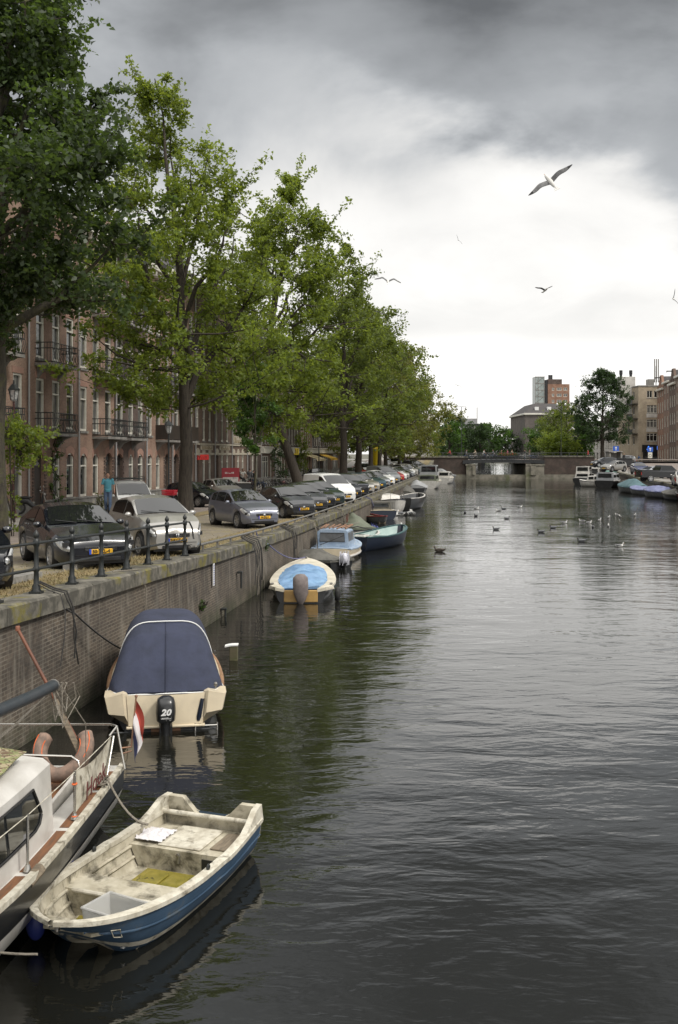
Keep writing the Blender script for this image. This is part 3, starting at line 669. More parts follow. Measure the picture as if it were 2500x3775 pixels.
inst('lettering', strokes_mesh(.8, .14, 7, M['whiteink'], 3), o, (-.1, -.035, 1.5)); inst('lettering', text_mesh('10', .3, M['whiteink'], .012), o, (.25, -.045, .22), (R(90), 0, 0))
q = MB(); q.box(-.6, -.5, -.25, .25, -.1, .02); q.box(.5, .6, -.25, .25, -.1, .02); q.build('foot', M['iron'], o)
sign('shop_sign', 'yellow lettered sign over the black doorway right of the leaning tree', 117, 14.2, 3.0, 2.4, .75, m_yel, rz=R(50), texts=[])
inst('lettering', strokes_mesh(2.0, .5, 7, m_ochre, 9), bpy.data.objects['shop_sign.001'], (0, -.034, .37))
q = MB(); o = empty('advert_column', qp(7.2, 148), 0, 'tall yellow advertising column standing among the far trunks', 'column'); q.lathe([(.75, 0), (.75, .3), (.62, .35), (.62, 3.6), (.7, 3.65), (.7, 3.8), (0, 4.1)], 20); q.build('drum', m_yel, o, 40)
# climbing plant, wall box, shop awnings
def awning(D, w, mat, label, off=14.0, z=3.0, d=1.6):
    o = empty('shop_awning', qp(off, D, z), math.atan2(1, .135), label, 'awning'); q = MB()
    q.slab([[(x, -y*d, -y*.55) for x in np.linspace(-w/2, w/2, 9)] for y in (0, .5, 1)], .03); q.build('canvas', mat, o)
    q = MB(); q.box(-w/2, w/2, -d-.02, -d+.02, -.8, -.55); q.build('valance', mat, o); return o
awning(128, 7, pm('awning_cream', (.5, .42, .25), None, .8), 'cream awning over the shop window far along the left bank')
awning(140, 7, pm('awning_yellow', (.55, .33, .03), None, .8), 'mustard yellow awning behind the straight trunks')
# ---------------------------------------------------------------- buildings right and far
def block(name, label, p0, p1, depth, z0, H, brick, wins, cat='house', group=None, roof=None, side=None, dep=.2, style='far'):
    p0 = Vector((*p0, z0)); p1 = Vector((*p1, z0)); d = p1-p0; Wd = d.length; ang = math.atan2(d.y, d.x)
    root = empty(name, p0, ang, label, cat, group)
    ops = [w[:4] for w in wins]; mb = MB(); facade(mb, Wd, H, ops, dep)
    if side:     # windows on the left side wall (x=0), seen as its own little facade
        mb2 = MB(); facade(mb2, depth, H, [w[:4] for w in side], dep)
        mb.add([(0+v[1], depth-v[0], v[2]) for v in mb2.v], [f for f in mb2.f])
        mb.add([(Wd, 0, 0), (Wd, depth, 0), (Wd, depth, H), (Wd, 0, H)], [(0, 1, 2, 3)]); mb.add([(0, depth, 0), (Wd, depth, 0), (Wd, depth, H), (0, depth, H)], [(0, 1, 2, 3)]); mb.add([(0, 0, H), (Wd, 0, H), (Wd, depth, H), (0, depth, H)], [(0, 1, 2, 3)])
    else: body(mb, Wd, H, depth)
    mb.build('wall', brick, root)
    for w in wins: place_win(root, w[0], w[1], w[2], w[3], w[4] if len(w) > 4 else style, dep=dep)
    if side:
        for w in side:
            f, p, s, p2 = win_meshes(w[2], w[3], style, dep); o = inst('window', f, root, (0, depth-w[0], w[1]), (0, 0, R(-90))); inst('pane', p, o)
    if roof == 'flat':
        q = MB(); q.cbox(-.1, Wd+.1, -.1, depth+.1, H, H+.35, .05); q.build('parapet', M['grey_stone'], root)
    return root
def wgrid(Wd, H, cols, rows, w, h, x0, z0, dx, dz_, st='far'): return [(x0+i*dx, z0+j*dz_, w, h, st) for i in range(cols) for j in range(rows)]
# brick houses along the right bank (facade line 19 m from the quay)
def rf(D): return (37+.155*D, D)
def rb_house(D0, D1, H, bk, lb, gable='cornice', ww=.95, sh=4):
    Wd = sqrt(1+.155**2)*(D1-D0); n = 3 if D1-D0 > 7 else 2
    wins = [((i+.5)*Wd/n-ww/2, 4.3+j*3.6, ww, 2.3, 'sash') for i in range(n) for j in range(sh)]+[((i+.5)*Wd/n-ww/2, .7, ww, 2.5, 'sash') for i in range(n)]
    r = block('gabled_house', lb, rf(D1), rf(D0), 11, GRr(D0)-.1, H, bk, wins, group='brick houses along the right bank')
    q = MB(); q.cbox(-.1, Wd+.1, -.45, .1, H-.2, H+.25, .05); q.build('cornice', M['white_paint'], r)
    rz_ = MB()
    if gable == 'gable':
        rz_.add([(0, 0, H+.25), (Wd, 0, H+.25), (Wd*.75, 0, H+1.6), (Wd*.62, 0, H+3.2), (Wd*.38, 0, H+3.2), (Wd*.25, 0, H+1.6), (0, .5, H+.25), (Wd, .5, H+.25), (Wd*.75, .5, H+1.6), (Wd*.62, .5, H+3.2), (Wd*.38, .5, H+3.2), (Wd*.25, .5, H+1.6)],
                [(0, 1, 2, 3, 4, 5), (11, 10, 9, 8, 7, 6), (0, 6, 7, 1), (1, 7, 8, 2), (2, 8, 9, 3), (3, 9, 10, 4), (4, 10, 11, 5), (5, 11, 6, 0)])
        g = rz_.build('gable', bk, r); q = MB(); q.box(Wd*.47, Wd*.53, -1.2, .2, H+2.6, H+2.8); q.tube([(Wd*.5, -1.1, H+2.6), (Wd*.5, -1.1, H+2.3)], .04, 4); q.build('hoisting_beam', M['dark_wood'], g)
        q = MB(); q.add([(.1, .5, H), (Wd-.1, .5, H), (Wd/2, .5, H+3), (.1, 11, H), (Wd-.1, 11, H), (Wd/2, 11, H+3)], [(0, 1, 2), (5, 4, 3), (0, 2, 5, 3), (1, 4, 5, 2)]); q.build('roof', m_roof, r)
    else:
        rz_.add([(0, 0, H+.2), (Wd, 0, H+.2), (Wd, 2.5, H+2.6), (0, 2.5, H+2.6), (0, 11, H+2.6), (Wd, 11, H+2.6), (0, 11, H), (Wd, 11, H)], [(0, 1, 2, 3), (3, 2, 5, 4), (4, 5, 7, 6), (0, 3, 4, 6), (1, 7, 5, 2)]); rfm = rz_.build('roof', m_roof, r)
        q = MB(); q.box(.5, 1.4, 3, 4, H+2.4, H+4.4); q.box(Wd-1.6, Wd-.7, 5, 6, H+2.4, H+4.0); q.build('chimney', bk, rfm)
    return r
rb_house(216.5, 224.5, 16.6, bk_orange, 'orange brick gabled house with a hoisting beam touching the beige corner block', 'gable')
rb_house(209.5, 216.4, 17.4, bk_red, 'red brick house with white arched windows, second from the beige corner block', 'cornice')
rb_house(202.0, 209.4, 16.2, bk_brown, 'brown brick house with a row of slim white windows near the right picture edge', 'gable')
rb_house(193.5, 201.9, 17.0, bk_red, 'red brick house cut by the right picture edge above the parked pickup', 'cornice')
# beige corner block: front faces the camera
D = 226; xl, xr_ = (2354-HX)*D/FP, (2440-HX)*D/FP
fw = []
Wb = xr_-xl
sc_ = D/FP
def zy(py): return EYE-(py-HY)*sc_ - 1.9
for xa_, xb_, ya, yb, st in [(2385, 2405, 1467, 1440, 'cross'), (2411, 2424, 1467, 1440, 'far'), (2385, 2423, 1523, 1493, 'wide'), (2384, 2423, 1576, 1546, 'wide'), (2383, 2423, 1627, 1597, 'wide')]:
    fw.append(((xa_-2354)*sc_, zy(ya), (xb_-xa_)*sc_, zy(yb)-zy(ya), st))
r = block('apartment_building', 'beige brick corner apartment block with wide white windows beyond the bridge on the right', (xl, D), (xr_, D), 16, 1.9, zy(1426), bk_tan, fw, 'building', side=[(3+i*4.2, 4.6+j*3.45, 1.6, 1.9) for i in range(3) for j in range(4)], roof='flat')
q = MB()
for ya in (1524, 1577): q.box((2383-2354)*sc_, (2424-2354)*sc_, -.06, .02, zy(ya+15), zy(ya)-.02)
q.build('spandrel', m_plaster, r)
q = MB(); q.box((2370-2354)*sc_, (2436-2354)*sc_, -.25, .02, .1, 3.2); q.build('shop_front', M['dark_paint'], r)
Hb = zy(1426); q = MB(); q.cbox(-2.6, .8, 5, 9, Hb-6, Hb+2.7, .05); pent = q.build('penthouse', m_plaster, r)
q = MB()
for x in (-2.0, .3): q.lathe([(.32, Hb+2.6), (.32, Hb+3.3), (.4, Hb+3.35), (.4, Hb+4.3), (.2, Hb+4.35)], 10, M=Matrix.Translation((x, 7, 0)))
q.build('chimney', M['dark_paint'], pent)
q = MB()
for i in range(3): q.tube([(4.6+i*.45, 3, Hb+1.2), (4.6+i*.45, 3, Hb+6.6)], .13, 6)
q.tube([(5, 3.2, Hb), (5, 3.2, Hb+5)], .1, 6); q.cbox(2.9, 4.2, 2, 4, Hb+.3, Hb+1.9, .05); q.build('antenna', M['steel'], r)
q = MB()
for z in (1.8, 5.2, 8.6, 12.0):
    if z > 1.9: q.box(-1.3, -.02, .5, 5, z+1.8, z+1.95); q.box(-1.3, -1.25, .5, 5, z+1.95, z+2.9)
q.build('balconies', M['iron'], r)
sgn = empty('shop_sign', (xl+3.3, D-.5, 1.9+3.5), 0, 'glowing blue shop lettering over the dark corner shop front', 'sign'); 
mbl = bpy.data.materials.new('blue_neon'); mbl.use_nodes = True; b_ = mbl.node_tree.nodes['Principled BSDF']; b_.inputs['Base Color'].default_value = (.03, .12, .5, 1); b_.inputs['Emission Color'].default_value = (.05, .25, 1, 1); b_.inputs['Emission Strength'].default_value = 1.0
inst('lettering', text_mesh('A     H', 1.1, mbl, .05, .05), sgn, (0, 0, .3), (R(90), 0, 0))
q = MB(); q.box(-2.6, 2.6, .02, .2, -.55, 1.05); q.build('backboard', M['dark_paint'], sgn)
# lower row left of the block (behind the big tree)
row = [((2278, 268), (2352, 246), 10.6, bk_tan, 'beige row of houses with white paired windows behind the big right bank tree'),
       ((2222, 290), (2277, 270), 10.8, m_plaster, 'white fronted terrace with a red awning left of the beige row'),
       ((2150, 312), (2221, 292), 10.0, m_plaster, 'pale terrace glimpsed between the trunks beside the bridge end')]
for (pa, Da), (pb_, Db), H, bk, lb in row:
    a, b = pt(pa, Da), pt(pb_, Db); Wd = (b-a).length; n = max(3, int(Wd/3.2))
    block('terrace_house', lb, (a.x, Da), (b.x, Db), 10, 1.8, H+2, bk, [((i+.5)*Wd/n-.8, 4.2+j*3.4, 1.6, 1.9, 'cross') for i in range(n) for j in range(2)]+[((i+.5)*Wd/n-1, .4, 2.0, 2.6, 'cross') for i in range(n)], 'house', 'terraces behind the right bank tree', 'flat')
# tower block
D = 380; s_ = D/FP; x0, x1, x2, x3 = [(p-HX)*s_ for p in (1974, 2010, 2020, 2100)]
def zt(py): return EYE-(py-HY)*s_-1.6
r = empty('tower_block', (x0, D, 1.6), 0, 'tall orange brick tower block with a glazed stair tower rising behind the slate roof', 'building')
Wt = x3-x0; st_x = x2-x0
wins = [(st_x+.8+dx_*s_, zt(1440)+k*-2.33, w_*s_, 1.15, 'cross') for dx_, w_ in ((7, 9), (25, 18), (50, 14)) for k in range(8)]
mb = MB(); facade(mb, Wt-st_x, zt(1416), [(w[0]-st_x, w[1], w[2], w[3]) for w in wins if w[1] > 0 and w[1]+1.2 < zt(1416)], .15)
mb.v = [(v[0]+st_x, v[1], v[2]) for v in mb.v]; mb.box(st_x, Wt, .3, 14, 0, zt(1416)); mb.build('wall', bk_orange, r)
for w in wins:
    if w[1] > 0 and w[1]+1.2 < zt(1416): place_win(r, *w[:4], 'cross', sill=False, dep=.15)
q = MB(); q.box(st_x, (2072-1974)*s_, 0.02, 12, zt(1416), zt(1398)); q.build('top_storey', bk_dark, r)
place_win(r, (2043-1974)*s_, zt(1414), 20*s_, 1.15, 'cross', sill=False); place_win(r, (2026-1974)*s_, zt(1414), 8*s_, 1.15, 'cross', sill=False)
q = MB(); q.box(0, (2008-1974)*s_, .1, 6, 0, zt(1388)); tw = q.build('stair_glazing', pm('stair_glass', (.30, .34, .33), (.20, .24, .23), .3, scale=.5), r)
q = MB()
for k in range(9): z = zt(1388)-k*2.5; q.box(-.1, (2008-1974)*s_+.1, 0, .14, z-.25, z); q.tube([(.3, .05, z-2.4), (3.2, .05, z-.2)], .08, 4)
for x in (0, 1.1, 3.4): q.box(x-.08, x+.08, 0, .12, 0, zt(1388))
q.build('frame', M['steel'], tw)
q = MB(); q.box((2011-1974)*s_, st_x-.01, .3, 8, 0, zt(1400)); q.build('core', M['dark_paint'], r)
q = MB()
for px in (2032, 2040): x = (px-1974)*s_; q.box(x-.35, x+.35, 3, 3.7, zt(1398), zt(1380))
q.build('chimney', M['dark_paint'], r)
# slate roofed building
D = 262; s_ = D/FP; a = pt(1936, D)
def zs(py): return EYE-(py-HY)*s_-1.8
W_ = (2110-1936)*s_; H_ = zs(1530)
r = empty('slate_roofed_building', (a.x, D, 1.8), 0, 'grey brick building with a hipped slate roof and white cornice below the tower block', 'building')
ws = [(3.0+i*5, .6+j*3.3, 2.4, 2.0) for i in range(3) for j in range(3)]; mb = MB(); facade(mb, W_, H_, ws, .2); body(mb, W_, H_, 22); mb.build('wall', bk_slate, r)
for w in ws: place_win(r, *w, 'cross')
q = MB(); q.cbox(-.4, W_+.4, -.4, 22.4, H_, H_+.5, .08); q.build('cornice', M['white_paint'], r)
q = MB(); z1 = zs(1485); q.add([(-.3, -.3, H_+.5), (W_+.3, -.3, H_+.5), (W_+.3, 22.3, H_+.5), (-.3, 22.3, H_+.5), (3.2, 4, z1), (W_-3, 4, z1), (W_-3, 18, z1), (3.2, 18, z1)], [(0, 1, 5, 4), (1, 2, 6, 5), (2, 3, 7, 6), (3, 0, 4, 7), (4, 5, 6, 7)]); ro = q.build('roof', m_roof, r)
q = MB()
for px in (1982, 2028): x = (px-1936)*s_; q.box(x-.5, x+.5, .9, 2.4, H_+1.3, H_+2.2)
q.build('skylight', M['whiteink'], ro)
# flat grey offices left of centre
D = 420; s_ = D/FP
def zf(py): return EYE-(py-HY)*s_-1.6
a = pt(1722, D); W_ = (1812-1722)*s_
r = block('office_building', 'low dark glazed office block above the trees left of the bridge centre', (a.x, D), (a.x+W_, D), 20, 1.6, zf(1562), M['dark_paint'], [(.6+i*2.3, zf(1590), 1.9, 2.3, 'far') for i in range(4)], 'building')
q = MB(); q.box(-.6, (1764-1722)*s_, 3, 12, zf(1562), zf(1542)); q.build('roof_room', m_grey, r)
q = MB(); q.tube([((1764-1722)*s_, 4, zf(1562)), ((1764-1722)*s_, 4, zf(1500))], .12, 4)
for px in (1778, 1790, 1812): x = (px-1722)*s_; q.box(x-.3, x+.3, 3, 3.6, zf(1562), zf(1557))
q.build('mast', M['iron'], r)
block('apartment_building', 'small pale distant apartment block in the gap between the trees over the bridge', (pt(1888, 460).x, 460), (pt(1908, 460).x, 460), 12, 1.6, EYE+(1670-1578)*460/FP-1.6, m_grey, [(.6+i*1.2, 6+j*2.2, .7, 1.2, 'far') for i in range(2) for j in range(2)], 'building')
# distant houses at the end of the left bank
block('corner_house', 'pale gabled house closing the view between the far left bank trunks', (pt(1380, 230).x, 230), (pt(1600, 230).x, 230), 12, 1.6, 12, m_plaster, [(1+i*3, 4+j*3.4, 1.3, 2, 'cross') for i in range(4) for j in range(2)], 'house')
# ================================================================ trees
def leafmat(name, c, tr, gloss=.35):
    m = bpy.data.materials.new(name); m.use_nodes = True; t = m.node_tree; t.nodes.clear(); o = nn(t, 'ShaderNodeOutputMaterial')
    at_ = nn(t, 'ShaderNodeAttribute', attribute_name='shade'); sep = nn(t, 'ShaderNodeSeparateColor'); t.links.new(at_.outputs['Color'], sep.inputs[0])
    d = nn(t, 'ShaderNodeBsdfPrincipled', Roughness=.45); d.inputs['Specular IOR Level'].default_value = gloss; tl = nn(t, 'ShaderNodeBsdfTranslucent'); mx_ = nn(t, 'ShaderNodeMixShader'); mx_.inputs[0].default_value = .42
    t.links.new(mixc(t, sep.outputs[0], tuple(x*.55 for x in c), tuple(min(1, x*1.5) for x in c)), d.inputs['Base Color'])
    t.links.new(mixc(t, sep.outputs[0], tuple(x*.6 for x in tr), tuple(min(1, x*1.4) for x in tr)), tl.inputs['Color'])
    t.links.new(d.outputs[0], mx_.inputs[1]); t.links.new(tl.outputs[0], mx_.inputs[2]); t.links.new(mx_.outputs[0], o.inputs[0]); return m
LF = {'dark': leafmat('leaf_dark', (.040, .062, .022), (.11, .17, .026), .5), 'lime': leafmat('leaf_lime', (.102, .140, .026), (.34, .42, .045)), 'green': leafmat('leaf_green', (.084, .114, .026), (.25, .31, .04)),
      'olive': leafmat('leaf_olive', (.105, .116, .030), (.31, .32, .05)), 'deep': leafmat('leaf_deep', (.032, .055, .022), (.06, .11, .025)), 'mid': leafmat('leaf_mid', (.045, .085, .02), (.11, .22, .022))}
m_bark = pm('bark', (.055, .045, .034), (.025, .02, .016), .95, scale=5, stretch=(3, 3, .5), bs=.8, bscale=14, bdist=.03)
m_barkg = pm('mossy_bark', (.06, .052, .036), (.028, .024, .018), .95, scale=5, stretch=(3, 3, .6), bs=.8, bscale=14, c3=(.07, .075, .02), s3=2.5, lo3=.5, hi3=.7, bdist=.03)
def leaves(name, cents, n_each, size, mat, spread, droop=.3, parent=None, seed=0, flat=.65):
    r = np.random.default_rng(seed); K = len(cents); cents = np.asarray(cents); n = K*n_each
    spread = np.broadcast_to(np.asarray(spread, float), (K,))
    # each cluster is a handful of sprays: short curved twigs with leaves along them
    ns = max(3, n_each//14); per = n_each//ns; n = K*ns*per
    base = np.repeat(cents, ns, 0); sp_ = np.repeat(spread, ns)[:, None]
    dirs = r.normal(size=(K*ns, 3)); dirs[:, 2] = dirs[:, 2]*flat+.25; dirs /= np.linalg.norm(dirs, axis=1)[:, None]
    st = base+r.normal(size=base.shape)*sp_*.35; ln = sp_*(.6+.8*r.random((K*ns, 1)))
    u = np.tile(np.linspace(.1, 1, per), K*ns)[:, None]; S_ = np.repeat(st, per, 0); Dd = np.repeat(dirs*ln, per, 0)
    P = S_+Dd*u; P[:, 2] -= (droop*u[:, 0]**2)*np.repeat(ln[:, 0], per)*.6; P += r.normal(size=P.shape)*size*.55
    sz = size*(.6+.7*r.random((n, 1)))
    nrm = r.normal(size=(n, 3))*.75+np.array([0, 0, .75]); nrm /= np.linalg.norm(nrm, axis=1)[:, None]
    t = r.normal(size=(n, 3))+Dd/np.linalg.norm(Dd, axis=1)[:, None]*.6; t[:, 2] -= .35; t -= nrm*(t*nrm).sum(1)[:, None]; t /= np.linalg.norm(t, axis=1)[:, None]; b = np.cross(nrm, t)
    V = np.empty((n, 4, 3)); V[:, 0] = P-t*sz*.5; V[:, 1] = P+b*sz*.33+nrm*sz*.10-t*sz*.05; V[:, 2] = P+t*sz*.55-nrm*sz*.08; V[:, 3] = P-b*sz*.33+nrm*sz*.10-t*sz*.05
    me = bpy.data.meshes.new(name); me.vertices.add(4*n); me.vertices.foreach_set('co', V.reshape(-1).astype(np.float32)); me.loops.add(4*n); me.loops.foreach_set('vertex_index', np.arange(4*n, dtype=np.int32))
    me.polygons.add(n); me.polygons.foreach_set('loop_start', np.arange(0, 4*n, 4, dtype=np.int32)); me.update(calc_edges=True)
    at_ = me.color_attributes.new('shade', 'FLOAT_COLOR', 'POINT'); cl = np.repeat(r.random(K*ns)*.6, per)+r.random(n)*.4
    col = np.ones((n, 4, 4)); col[:, :, 0] = cl[:, None]; at_.data.foreach_set('color', col.reshape(-1).astype(np.float32)); me.materials.append(mat)
    o = bpy.data.objects.new(name, me); C.objects.link(o); o.parent = parent; return o
def tree(name, loc, H, prof, leaf, label, group, trunk_r=.3, lean=(0, 0), fork=.22, nclu=200, nper=110, lsize=.14, spread=.6, nlimb=9, gaps=.25, seed=1, bark=None, wind=(0, 0), minz=None, hollow=.35, bend=None, cat='tree', shoots=0):
    """prof: list of (height fraction, left radius, right radius) of the crown outline"""
    r = random.Random(seed); root = empty(name, loc, 0, label, cat, group)
    def axis(z):  # trunk centre at height z
        u = z/H
        if bend: return Vector((interp(bend, z), lean[1]*u, z))
        return Vector((lean[0]*u, lean[1]*u, z))
    def rad(z, ang):
        u = z/H; l = interp([(p[0], p[1]) for p in prof], u); rr = interp([(p[0], p[2]) for p in prof], u); k = (cos(ang)+1)/2
        return lerp(l, rr, k)
    z0 = prof[0][0]*H; cl = []; SC = []; tries = 0
    ph = [r.uniform(0, 6.28) for _ in range(6)]
    while len(cl) < nclu and tries < nclu*60:
        tries += 1; z = lerp(z0, H*.995, r.random()**.9); a = r.uniform(0, 2*pi); R0 = rad(z, a)
        lob = 1+.22*sin(3*a+ph[0]+z*.9)+.16*sin(5*a+ph[1]-z*1.7)+.12*sin(z*2.6+ph[2]+a)
        rr = R0*lob*sqrt(r.uniform(hollow**2, 1)); p = axis(z)+Vector((cos(a)*rr, sin(a)*rr, r.uniform(-.3, .3)))
        if mn.noise(p*.33+Vector((seed*3.1, 0, 0))) < -gaps*.55 : continue
        if minz and p.z < minz: continue
        if r.random() > min(1, (R0/3.2)**1.4+.05): continue
        cl.append(p); SC.append(max(.38, min(1, R0/1.7)))
    # limbs: main stem plus nlimb boughs, each cluster hangs on the nearest point of one of them
    mb = MB(); ztop = H*.93; k = 12
    stem = [axis(ztop*i/k)+Vector((r.uniform(-.08, .08), r.uniform(-.08, .08), 0))*(0 if i < 2 else 1)*(H/15) for i in range(k+1)]
    mb.tube(stem, [trunk_r*(1.25 if i == 0 else 1)*max(.07, (1-(i/k)**1.1*.96)) for i in range(k+1)], 10)
    nodes = [(p, trunk_r*(1-i/k)*.5) for i, p in enumerate(stem) if p.z > fork*H*.9]
    for j in range(nlimb):
        zb = lerp(fork, .62, (j/nlimb)**1.1)*H; a = j*2.4+r.uniform(-.4, .4); zt = min(zb+H*r.uniform(.14, .34), H*.96); R0 = rad(zt, a)*.85; b0 = axis(zb); e = axis(zt)+Vector((cos(a)*R0, sin(a)*R0, 0))
        pts = []
        for i in range(7):
            u = i/6; p = b0.lerp(e, u); p.z = lerp(zb, zt, u**.85); p += Vector((r.uniform(-1, 1), r.uniform(-1, 1), r.uniform(-.6, .6)))*.10*R0*(1 if 0 < i < 6 else 0); pts.append(p)
        r0 = trunk_r*(.55-.3*j/nlimb); mb.tube(pts, [max(.02, r0*(1-u_/6*.88)) for u_ in range(7)], 7); nodes += [(p, max(.02, r0*(1-i/6)*.6)) for i, p in enumerate(pts) if i > 1]
    for c in cl:
        best = min(nodes, key=lambda nd: (nd[0]-c).length+max(0, nd[0].z-c.z)*1.2); b0, br_ = best; d = (c-b0).length
        if d < .2: continue
        m_ = b0.lerp(c, .5)+Vector((r.uniform(-.15, .15), r.uniform(-.15, .15), -.06))*d*.5; rr = min(br_, .012+.012*d)*(trunk_r/.3)
        mb.tube([b0, m_, c], [rr, rr*.7, rr*.35], 4, cap=False)
        if d > .8 and r.random() < .3: nodes.append((m_, rr*.7))
    mb.build('trunk', bark or m_bark, root, 60); mb2 = MB()
    base_n = len(cl); spr = [spread*r.uniform(.7, 1.25)*k_ for k_ in SC]; CE = [tuple(c) for c in cl]
    for j in range(shoots):          # long leafy shoots that break the outline
        c = cl[r.randrange(base_n)]; a_ = axis(c.z); d_ = (c-a_); d_.z = 0
        d_ = (d_.normalized() if d_.length > .1 else Vector((1, 0, 0)))*r.uniform(.5, 1.1)+Vector((0, 0, r.uniform(.1, 1.1))); ln = spread*r.uniform(1.6, 3.0); m_n = 5
        mb2.tube([c, c+d_*ln*.5, c+d_*ln-Vector((0, 0, .1))], [.02, .014, .006], 3, cap=False)
        for q_ in range(m_n): CE.append(tuple(c+d_*ln*(q_+1)/m_n)); spr.append(spread*.24)
    n1_ = base_n; leaves('crown', CE[:n1_], nper, lsize, LF[leaf], spr[:n1_], parent=root, seed=seed)
    if shoots: mb2.build('twigs', bark or m_bark, root); leaves('shoots', CE[n1_:], max(10, nper//6), lsize, LF[leaf], spr[n1_:], parent=root, seed=seed+7)
    return root
TG = 'tall canal side trees along the left bank'
def tl(D, off=6.5): return qp(off, D, -.05)
tree('elm_tree', tl(28.9, 6.78), 21, [(.29, 1.6, 1.6), (.38, 4.4, 3.8), (.48, 5.4, 4.1), (.60, 5.0, 3.1), (.72, 4.2, 2.1), (.85, 3.4, 1.5), (1, 1, .6)], 'dark', 'large dark leaved tree with mossy trunk at the left picture edge', TG,
     shoots=60, trunk_r=.36, nclu=430, nper=150, lsize=.19, spread=.60, seed=3, bark=m_barkg, fork=.26, nlimb=12, gaps=.35)
tree('elm_tree', tl(46.8), 22.2, [(.235, 2.6, 3.0), (.31, 4.4, 4.6), (.42, 4.6, 4.8), (.52, 4.2, 4.8), (.64, 3.2, 4.0), (.76, 2.0, 2.8), (.86, 1.2, 1.5), (.95, .5, .4), (1, .15, .1)], 'lime', 'tall lime green tree with a pointed top and low fork behind the silver hatchback', TG,
     shoots=90, trunk_r=.34, nclu=340, nper=105, lsize=.19, spread=.58, seed=11, fork=.235, nlimb=12, gaps=.42, bend=[(0, .1), (6, .0), (12, -.2), (18, -.9), (22, -1.5)])
tree('young_tree', tl(62.5, 6.6), 9.6, [(.33, .5, .5), (.45, 1.15, 1.1), (.6, 1.25, 1.2), (.8, 1.0, .9), (.93, .5, .5), (1, .1, .1)], 'mid', 'slim young tree with a thin pale stem growing behind the blue grey hatchback', None,
     trunk_r=.09, nclu=80, nper=90, lsize=.17, spread=.4, seed=5, fork=.36, nlimb=6, gaps=.3, bark=m_barkg)
tree('elm_tree', tl(79, 6.6), 25.5, [(.19, 3.0, 5.0), (.3, 5.2, 6.6), (.45, 6.0, 7.0), (.6, 5.4, 5.8), (.75, 4.0, 4.4), (.84, 2.6, 3.0), (.92, 1.2, 1.1), (1, .2, .2)], 'lime', 'leaning tree whose thick trunk slants left above the white van', TG,
     shoots=70, trunk_r=.42, nclu=360, nper=105, lsize=.26, spread=.8, seed=21, fork=.30, nlimb=11, gaps=.4, bend=[(0, .1), (2, -.55), (5, -1.75), (8, -2.5), (12, -2.4), (20, -1.2), (26, -.6)])
far = [(100.5, 24.5, 'green', 'straight thick trunked tree, first behind the leaning tree', 5.2), (113.5, 22.6, 'green', 'forked thick trunked tree beside the first straight trunk', 5.0), (127, 21.8, 'green', 'rounded green tree in the far half of the left row', 5.8),
       (139, 21.5, 'olive', 'yellowish green tree right of the rounded green one in the row', 6.0), (149, 21.0, 'olive', 'olive green tree near the end of the left row', 6.0), (158, 19.5, 'olive', 'last but one olive tree of the left row hanging low over the water', 6.0), (166, 16.5, 'olive', 'lowest and last tree of the left row hiding the left end of the bridge', 6.0)]
for i, (D, H, lf, lb, rr) in enumerate(far):
    rr *= 1.14
    low = .20 if D < 120 else .16 if D < 150 else .12
    tree('elm_tree', tl(D, 6.0 if D < 150 else 4.6), H, [(low, rr*.7, rr*.8), (low+.12, rr, rr*1.1), (.5, rr*1.05, rr*1.15), (.68, rr*.70, rr*.74), (.84, rr*.34, rr*.38), (.95, rr*.14, rr*.14), (1, .2, .2)], lf, lb, TG,
         shoots=40, trunk_r=.42 if D < 120 else .33, nclu=230 if D < 130 else 170, nper=85, lsize=.30 if D < 130 else .33, spread=.95, seed=40+i, fork=.2, nlimb=8, gaps=.2)
# trees behind the bridge and on the right bank
RB = 'trees behind the bridge'
tree('plane_tree', (pt(2222, 197).x, 197, 2.9), 18.1, [(.22, 5.0, 3.5), (.32, 6.0, 5.2), (.45, 6.2, 5.6), (.6, 5.8, 5.2), (.75, 4.6, 4.6), (.9, 3.0, 3.4), (1, 1.2, 1.6)], 'deep', 'large dark green tree with a dividing trunk at the right end of the bridge', None,
     trunk_r=.42, nclu=300, nper=95, lsize=.30, spread=.75, seed=61, fork=.20, nlimb=10, gaps=.5)
bt = [(1690, 238, 11.3, 3.6, 'deep', 'dark rounded tree behind the left end of the bridge'), (1712, 262, 8.3, 4.2, 'deep', 'small dark tree below the office block'), (1770, 246, 9.5, 3.2, 'deep', 'dark rounded tree left of the bridge centre'),
      (1818, 256, 10.2, 4.6, 'mid', 'broad dark green tree behind the bridge centre'), (1862, 268, 8.6, 3.4, 'deep', 'low dark tree beside the broad one behind the bridge'), (1928, 292, 12.0, 2.6, 'deep', 'narrow dark tree beside the slate roofed building corner'),
      (1990, 232, 10.0, 4.2, 'mid', 'dark green tree in front of the slate roofed building'), (2040, 224, 11.8, 4.6, 'green', 'brighter green tree right of the slate roofed building'), (2088, 216, 13.7, 4.6, 'green', 'tall green tree left of the large dark one'),
      (2122, 208, 10.0, 3.6, 'mid', 'small green tree just left of the large dark one'), (2064, 205, 8.5, 3.0, 'lime', 'small light green tree behind the street lamps on the bridge approach'), (1655, 225, 11.5, 3.4, 'mid', 'green tree behind the last tree of the left row')]
for i, (px, D, H, rr, lf, lb) in enumerate(bt):
    tree('park_tree', (pt(px, D).x, D, 2.0), H, [(.14, rr*.7, rr*.7), (.3, rr, rr), (.55, rr*1.05, rr*1.05), (.78, rr*.8, rr*.8), (.93, rr*.45, rr*.45), (1, .4, .4)], lf, lb, RB, trunk_r=.26, nclu=85, nper=60, lsize=.42, spread=1.05, seed=80+i, fork=.18, nlimb=6, gaps=.1)
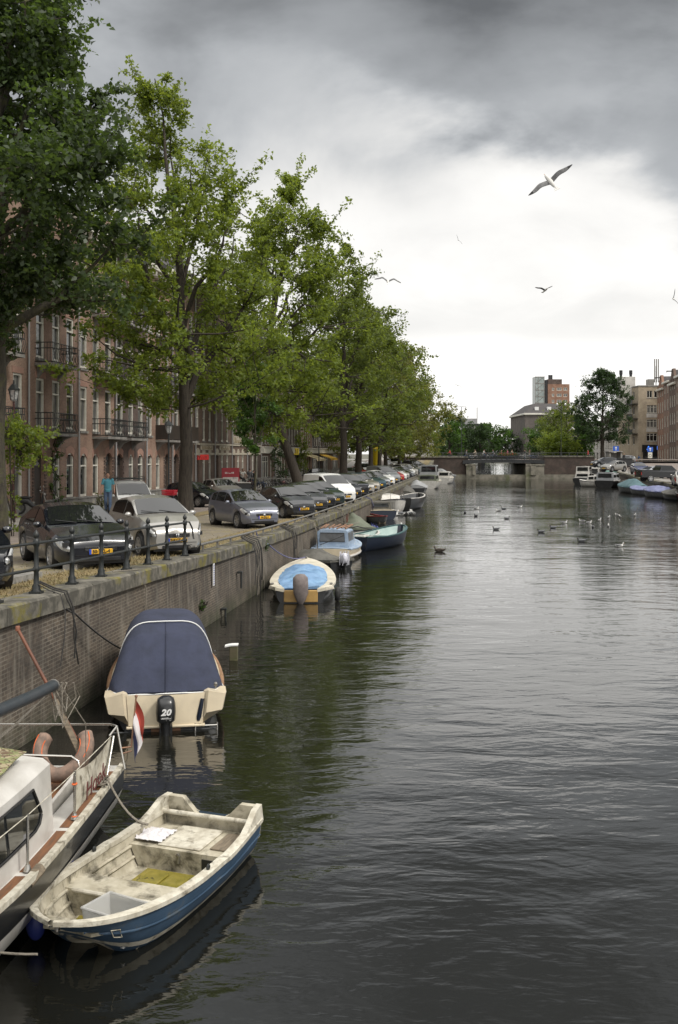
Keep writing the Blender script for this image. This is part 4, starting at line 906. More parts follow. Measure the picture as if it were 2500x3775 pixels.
# distant tree line closing the canal: reads as one mass
cl = []
for i in range(420):
    x = random.uniform(22, 150); y = random.uniform(335, 460); 
    if -4+.135*y < x < 16+.155*y and y < 470: x = random.uniform(22, 50) if random.random() < .5 else random.uniform(88, 150)
    cl.append((x, y, random.uniform(2, 9)))
for i in range(160): cl.append((random.uniform(35, 110), random.uniform(468, 480), random.uniform(1.5, 10)))
o = leaves('distant_woodland', cl, 70, .8, LF['deep'], 2.4, seed=5); tag(o, 'dark distant tree belt closing the view along the canal beyond the bridge', 'woodland', kind='stuff')
# climbing plant, leafy shoots and bush by the house fronts
def plant(name, loc, pts, n, size, leaf, spread, label, cat='plant', stem=True):
    root = empty(name, loc, 0, label, cat); mb = MB()
    for i in range(3): mb.tube([(random.uniform(-.1, .1), 0, 0)]+[Vector(p)+Vector((random.uniform(-.15, .15), 0, 0)) for p in pts[::2]], .018, 4)
    if stem: mb.build('stem', m_bark, root)
    leaves('foliage', pts, n, size, LF[leaf], spread, parent=root, seed=len(pts)+n); return root
plant('climbing_plant', qp(14.2, 50.8, 0), [(random.uniform(-.25, .25), random.uniform(-.3, .3), z) for z in np.linspace(.3, 4.3, 16)], 50, .12, 'mid', .30, 'green climbing plant growing up the red brick house front')
plant('bush', qp(12.8, 53.5, 0), [(random.uniform(-.25, .25), random.uniform(-.2, .2), z) for z in np.linspace(.15, .8, 9)], 45, .09, 'olive', .22, 'small round bush at the foot of the wall beside the walking man', 'bush')
plant('street_shrub', tl(36, 9.5), [(random.gauss(0, .55), random.gauss(0, .55), 3.2+random.uniform(-.7, .9)) for z in range(30)]+[(0, 0, z) for z in (.5, 1.2, 2, 2.6)], 60, .15, 'lime', .4, 'small leafy street tree with drooping shoots beside the nearest trunk', 'tree')
plant('climbing_plant', qp(13.9, 121, 0), [(random.gauss(0, .5), random.gauss(0, .5), z) for z in np.linspace(1, 5.2, 24)], 50, .25, 'lime', .6, 'bright green bush climbing beside the lantern right of the leaning tree')
plant('ivy', qp(12.2, 98, 0), [(random.gauss(0, .4), random.gauss(0, .4), z) for z in np.linspace(.4, 4.6, 18)], 45, .22, 'deep', .5, 'dark ivy column left of the leaning trunk')
# ================================================================ cars
def paint(name, c, metal=.35, rough=.32, dirt=True):
    m, t, b = newmat(name); co = nn(t, 'ShaderNodeTexCoord').outputs['Object']; f, _ = tnoise(t, co, 2.2, 6, .7, .2, .45, .8)
    fm = nn(t, 'ShaderNodeMath', operation='MULTIPLY'); fm.inputs[1].default_value = .35; t.links.new(f, fm.inputs[0])
    t.links.new(mixc(t, fm.outputs[0], c, tuple(x*.6+.012 for x in c)), b.inputs['Base Color']); b.inputs['Metallic'].default_value = metal; b.inputs['Roughness'].default_value = rough; b.inputs['Coat Weight'].default_value = .8; b.inputs['Coat Roughness'].default_value = .06; return m
CP = {'black': paint('paint_black', (.004, .005, .009), 0, .22), 'silver': paint('paint_silver', (.40, .385, .355), .6), 'bluegrey': paint('paint_blue_grey', (.19, .20, .245), .55), 'darkgrey': paint('paint_dark_grey', (.016, .017, .020), .1, .25),
      'green': paint('paint_dark_green', (.005, .018, .016), 0, .25), 'white': paint('paint_white', (.66, .66, .64), 0, .4), 'teal': paint('paint_teal', (.025, .06, .08), .35), 'grey': paint('paint_grey', (.22, .23, .24), .5), 'blue': paint('paint_blue', (.02, .03, .10), .4), 'red': paint('paint_red', (.35, .02, .02), .1), 'champagne': paint('paint_champagne', (.34, .32, .28), .55)}
SHP = {  # profile of the roof/bonnet line (x from the front, z), belt height, A pillar foot, roof front, roof rear, tail
 'hatch': dict(L=4.0, Wd=1.70, H=1.49, wb=(.80, 3.29), top=[(0, .60), (.06, .72), (.35, .84), (.95, .97), (1.25, 1.06), (1.95, 1.42), (2.45, 1.49), (3.2, 1.44), (3.55, 1.34), (3.85, 1.02), (3.97, .80), (4.0, .62)], belt=[(0, .58), (.4, .80), (1.1, .93), (2.5, .98), (3.7, 1.02), (4, .6)], ws=(1.22, 2.0), rr=3.45, sg=[(1.45, 2.10), (2.16, 2.95), (3.02, 3.42)], wr=.31),
 'round': dict(L=3.72, Wd=1.66, H=1.54, wb=(.72, 3.15), top=[(0, .62), (.05, .74), (.30, .90), (.75, 1.04), (1.05, 1.10), (1.75, 1.46), (2.25, 1.54), (2.9, 1.47), (3.3, 1.28), (3.6, 1.0), (3.70, .8), (3.72, .6)], belt=[(0, .6), (.3, .86), (.95, 1.0), (2.3, 1.03), (3.4, 1.06), (3.72, .6)], ws=(1.02, 1.8), rr=3.1, sg=[(1.25, 2.02), (2.08, 3.05)], wr=.31),
 'saloon': dict(L=4.45, Wd=1.78, H=1.41, wb=(.92, 3.55), top=[(0, .56), (.06, .68), (.4, .79), (1.2, .93), (1.45, .98), (2.2, 1.34), (2.7, 1.41), (3.2, 1.36), (3.9, 1.03), (4.35, .95), (4.42, .8), (4.45, .6)], belt=[(0, .54), (.5, .76), (1.3, .88), (2.6, .93), (4.1, .96), (4.45, .58)], ws=(1.42, 2.25), rr=3.2, sg=[(1.68, 2.55), (2.62, 3.4)], wr=.32),
 'city': dict(L=3.5, Wd=1.62, H=1.47, wb=(.68, 3.02), top=[(0, .58), (.05, .70), (.25, .82), (.70, .96), (.95, 1.04), (1.65, 1.40), (2.15, 1.47), (2.9, 1.42), (3.2, 1.30), (3.42, 1.0), (3.49, .8), (3.5, .6)], belt=[(0, .56), (.3, .78), (.9, .93), (2.2, 1.0), (3.3, 1.08), (3.5, .58)], ws=(.92, 1.7), rr=3.1, sg=[(1.15, 1.95), (2.02, 2.85)], wr=.29),
 'van': dict(L=4.55, Wd=1.78, H=1.86, wb=(.82, 3.55), top=[(0, .62), (.06, .78), (.35, .94), (.85, 1.14), (1.0, 1.22), (1.75, 1.72), (2.2, 1.84), (3.2, 1.86), (4.35, 1.80), (4.48, 1.6), (4.53, 1.0), (4.55, .6)], belt=[(0, .6), (.3, .88), (.95, 1.08), (2.2, 1.14), (4.5, 1.16), (4.55, .58)], ws=(.98, 1.82), rr=4.2, sg=[(1.25, 2.15)], wr=.31),
 'suv': dict(L=4.55, Wd=1.88, H=1.68, wb=(.88, 3.55), top=[(0, .72), (.06, .9), (.3, 1.0), (1.15, 1.10), (1.4, 1.15), (2.0, 1.56), (2.4, 1.68), (3.6, 1.62), (4.05, 1.52), (4.4, 1.15), (4.52, .9), (4.55, .7)], belt=[(0, .7), (.3, .94), (1.3, 1.06), (2.5, 1.12), (4.2, 1.2), (4.55, .68)], ws=(1.36, 2.05), rr=3.9, sg=[(1.62, 2.35), (2.43, 3.25), (3.33, 3.95)], wr=.37),
 'estate': dict(L=4.6, Wd=1.76, H=1.45, wb=(.92, 3.6), top=[(0, .58), (.06, .72), (.4, .84), (1.2, .96), (1.45, 1.02), (2.15, 1.38), (2.6, 1.45), (3.9, 1.42), (4.2, 1.34), (4.5, 1.0), (4.58, .8), (4.6, .6)], belt=[(0, .56), (.5, .8), (1.3, .9), (2.6, .96), (4.3, 1.0), (4.6, .58)], ws=(1.4, 2.2), rr=4.1, sg=[(1.66, 2.4), (2.48, 3.25), (3.33, 4.05)], wr=.31)}
WHL = {}
def wheel_mesh(r, spokes):
    if (r, spokes) in WHL: return WHL[(r, spokes)]
    w = .10; mb = MB(); mb.lathe([(r*.66, -w*.8), (r*.9, -w), (r*.985, -w*.7), (r, 0), (r*.985, w*.7), (r*.9, w), (r*.66, w*.8)], 28, capends=False); ty = mb.mesh('tyre', M['rubber'], 50)
    rb = MB(); rb.lathe([(r*.68, w*.80), (r*.70, w*.92), (r*.63, w*.95), (r*.60, w*.5), (r*.60, -w*.8)], 28, capends=False)
    rb.lathe([(.0, w*.82), (r*.17, w*.80), (r*.2, w*.6)], 14)
    for i in range(spokes):
        a = 2*pi*i/spokes; Mx = Matrix.Rotation(a, 4, 'Z'); h = r*.085*7/max(5, spokes)+.004
        rb.add([(r*.12, -h*1.2, w*.55), (r*.12, h*1.2, w*.55), (r*.64, h*.8, w*.75), (r*.64, -h*.8, w*.75), (r*.12, -h*1.2, w*.8), (r*.12, h*1.2, w*.8), (r*.64, h*.8, w*.93), (r*.64, -h*.8, w*.93)], [(4, 5, 6, 7), (0, 1, 5, 4), (2, 3, 7, 6), (1, 2, 6, 5), (3, 0, 4, 7)], Mx)
    rm = rb.mesh('rim', M['rim'], 40)
    db = MB(); db.lathe([(0, w*.35), (r*.62, w*.35)], 16); dk = db.mesh('hub', M['plastic_black']); WHL[(r, spokes)] = (ty, rm, dk); return WHL[(r, spokes)]
def make_car(shape, color, loc, heading, label, plate=None, group='cars parked along the left quay', lod=0, name='parked_car', rack=False, spokes=7, blackgrille=True, indicator=False, rear_view=False, cat='car', tweaks=None):
    """heading: direction (world angle) the nose points to. Local frame: x from nose backwards, y left, z up"""
    s = dict(SHP[shape]); s.update(tweaks or {}); L, Wd, H = s['L'], s['Wd'], s['H']; top, belt, r = s['top'], s['belt'], s['wr']; R_ = r+.055
    root = empty(name, loc, heading+pi, label, cat, group)
    ox = -L/2
    def plan(x):
        u = min(1, x/.75); v = min(1, (L-x)/.6); return (.70+.30*(1-(1-u)**2.4))*(.80+.20*(1-(1-v)**2.4))*Wd/2
    def section(x):
        w = plan(x); zt = interp(top, x); zb = min(interp(belt, x), zt-.012); zl = .19+.06*max(0, 1-x/.3)+.06*max(0, 1-(L-x)/.3)
        for xc in s['wb']:
            d = abs(x-xc)
            if d < R_: zl = max(zl, r+sqrt(max(0, R_**2-d*d)))
        k = max(0, (zt-zb))/(H-zb if H > zb else 1); k = min(1, k); ins = w*(.24 if shape != 'van' else .13)*min(1, k)
        zsh = max(zb-.10, zl+.03)
        g0 = w*.955-.0
        return [(w*.90, zl), (w*.985, min(zl+.10, zb-.02)), (w, lerp(zl, zb, .45)), (w*.992, max(zsh, lerp(zl, zb, .7))), (g0, zb),
                (g0-ins*.80, lerp(zb, zt, .86)), (g0-ins-w*.07, zt-.022*min(1, k*3+.3)), (w*.45, zt+.0), (0, zt+.022*min(1, .4+k))]
    xs = sorted({0, L, *[p[0] for p in top], *[round(L*i/30, 3) for i in range(31)], *[xc+R_*c for xc in s['wb'] for c in (-1.001, -.98, -.9, -.72, -.45, 0, .45, .72, .9, .98, 1.001)]})
    xs = [x for i, x in enumerate(xs) if i == 0 or x-xs[i-1] > .008 or x == L]
    mb = MB(); rows = []
    for x in xs:
        sc = section(x); rows.append([(ox+x, y, z) for y, z in sc]+[(ox+x, -y, z) for y, z in sc[-2::-1]])
    mb.grid(rows)
    for row, fl in ((rows[0], False), (rows[-1], True)): mb.add(row, [tuple(range(len(row))) if fl else tuple(range(len(row)-1, -1, -1))])
    body = mb.build('body', CP[color], root, 34)
    mb = MB(); mb.box(ox+.12, ox+L-.12, -Wd*.36, Wd*.36, .17, .62); mb.build('underbody', M['plastic_black'], root)
    mb = MB(); mb.box(ox+.1, ox+L-.1, -Wd*.44, Wd*.44, .56, .66)
    for xc in s['wb']:
        for sg in (1, -1): mb.lathe([(R_+.01, 0), (R_+.01, .28), (0, .29)], 18, Matrix.Translation((ox+xc, sg*(Wd/2-.04), r)) @ Matrix.Rotation(sg*pi/2, 4, 'X'), capends=False)
    mb.build('wheel_arch', M['plastic_black'], root)
    def surf(x, v, off=.006):   # v indexes the section points
        sc = section(x); i = min(int(v), len(sc)-2); f = v-i; y = lerp(sc[i][0], sc[i+1][0], f); z = lerp(sc[i][1], sc[i+1][1], f)
        dy, dz = sc[i+1][0]-sc[i][0], sc[i+1][1]-sc[i][1]; n = sqrt(dy*dy+dz*dz) or 1; return y+off*dz/n, z-off*dy/n
    # glazing
    wb = MB(); a, b_ = s['ws']; rws = []
    for i in range(9):
        u = i/8; x = lerp(a+.03, b_-.05, u); zt = interp(top, x); row = []
        y6 = section(x)[6][0]*.97+.02; 
        for j in range(9): t_ = -1+2*j/8; row.append((ox+x-.012, y6*t_*1.02, zt+.030-.028*t_**2*1.3))
        rws.append(row)
    wb.grid(rws); wb.build('windscreen', M['carglass'], root, 60)
    wb = MB(); rws = []
    xa, xb = s['rr']+.05, min(L-.12, s['rr']+(.42 if shape not in ('van', 'saloon') else .25 if shape == 'van' else .6))
    for i in range(5):
        x = lerp(xa, xb, i/4); zt = interp(top, x); y6 = section(x)[6][0]*.95; rws.append([(ox+x+.012, y6*t_, zt+.03-.03*t_*t_) for t_ in (-1, -.5, 0, .5, 1)])
    wb.grid(rws); wb.build('rear_window', M['carglass'], root, 60)
    for sg in (1, -1):
        for (xa, xb) in s['sg']:
            wb = MB(); rws = []
            for i in range(7):
                x = lerp(xa, xb, i/6); row = []
                for v in (4.08, 4.35, 4.65, 4.93): y, z = surf(x, v, .008); row.append((ox+x, sg*y, z))
                rws.append(row)
            wb.grid(rws); wb.build('side_window', M['carglass'], root)
    # wheels
    ty, rm, dk = wheel_mesh(r, spokes)
    for xc in s['wb']:
        for sg in (1, -1):
            w = inst('wheel', dk, root, (ox+xc, sg*(Wd/2-.10), r), (-sg*pi/2, 0, 0)); inst('tyre', ty, w); inst('rim', rm, w)
    # front: grille, intake, lamps, plate
    fz = interp(top, .02)
    fx = ox-.004
    def fbox(nm, y0, y1, z0, z1, mat, d=.02, x0=None):
        q = MB(); xx = (fx if x0 is None else x0); q.cbox(xx-d, xx+.10, y0, y1, z0, z1, .012); return q.build(nm, mat, root)
    wf = section(0)[2][0]
    g = fbox('grille', -wf*.58, wf*.58, fz-.14, fz-.035, M['plastic_black'], .012)
    q = MB(); 
    for k in range(3): q.box(fx-.02, fx+.05, -wf*.55, wf*.55, fz-.125+k*.032, fz-.118+k*.032)
    q.lathe([(0, 0), (.055, .0), (.055, .012), (.04, .016), (.0, .02)], 14, Matrix.Translation((fx-.018, 0, fz-.085)) @ Matrix.Rotation(-pi/2, 4, 'Y')); q.build('badge', M['chrome'], g)
    fbox('intake', -wf*.72, wf*.72, .24, .33, M['plastic_black'], .014)
    p = fbox('number_plate', -.26, .26, .40, .51, M['plate'], .03)
    if plate:
        inst('lettering', text_mesh(plate, .105, M['ink'], .003, sx=.95), p, (fx-.034, 0, .457), (R(90), 0, -R(90)))
        q = MB(); q.box(fx-.0325, fx-.02, .215, .262, .40, .51); q.build('country_band', M['plate_blue'], p)
    for sg in (1, -1):
        q = MB(); rws = []
        for i in range(6):
            x = lerp(.02, .50 if shape != 'round' else .42, i/5); row = []
            k = sin(pi*(i+.35)/6)
            for v in (3.95-.6*k, 3.9, 4.0, 4.0+.0): pass
            for f in (0, .33, .66, 1):
                sc = section(x); zc = sc[4][1]-.055; hh = .075*k+.012; z = zc-hh+2*hh*f; y = lerp(sc[3][0], sc[4][0], f)+.010+.018*sin(pi*f); row.append((ox+x-.012, sg*y, z))
            rws.append(row)
        q.grid(rws); o = q.build('headlight', M['lens'], root, 60)
        q = MB(); q.ell((ox+.14, sg*(section(.14)[4][0]-.03), section(.14)[4][1]-.075), (.10, .075, .055), 10, 6); q.build('reflector', M['lens'], o, 60)
        if indicator: q = MB(); q.ell((ox+.05, sg*(section(.05)[3][0]-.03), section(.05)[3][1]-.02), (.08, .09, .06), 8, 6); q.build('indicator', amber_on, root)
        q = MB(); rws = []
        for i in range(4):
            x = L-.02-.22*i/3; sc = section(x); rws.append([(ox+x+.008, sg*(lerp(sc[3][0], sc[4][0], f)+.012), sc[4][1]-.22+.2*f) for f in (0, .5, 1)])
        q.grid(rws); q.build('tail_light', M['redlens'], root)
        # mirrors, handles, door seams
        xm = s['sg'][0][0]+.05; y, z = surf(xm, 4.0, 0); q = MB(); q.ell((ox+xm-.02, sg*(y+.12), z+.07), (.07, .10, .075), 10, 7); q.tube([(ox+xm, sg*(y-.02), z+.01), (ox+xm, sg*(y+.08), z+.04)], .025, 5); q.build('mirror', CP[color], root, 60)
        if lod < 1:
            for (xa, xb) in s['sg'][:2]:
                q = MB(); y, z = surf(xb-.12, 3.55, .012); q.cbox(ox+xb-.24, ox+xb-.06, min(sg*y, sg*(y+.02)), max(sg*y, sg*(y+.02)), z-.015, z+.02, .006); q.build('door_handle', M['chrome'] if color == 'black' else CP[color], root)
            q = MB()
            for xs_ in [s['sg'][0][0]-.05]+[x[1]+.03 for x in s['sg'][:2]]:
                if abs(xs_-s['wb'][1]) < R_ or abs(xs_-s['wb'][0]) < R_: continue
                for v0, v1 in ((.6, 1.5), (1.5, 2.5), (2.5, 3.4), (3.4, 3.98)):
                    (y0, z0), (y1, z1) = surf(xs_, v0, .003), surf(xs_, v1, .003); q.add([(ox+xs_-.006, sg*y0, z0), (ox+xs_+.006, sg*y0, z0), (ox+xs_+.006, sg*y1, z1), (ox+xs_-.006, sg*y1, z1)], [(0, 1, 2, 3)])
            if q.v: q.build('door_seam', M['ink'], root)
    if lod < 1:
        q = MB(); x = a; zt = interp(top, x)
        for y0 in (-.35, .15): q.tube([(ox+x-.02, y0, zt+.03), (ox+x+.12, y0+.45, zt+.09)], .009, 4)
        q.build('wiper', M['plastic_black'], root)
        q = MB(); q.box(fx-.016, fx+.05, -wf*.9, wf*.9, .385, .393); q.build('bumper_line', M['plastic_black'], root)
    if rear_view:
        q = MB(); q.cbox(ox+L-.05, ox+L+.03, -.26, .26, .62, .73, .01); q.build('number_plate', M['plate'], root)
    if rack:
        q = MB(); z = H+.10
        for y in (-.6, 0, .6, -.3, .3): q.tube([(ox+1.9, y, z), (ox+4.2, y, z)], .018, 5)
        for x in (1.9, 2.3, 2.7, 3.1, 3.5, 3.9, 4.2): q.tube([(ox+x, -.68, z-.08), (ox+x, -.66, z), (ox+x, .66, z), (ox+x, .68, z-.08)], .018, 5)
        for y in (-.66, .66): q.tube([(ox+1.9, y, z-.1), (ox+1.9, y, z+.1), (ox+4.2, y, z+.1)], .015, 5)
        q.build('roof_rack', M['iron'], root)
    return root
amber_on = bpy.data.materials.new('indicator_lit'); amber_on.use_nodes = True; b_ = amber_on.node_tree.nodes['Principled BSDF']; b_.inputs['Base Color'].default_value = (.8, .25, .03, 1); b_.inputs['Emission Color'].default_value = (1, .4, .08, 1); b_.inputs['Emission Strength'].default_value = 1.5
TH = R(60); HD = -TH        # nose direction: towards the water and the camera
hv = Vector((cos(HD), sin(HD), 0)); HOFF = .0
def park(shape, color, plate_px, D, label, plate=None, th=None, z=None, **k):
    """place a car so that the middle of its front bumper is at distance D under photo column plate_px"""
    h = HD if th is None else -R(th); v = Vector((cos(h), sin(h), 0)); L = SHP[shape]['L']; p = pt(plate_px, D)-v*L/2
    off = XQ(p.y)-p.x; p.z = (GL(p.y, off) if z is None else z)-.02; return make_car(shape, color, p, h, label, plate, **k)
park('hatch', 'black', -115, 16.9, 'black car whose headlight and bumper alone enter the left picture edge', None, tweaks=None)
park('saloon', 'black', 372, 21.7, 'black two door car with eight spoke wheels, first fully visible car behind the iron railing', '50-TZL-4', spokes=8)
park('round', 'silver', 655, 25.9, 'rounded silver hatchback beside the black car behind the iron railing', '2-KGT-55', spokes=6)
park('hatch', 'bluegrey', 975, 39.2, 'blue grey five door hatchback parked alone past the end of the railing', '44-JXJ-3', spokes=7)
park('city', 'darkgrey', 1121, 46.2, 'small dark grey hatchback next right of the slim young tree', '45-KTL-6', spokes=6)
row2 = [('city', 'darkgrey', 1172, 50.6, 'small dark car squeezed between the dark grey hatchback and the dark green one', '84-KXD-1'),
        ('hatch', 'black', 1202, 54.2, 'black hatchback almost hidden behind the small dark cars', None),
        ('hatch', 'green', 1238, 57.2, 'dark green hatchback parked in front of the white van', '40-NZX-ZX'),
        ('van', 'white', 1279, 61.6, 'white delivery van with a round emblem, parked behind the leaning trunk', 'VK-107-X'),
        ('city', 'black', 1306, 66.4, 'small dark car tucked between the white van and the black off roader', None),
        ('suv', 'black', 1330, 70.2, 'black off roader with a broad grille parked right of the white van', None),
        ('estate', 'silver', 1355, 74.6, 'silver car showing only its front behind the black off roader', None),
        ('estate', 'champagne', 1376, 78.6, 'champagne coloured estate car with dark roof windows and upright grille', None),
        ('estate', 'teal', 1402, 84.5, 'teal blue estate car behind the champagne coloured one', None),
        ('hatch', 'grey', 1419, 89.5, 'grey car between the teal estate and the small white car', None),
        ('hatch', 'white', 1437, 94.6, 'small white car with a bright bonnet near the middle of the parked row', None),
        ('van', 'grey', 1457, 101, 'grey people carrier behind the small white car in the parked row', None),
        ('hatch', 'red', 1474, 107.5, 'small dark red car beyond the grey people carrier', None)]
for sh, c, px, D, lb, pl in row2: park(sh, c, px, D, lb, pl, lod=0 if D < 60 else 1, z=None)
cols = ['white', 'silver', 'black', 'grey', 'white', 'silver', 'black', 'teal', 'silver', 'black', 'grey', 'white']
shs = ['hatch', 'estate', 'saloon', 'hatch', 'city', 'suv', 'hatch', 'estate', 'hatch', 'van', 'hatch', 'city']
for i in range(11):
    D = 112.5+i*4.4; px = 1745-29360/D
    park(shs[i], cols[i], px, D, '%s car, number %s beyond the small dark red car in the quay row' % ({'white': 'white', 'silver': 'silver', 'black': 'black', 'grey': 'grey', 'teal': 'teal'}[cols[i]], ['one', 'two', 'three', 'four', 'five', 'six', 'seven', 'eight', 'nine', 'ten', 'eleven'][i]), lod=1)
# emblem on the white van's side
vn = next(o for o in bpy.data.objects if o.get('label', '').startswith('white delivery van')); q = MB()
q.tube([(.9+.20*cos(a), -.905, 1.30+.20*sin(a)) for a in np.linspace(0, 2*pi, 17)[:-1]], .014, 4, closed=True); q.tube([(.83, -.905, 1.40), (.9, -.905, 1.2), (.97, -.905, 1.40)], .02, 4); q.build('emblem', M['ink'], vn)
RG = 'vehicles parked on the house side of the street'
make_car('van', 'white', qp(9.9, 49.3, -.05)+Vector((0, 0, -.08)), R(-68), 'white van with a black roof rack parked near the walking man', None, RG, name='parked_van', rack=True, cat='van')
p = at(762, 1870, 1.42); make_car('city', 'black', p+Vector((-1.0, 1.6, 0)), R(-35), 'old black rounded car with one round headlight, behind the second tree trunk', None, RG, lod=1, tweaks=dict(H=1.38))
make_car('hatch', 'silver', pt(815, 66, 1.4)+Vector((0, .5, 0)), R(-60), 'pale green grey car half hidden behind the blue grey hatchback', None, RG, lod=1)
for i, (px, D, c, sh) in enumerate([(1170+0, 112, 'black', 'hatch'), (1292, 118, 'grey', 'hatch'), (1340, 136, 'white', 'van'), (1352, 143, 'silver', 'van'), (1318, 128, 'red', 'hatch'), (1368, 150, 'white', 'van'), (1450, 160, 'white', 'van')]):
    make_car(sh, c, pt(px, D, GL(D, 9)), R(-75), '%s %s across the street seen between the trunks, number %d from the left' % ({'black': 'black', 'grey': 'grey', 'white': 'white', 'silver': 'silver', 'red': 'dark red'}[c], 'van' if sh == 'van' else 'car', i+1), None, RG, lod=1)
# right bank
RC = 'cars on the right bank'
def rcar(sh, c, px, py, z, hd, lb, **k): p = at(px, py, z); return make_car(sh, c, p, hd, lb, None, RC, lod=1, **k)
rcar('hatch', 'blue', 2357, 1747, 1.85, R(-95), 'dark blue car with lit orange indicators driving towards the camera on the right bank', indicator=True, name='car')
rcar('estate', 'silver', 2515, 1790, 1.5, R(75), 'silver estate car with a red tail light cut by the right picture edge', rear_view=True)
rcar('saloon', 'grey', 2420, 1762, 1.6, R(20), 'grey car parked just behind the black pickup')
rcar('suv', 'grey', 2300, 1710, 2.5, R(180), 'silver grey van shaped car parked sideways behind the bin enclosure', )
rcar('hatch', 'black', 2228, 1722, 2.5, R(190), 'dark car with a pale bonnet parked at the foot of the large tree')
rcar('hatch', 'silver', 2262, 1738, 2.1, R(215), 'pale car beside the dark car near the bridge end')
# black pickup
def pickup(loc, hd):
    root = empty('pickup_truck', loc, hd+pi, 'black pickup truck with an open load bed parked on the right bank', 'pickup', RC)
    q = MB(); 
    prof = [(-2.6, .45), (-2.6, .95), (-2.3, 1.08), (-1.35, 1.15), (-.75, 1.72), (.35, 1.76), (.62, 1.2), (.62, 1.16), (2.6, 1.16), (2.65, .5)]
    def gl(x, z): return .88-.16*max(0, (z-1.15)/.6)
    q.grid([[(x, -gl(x, z), z) for x, z in prof], [(x, gl(x, z), z) for x, z in prof]]); 
    for sg in (1, -1):
        q.add([(x, sg*gl(x, z), z) for x, z in prof], [(0, 1, 2, 3, 7, 8, 9), (3, 4, 5, 6, 7)])
    q.build('body', CP['black'], root, 30)
    q = MB(); q.box(.7, 2.55, -.8, .8, 1.165, 1.18); q.build('load_bed', M['plastic_black'], root)
    q = MB()
    for sg in (1, -1): q.box(.62, 2.62, sg*.84-.04, sg*.84+.04, 1.16, 1.26)
    q.box(2.55, 2.64, -.84, .84, 1.1, 1.26); q.build('side_rail', CP['black'], root)
    for sg in (1, -1):
        q = MB(); q.add([(-1.15, sg*(gl(0, 1.2)+.012), 1.2), (.4, sg*(gl(0, 1.2)+.012), 1.2), (.25, sg*(gl(0, 1.65)+.012), 1.65), (-.75, sg*(gl(0, 1.65)+.012), 1.65)], [(0, 1, 2, 3)]); q.build('side_window', M['carglass'], root)
        q = MB(); q.box(2.63, 2.68, sg*.78-.07, sg*.78+.07, .75, 1.05); q.build('tail_light', M['redlens'], root)
    ty, rm, dk = wheel_mesh(.37, 6)
    for x in (-1.7, 1.65):
        for sg in (1, -1): w = inst('wheel', dk, root, (x, sg*.82, .37), (-sg*pi/2, 0, 0)); inst('tyre', ty, w); inst('rim', rm, w)
pickup(at(2440, 1776, 1.55), R(8))
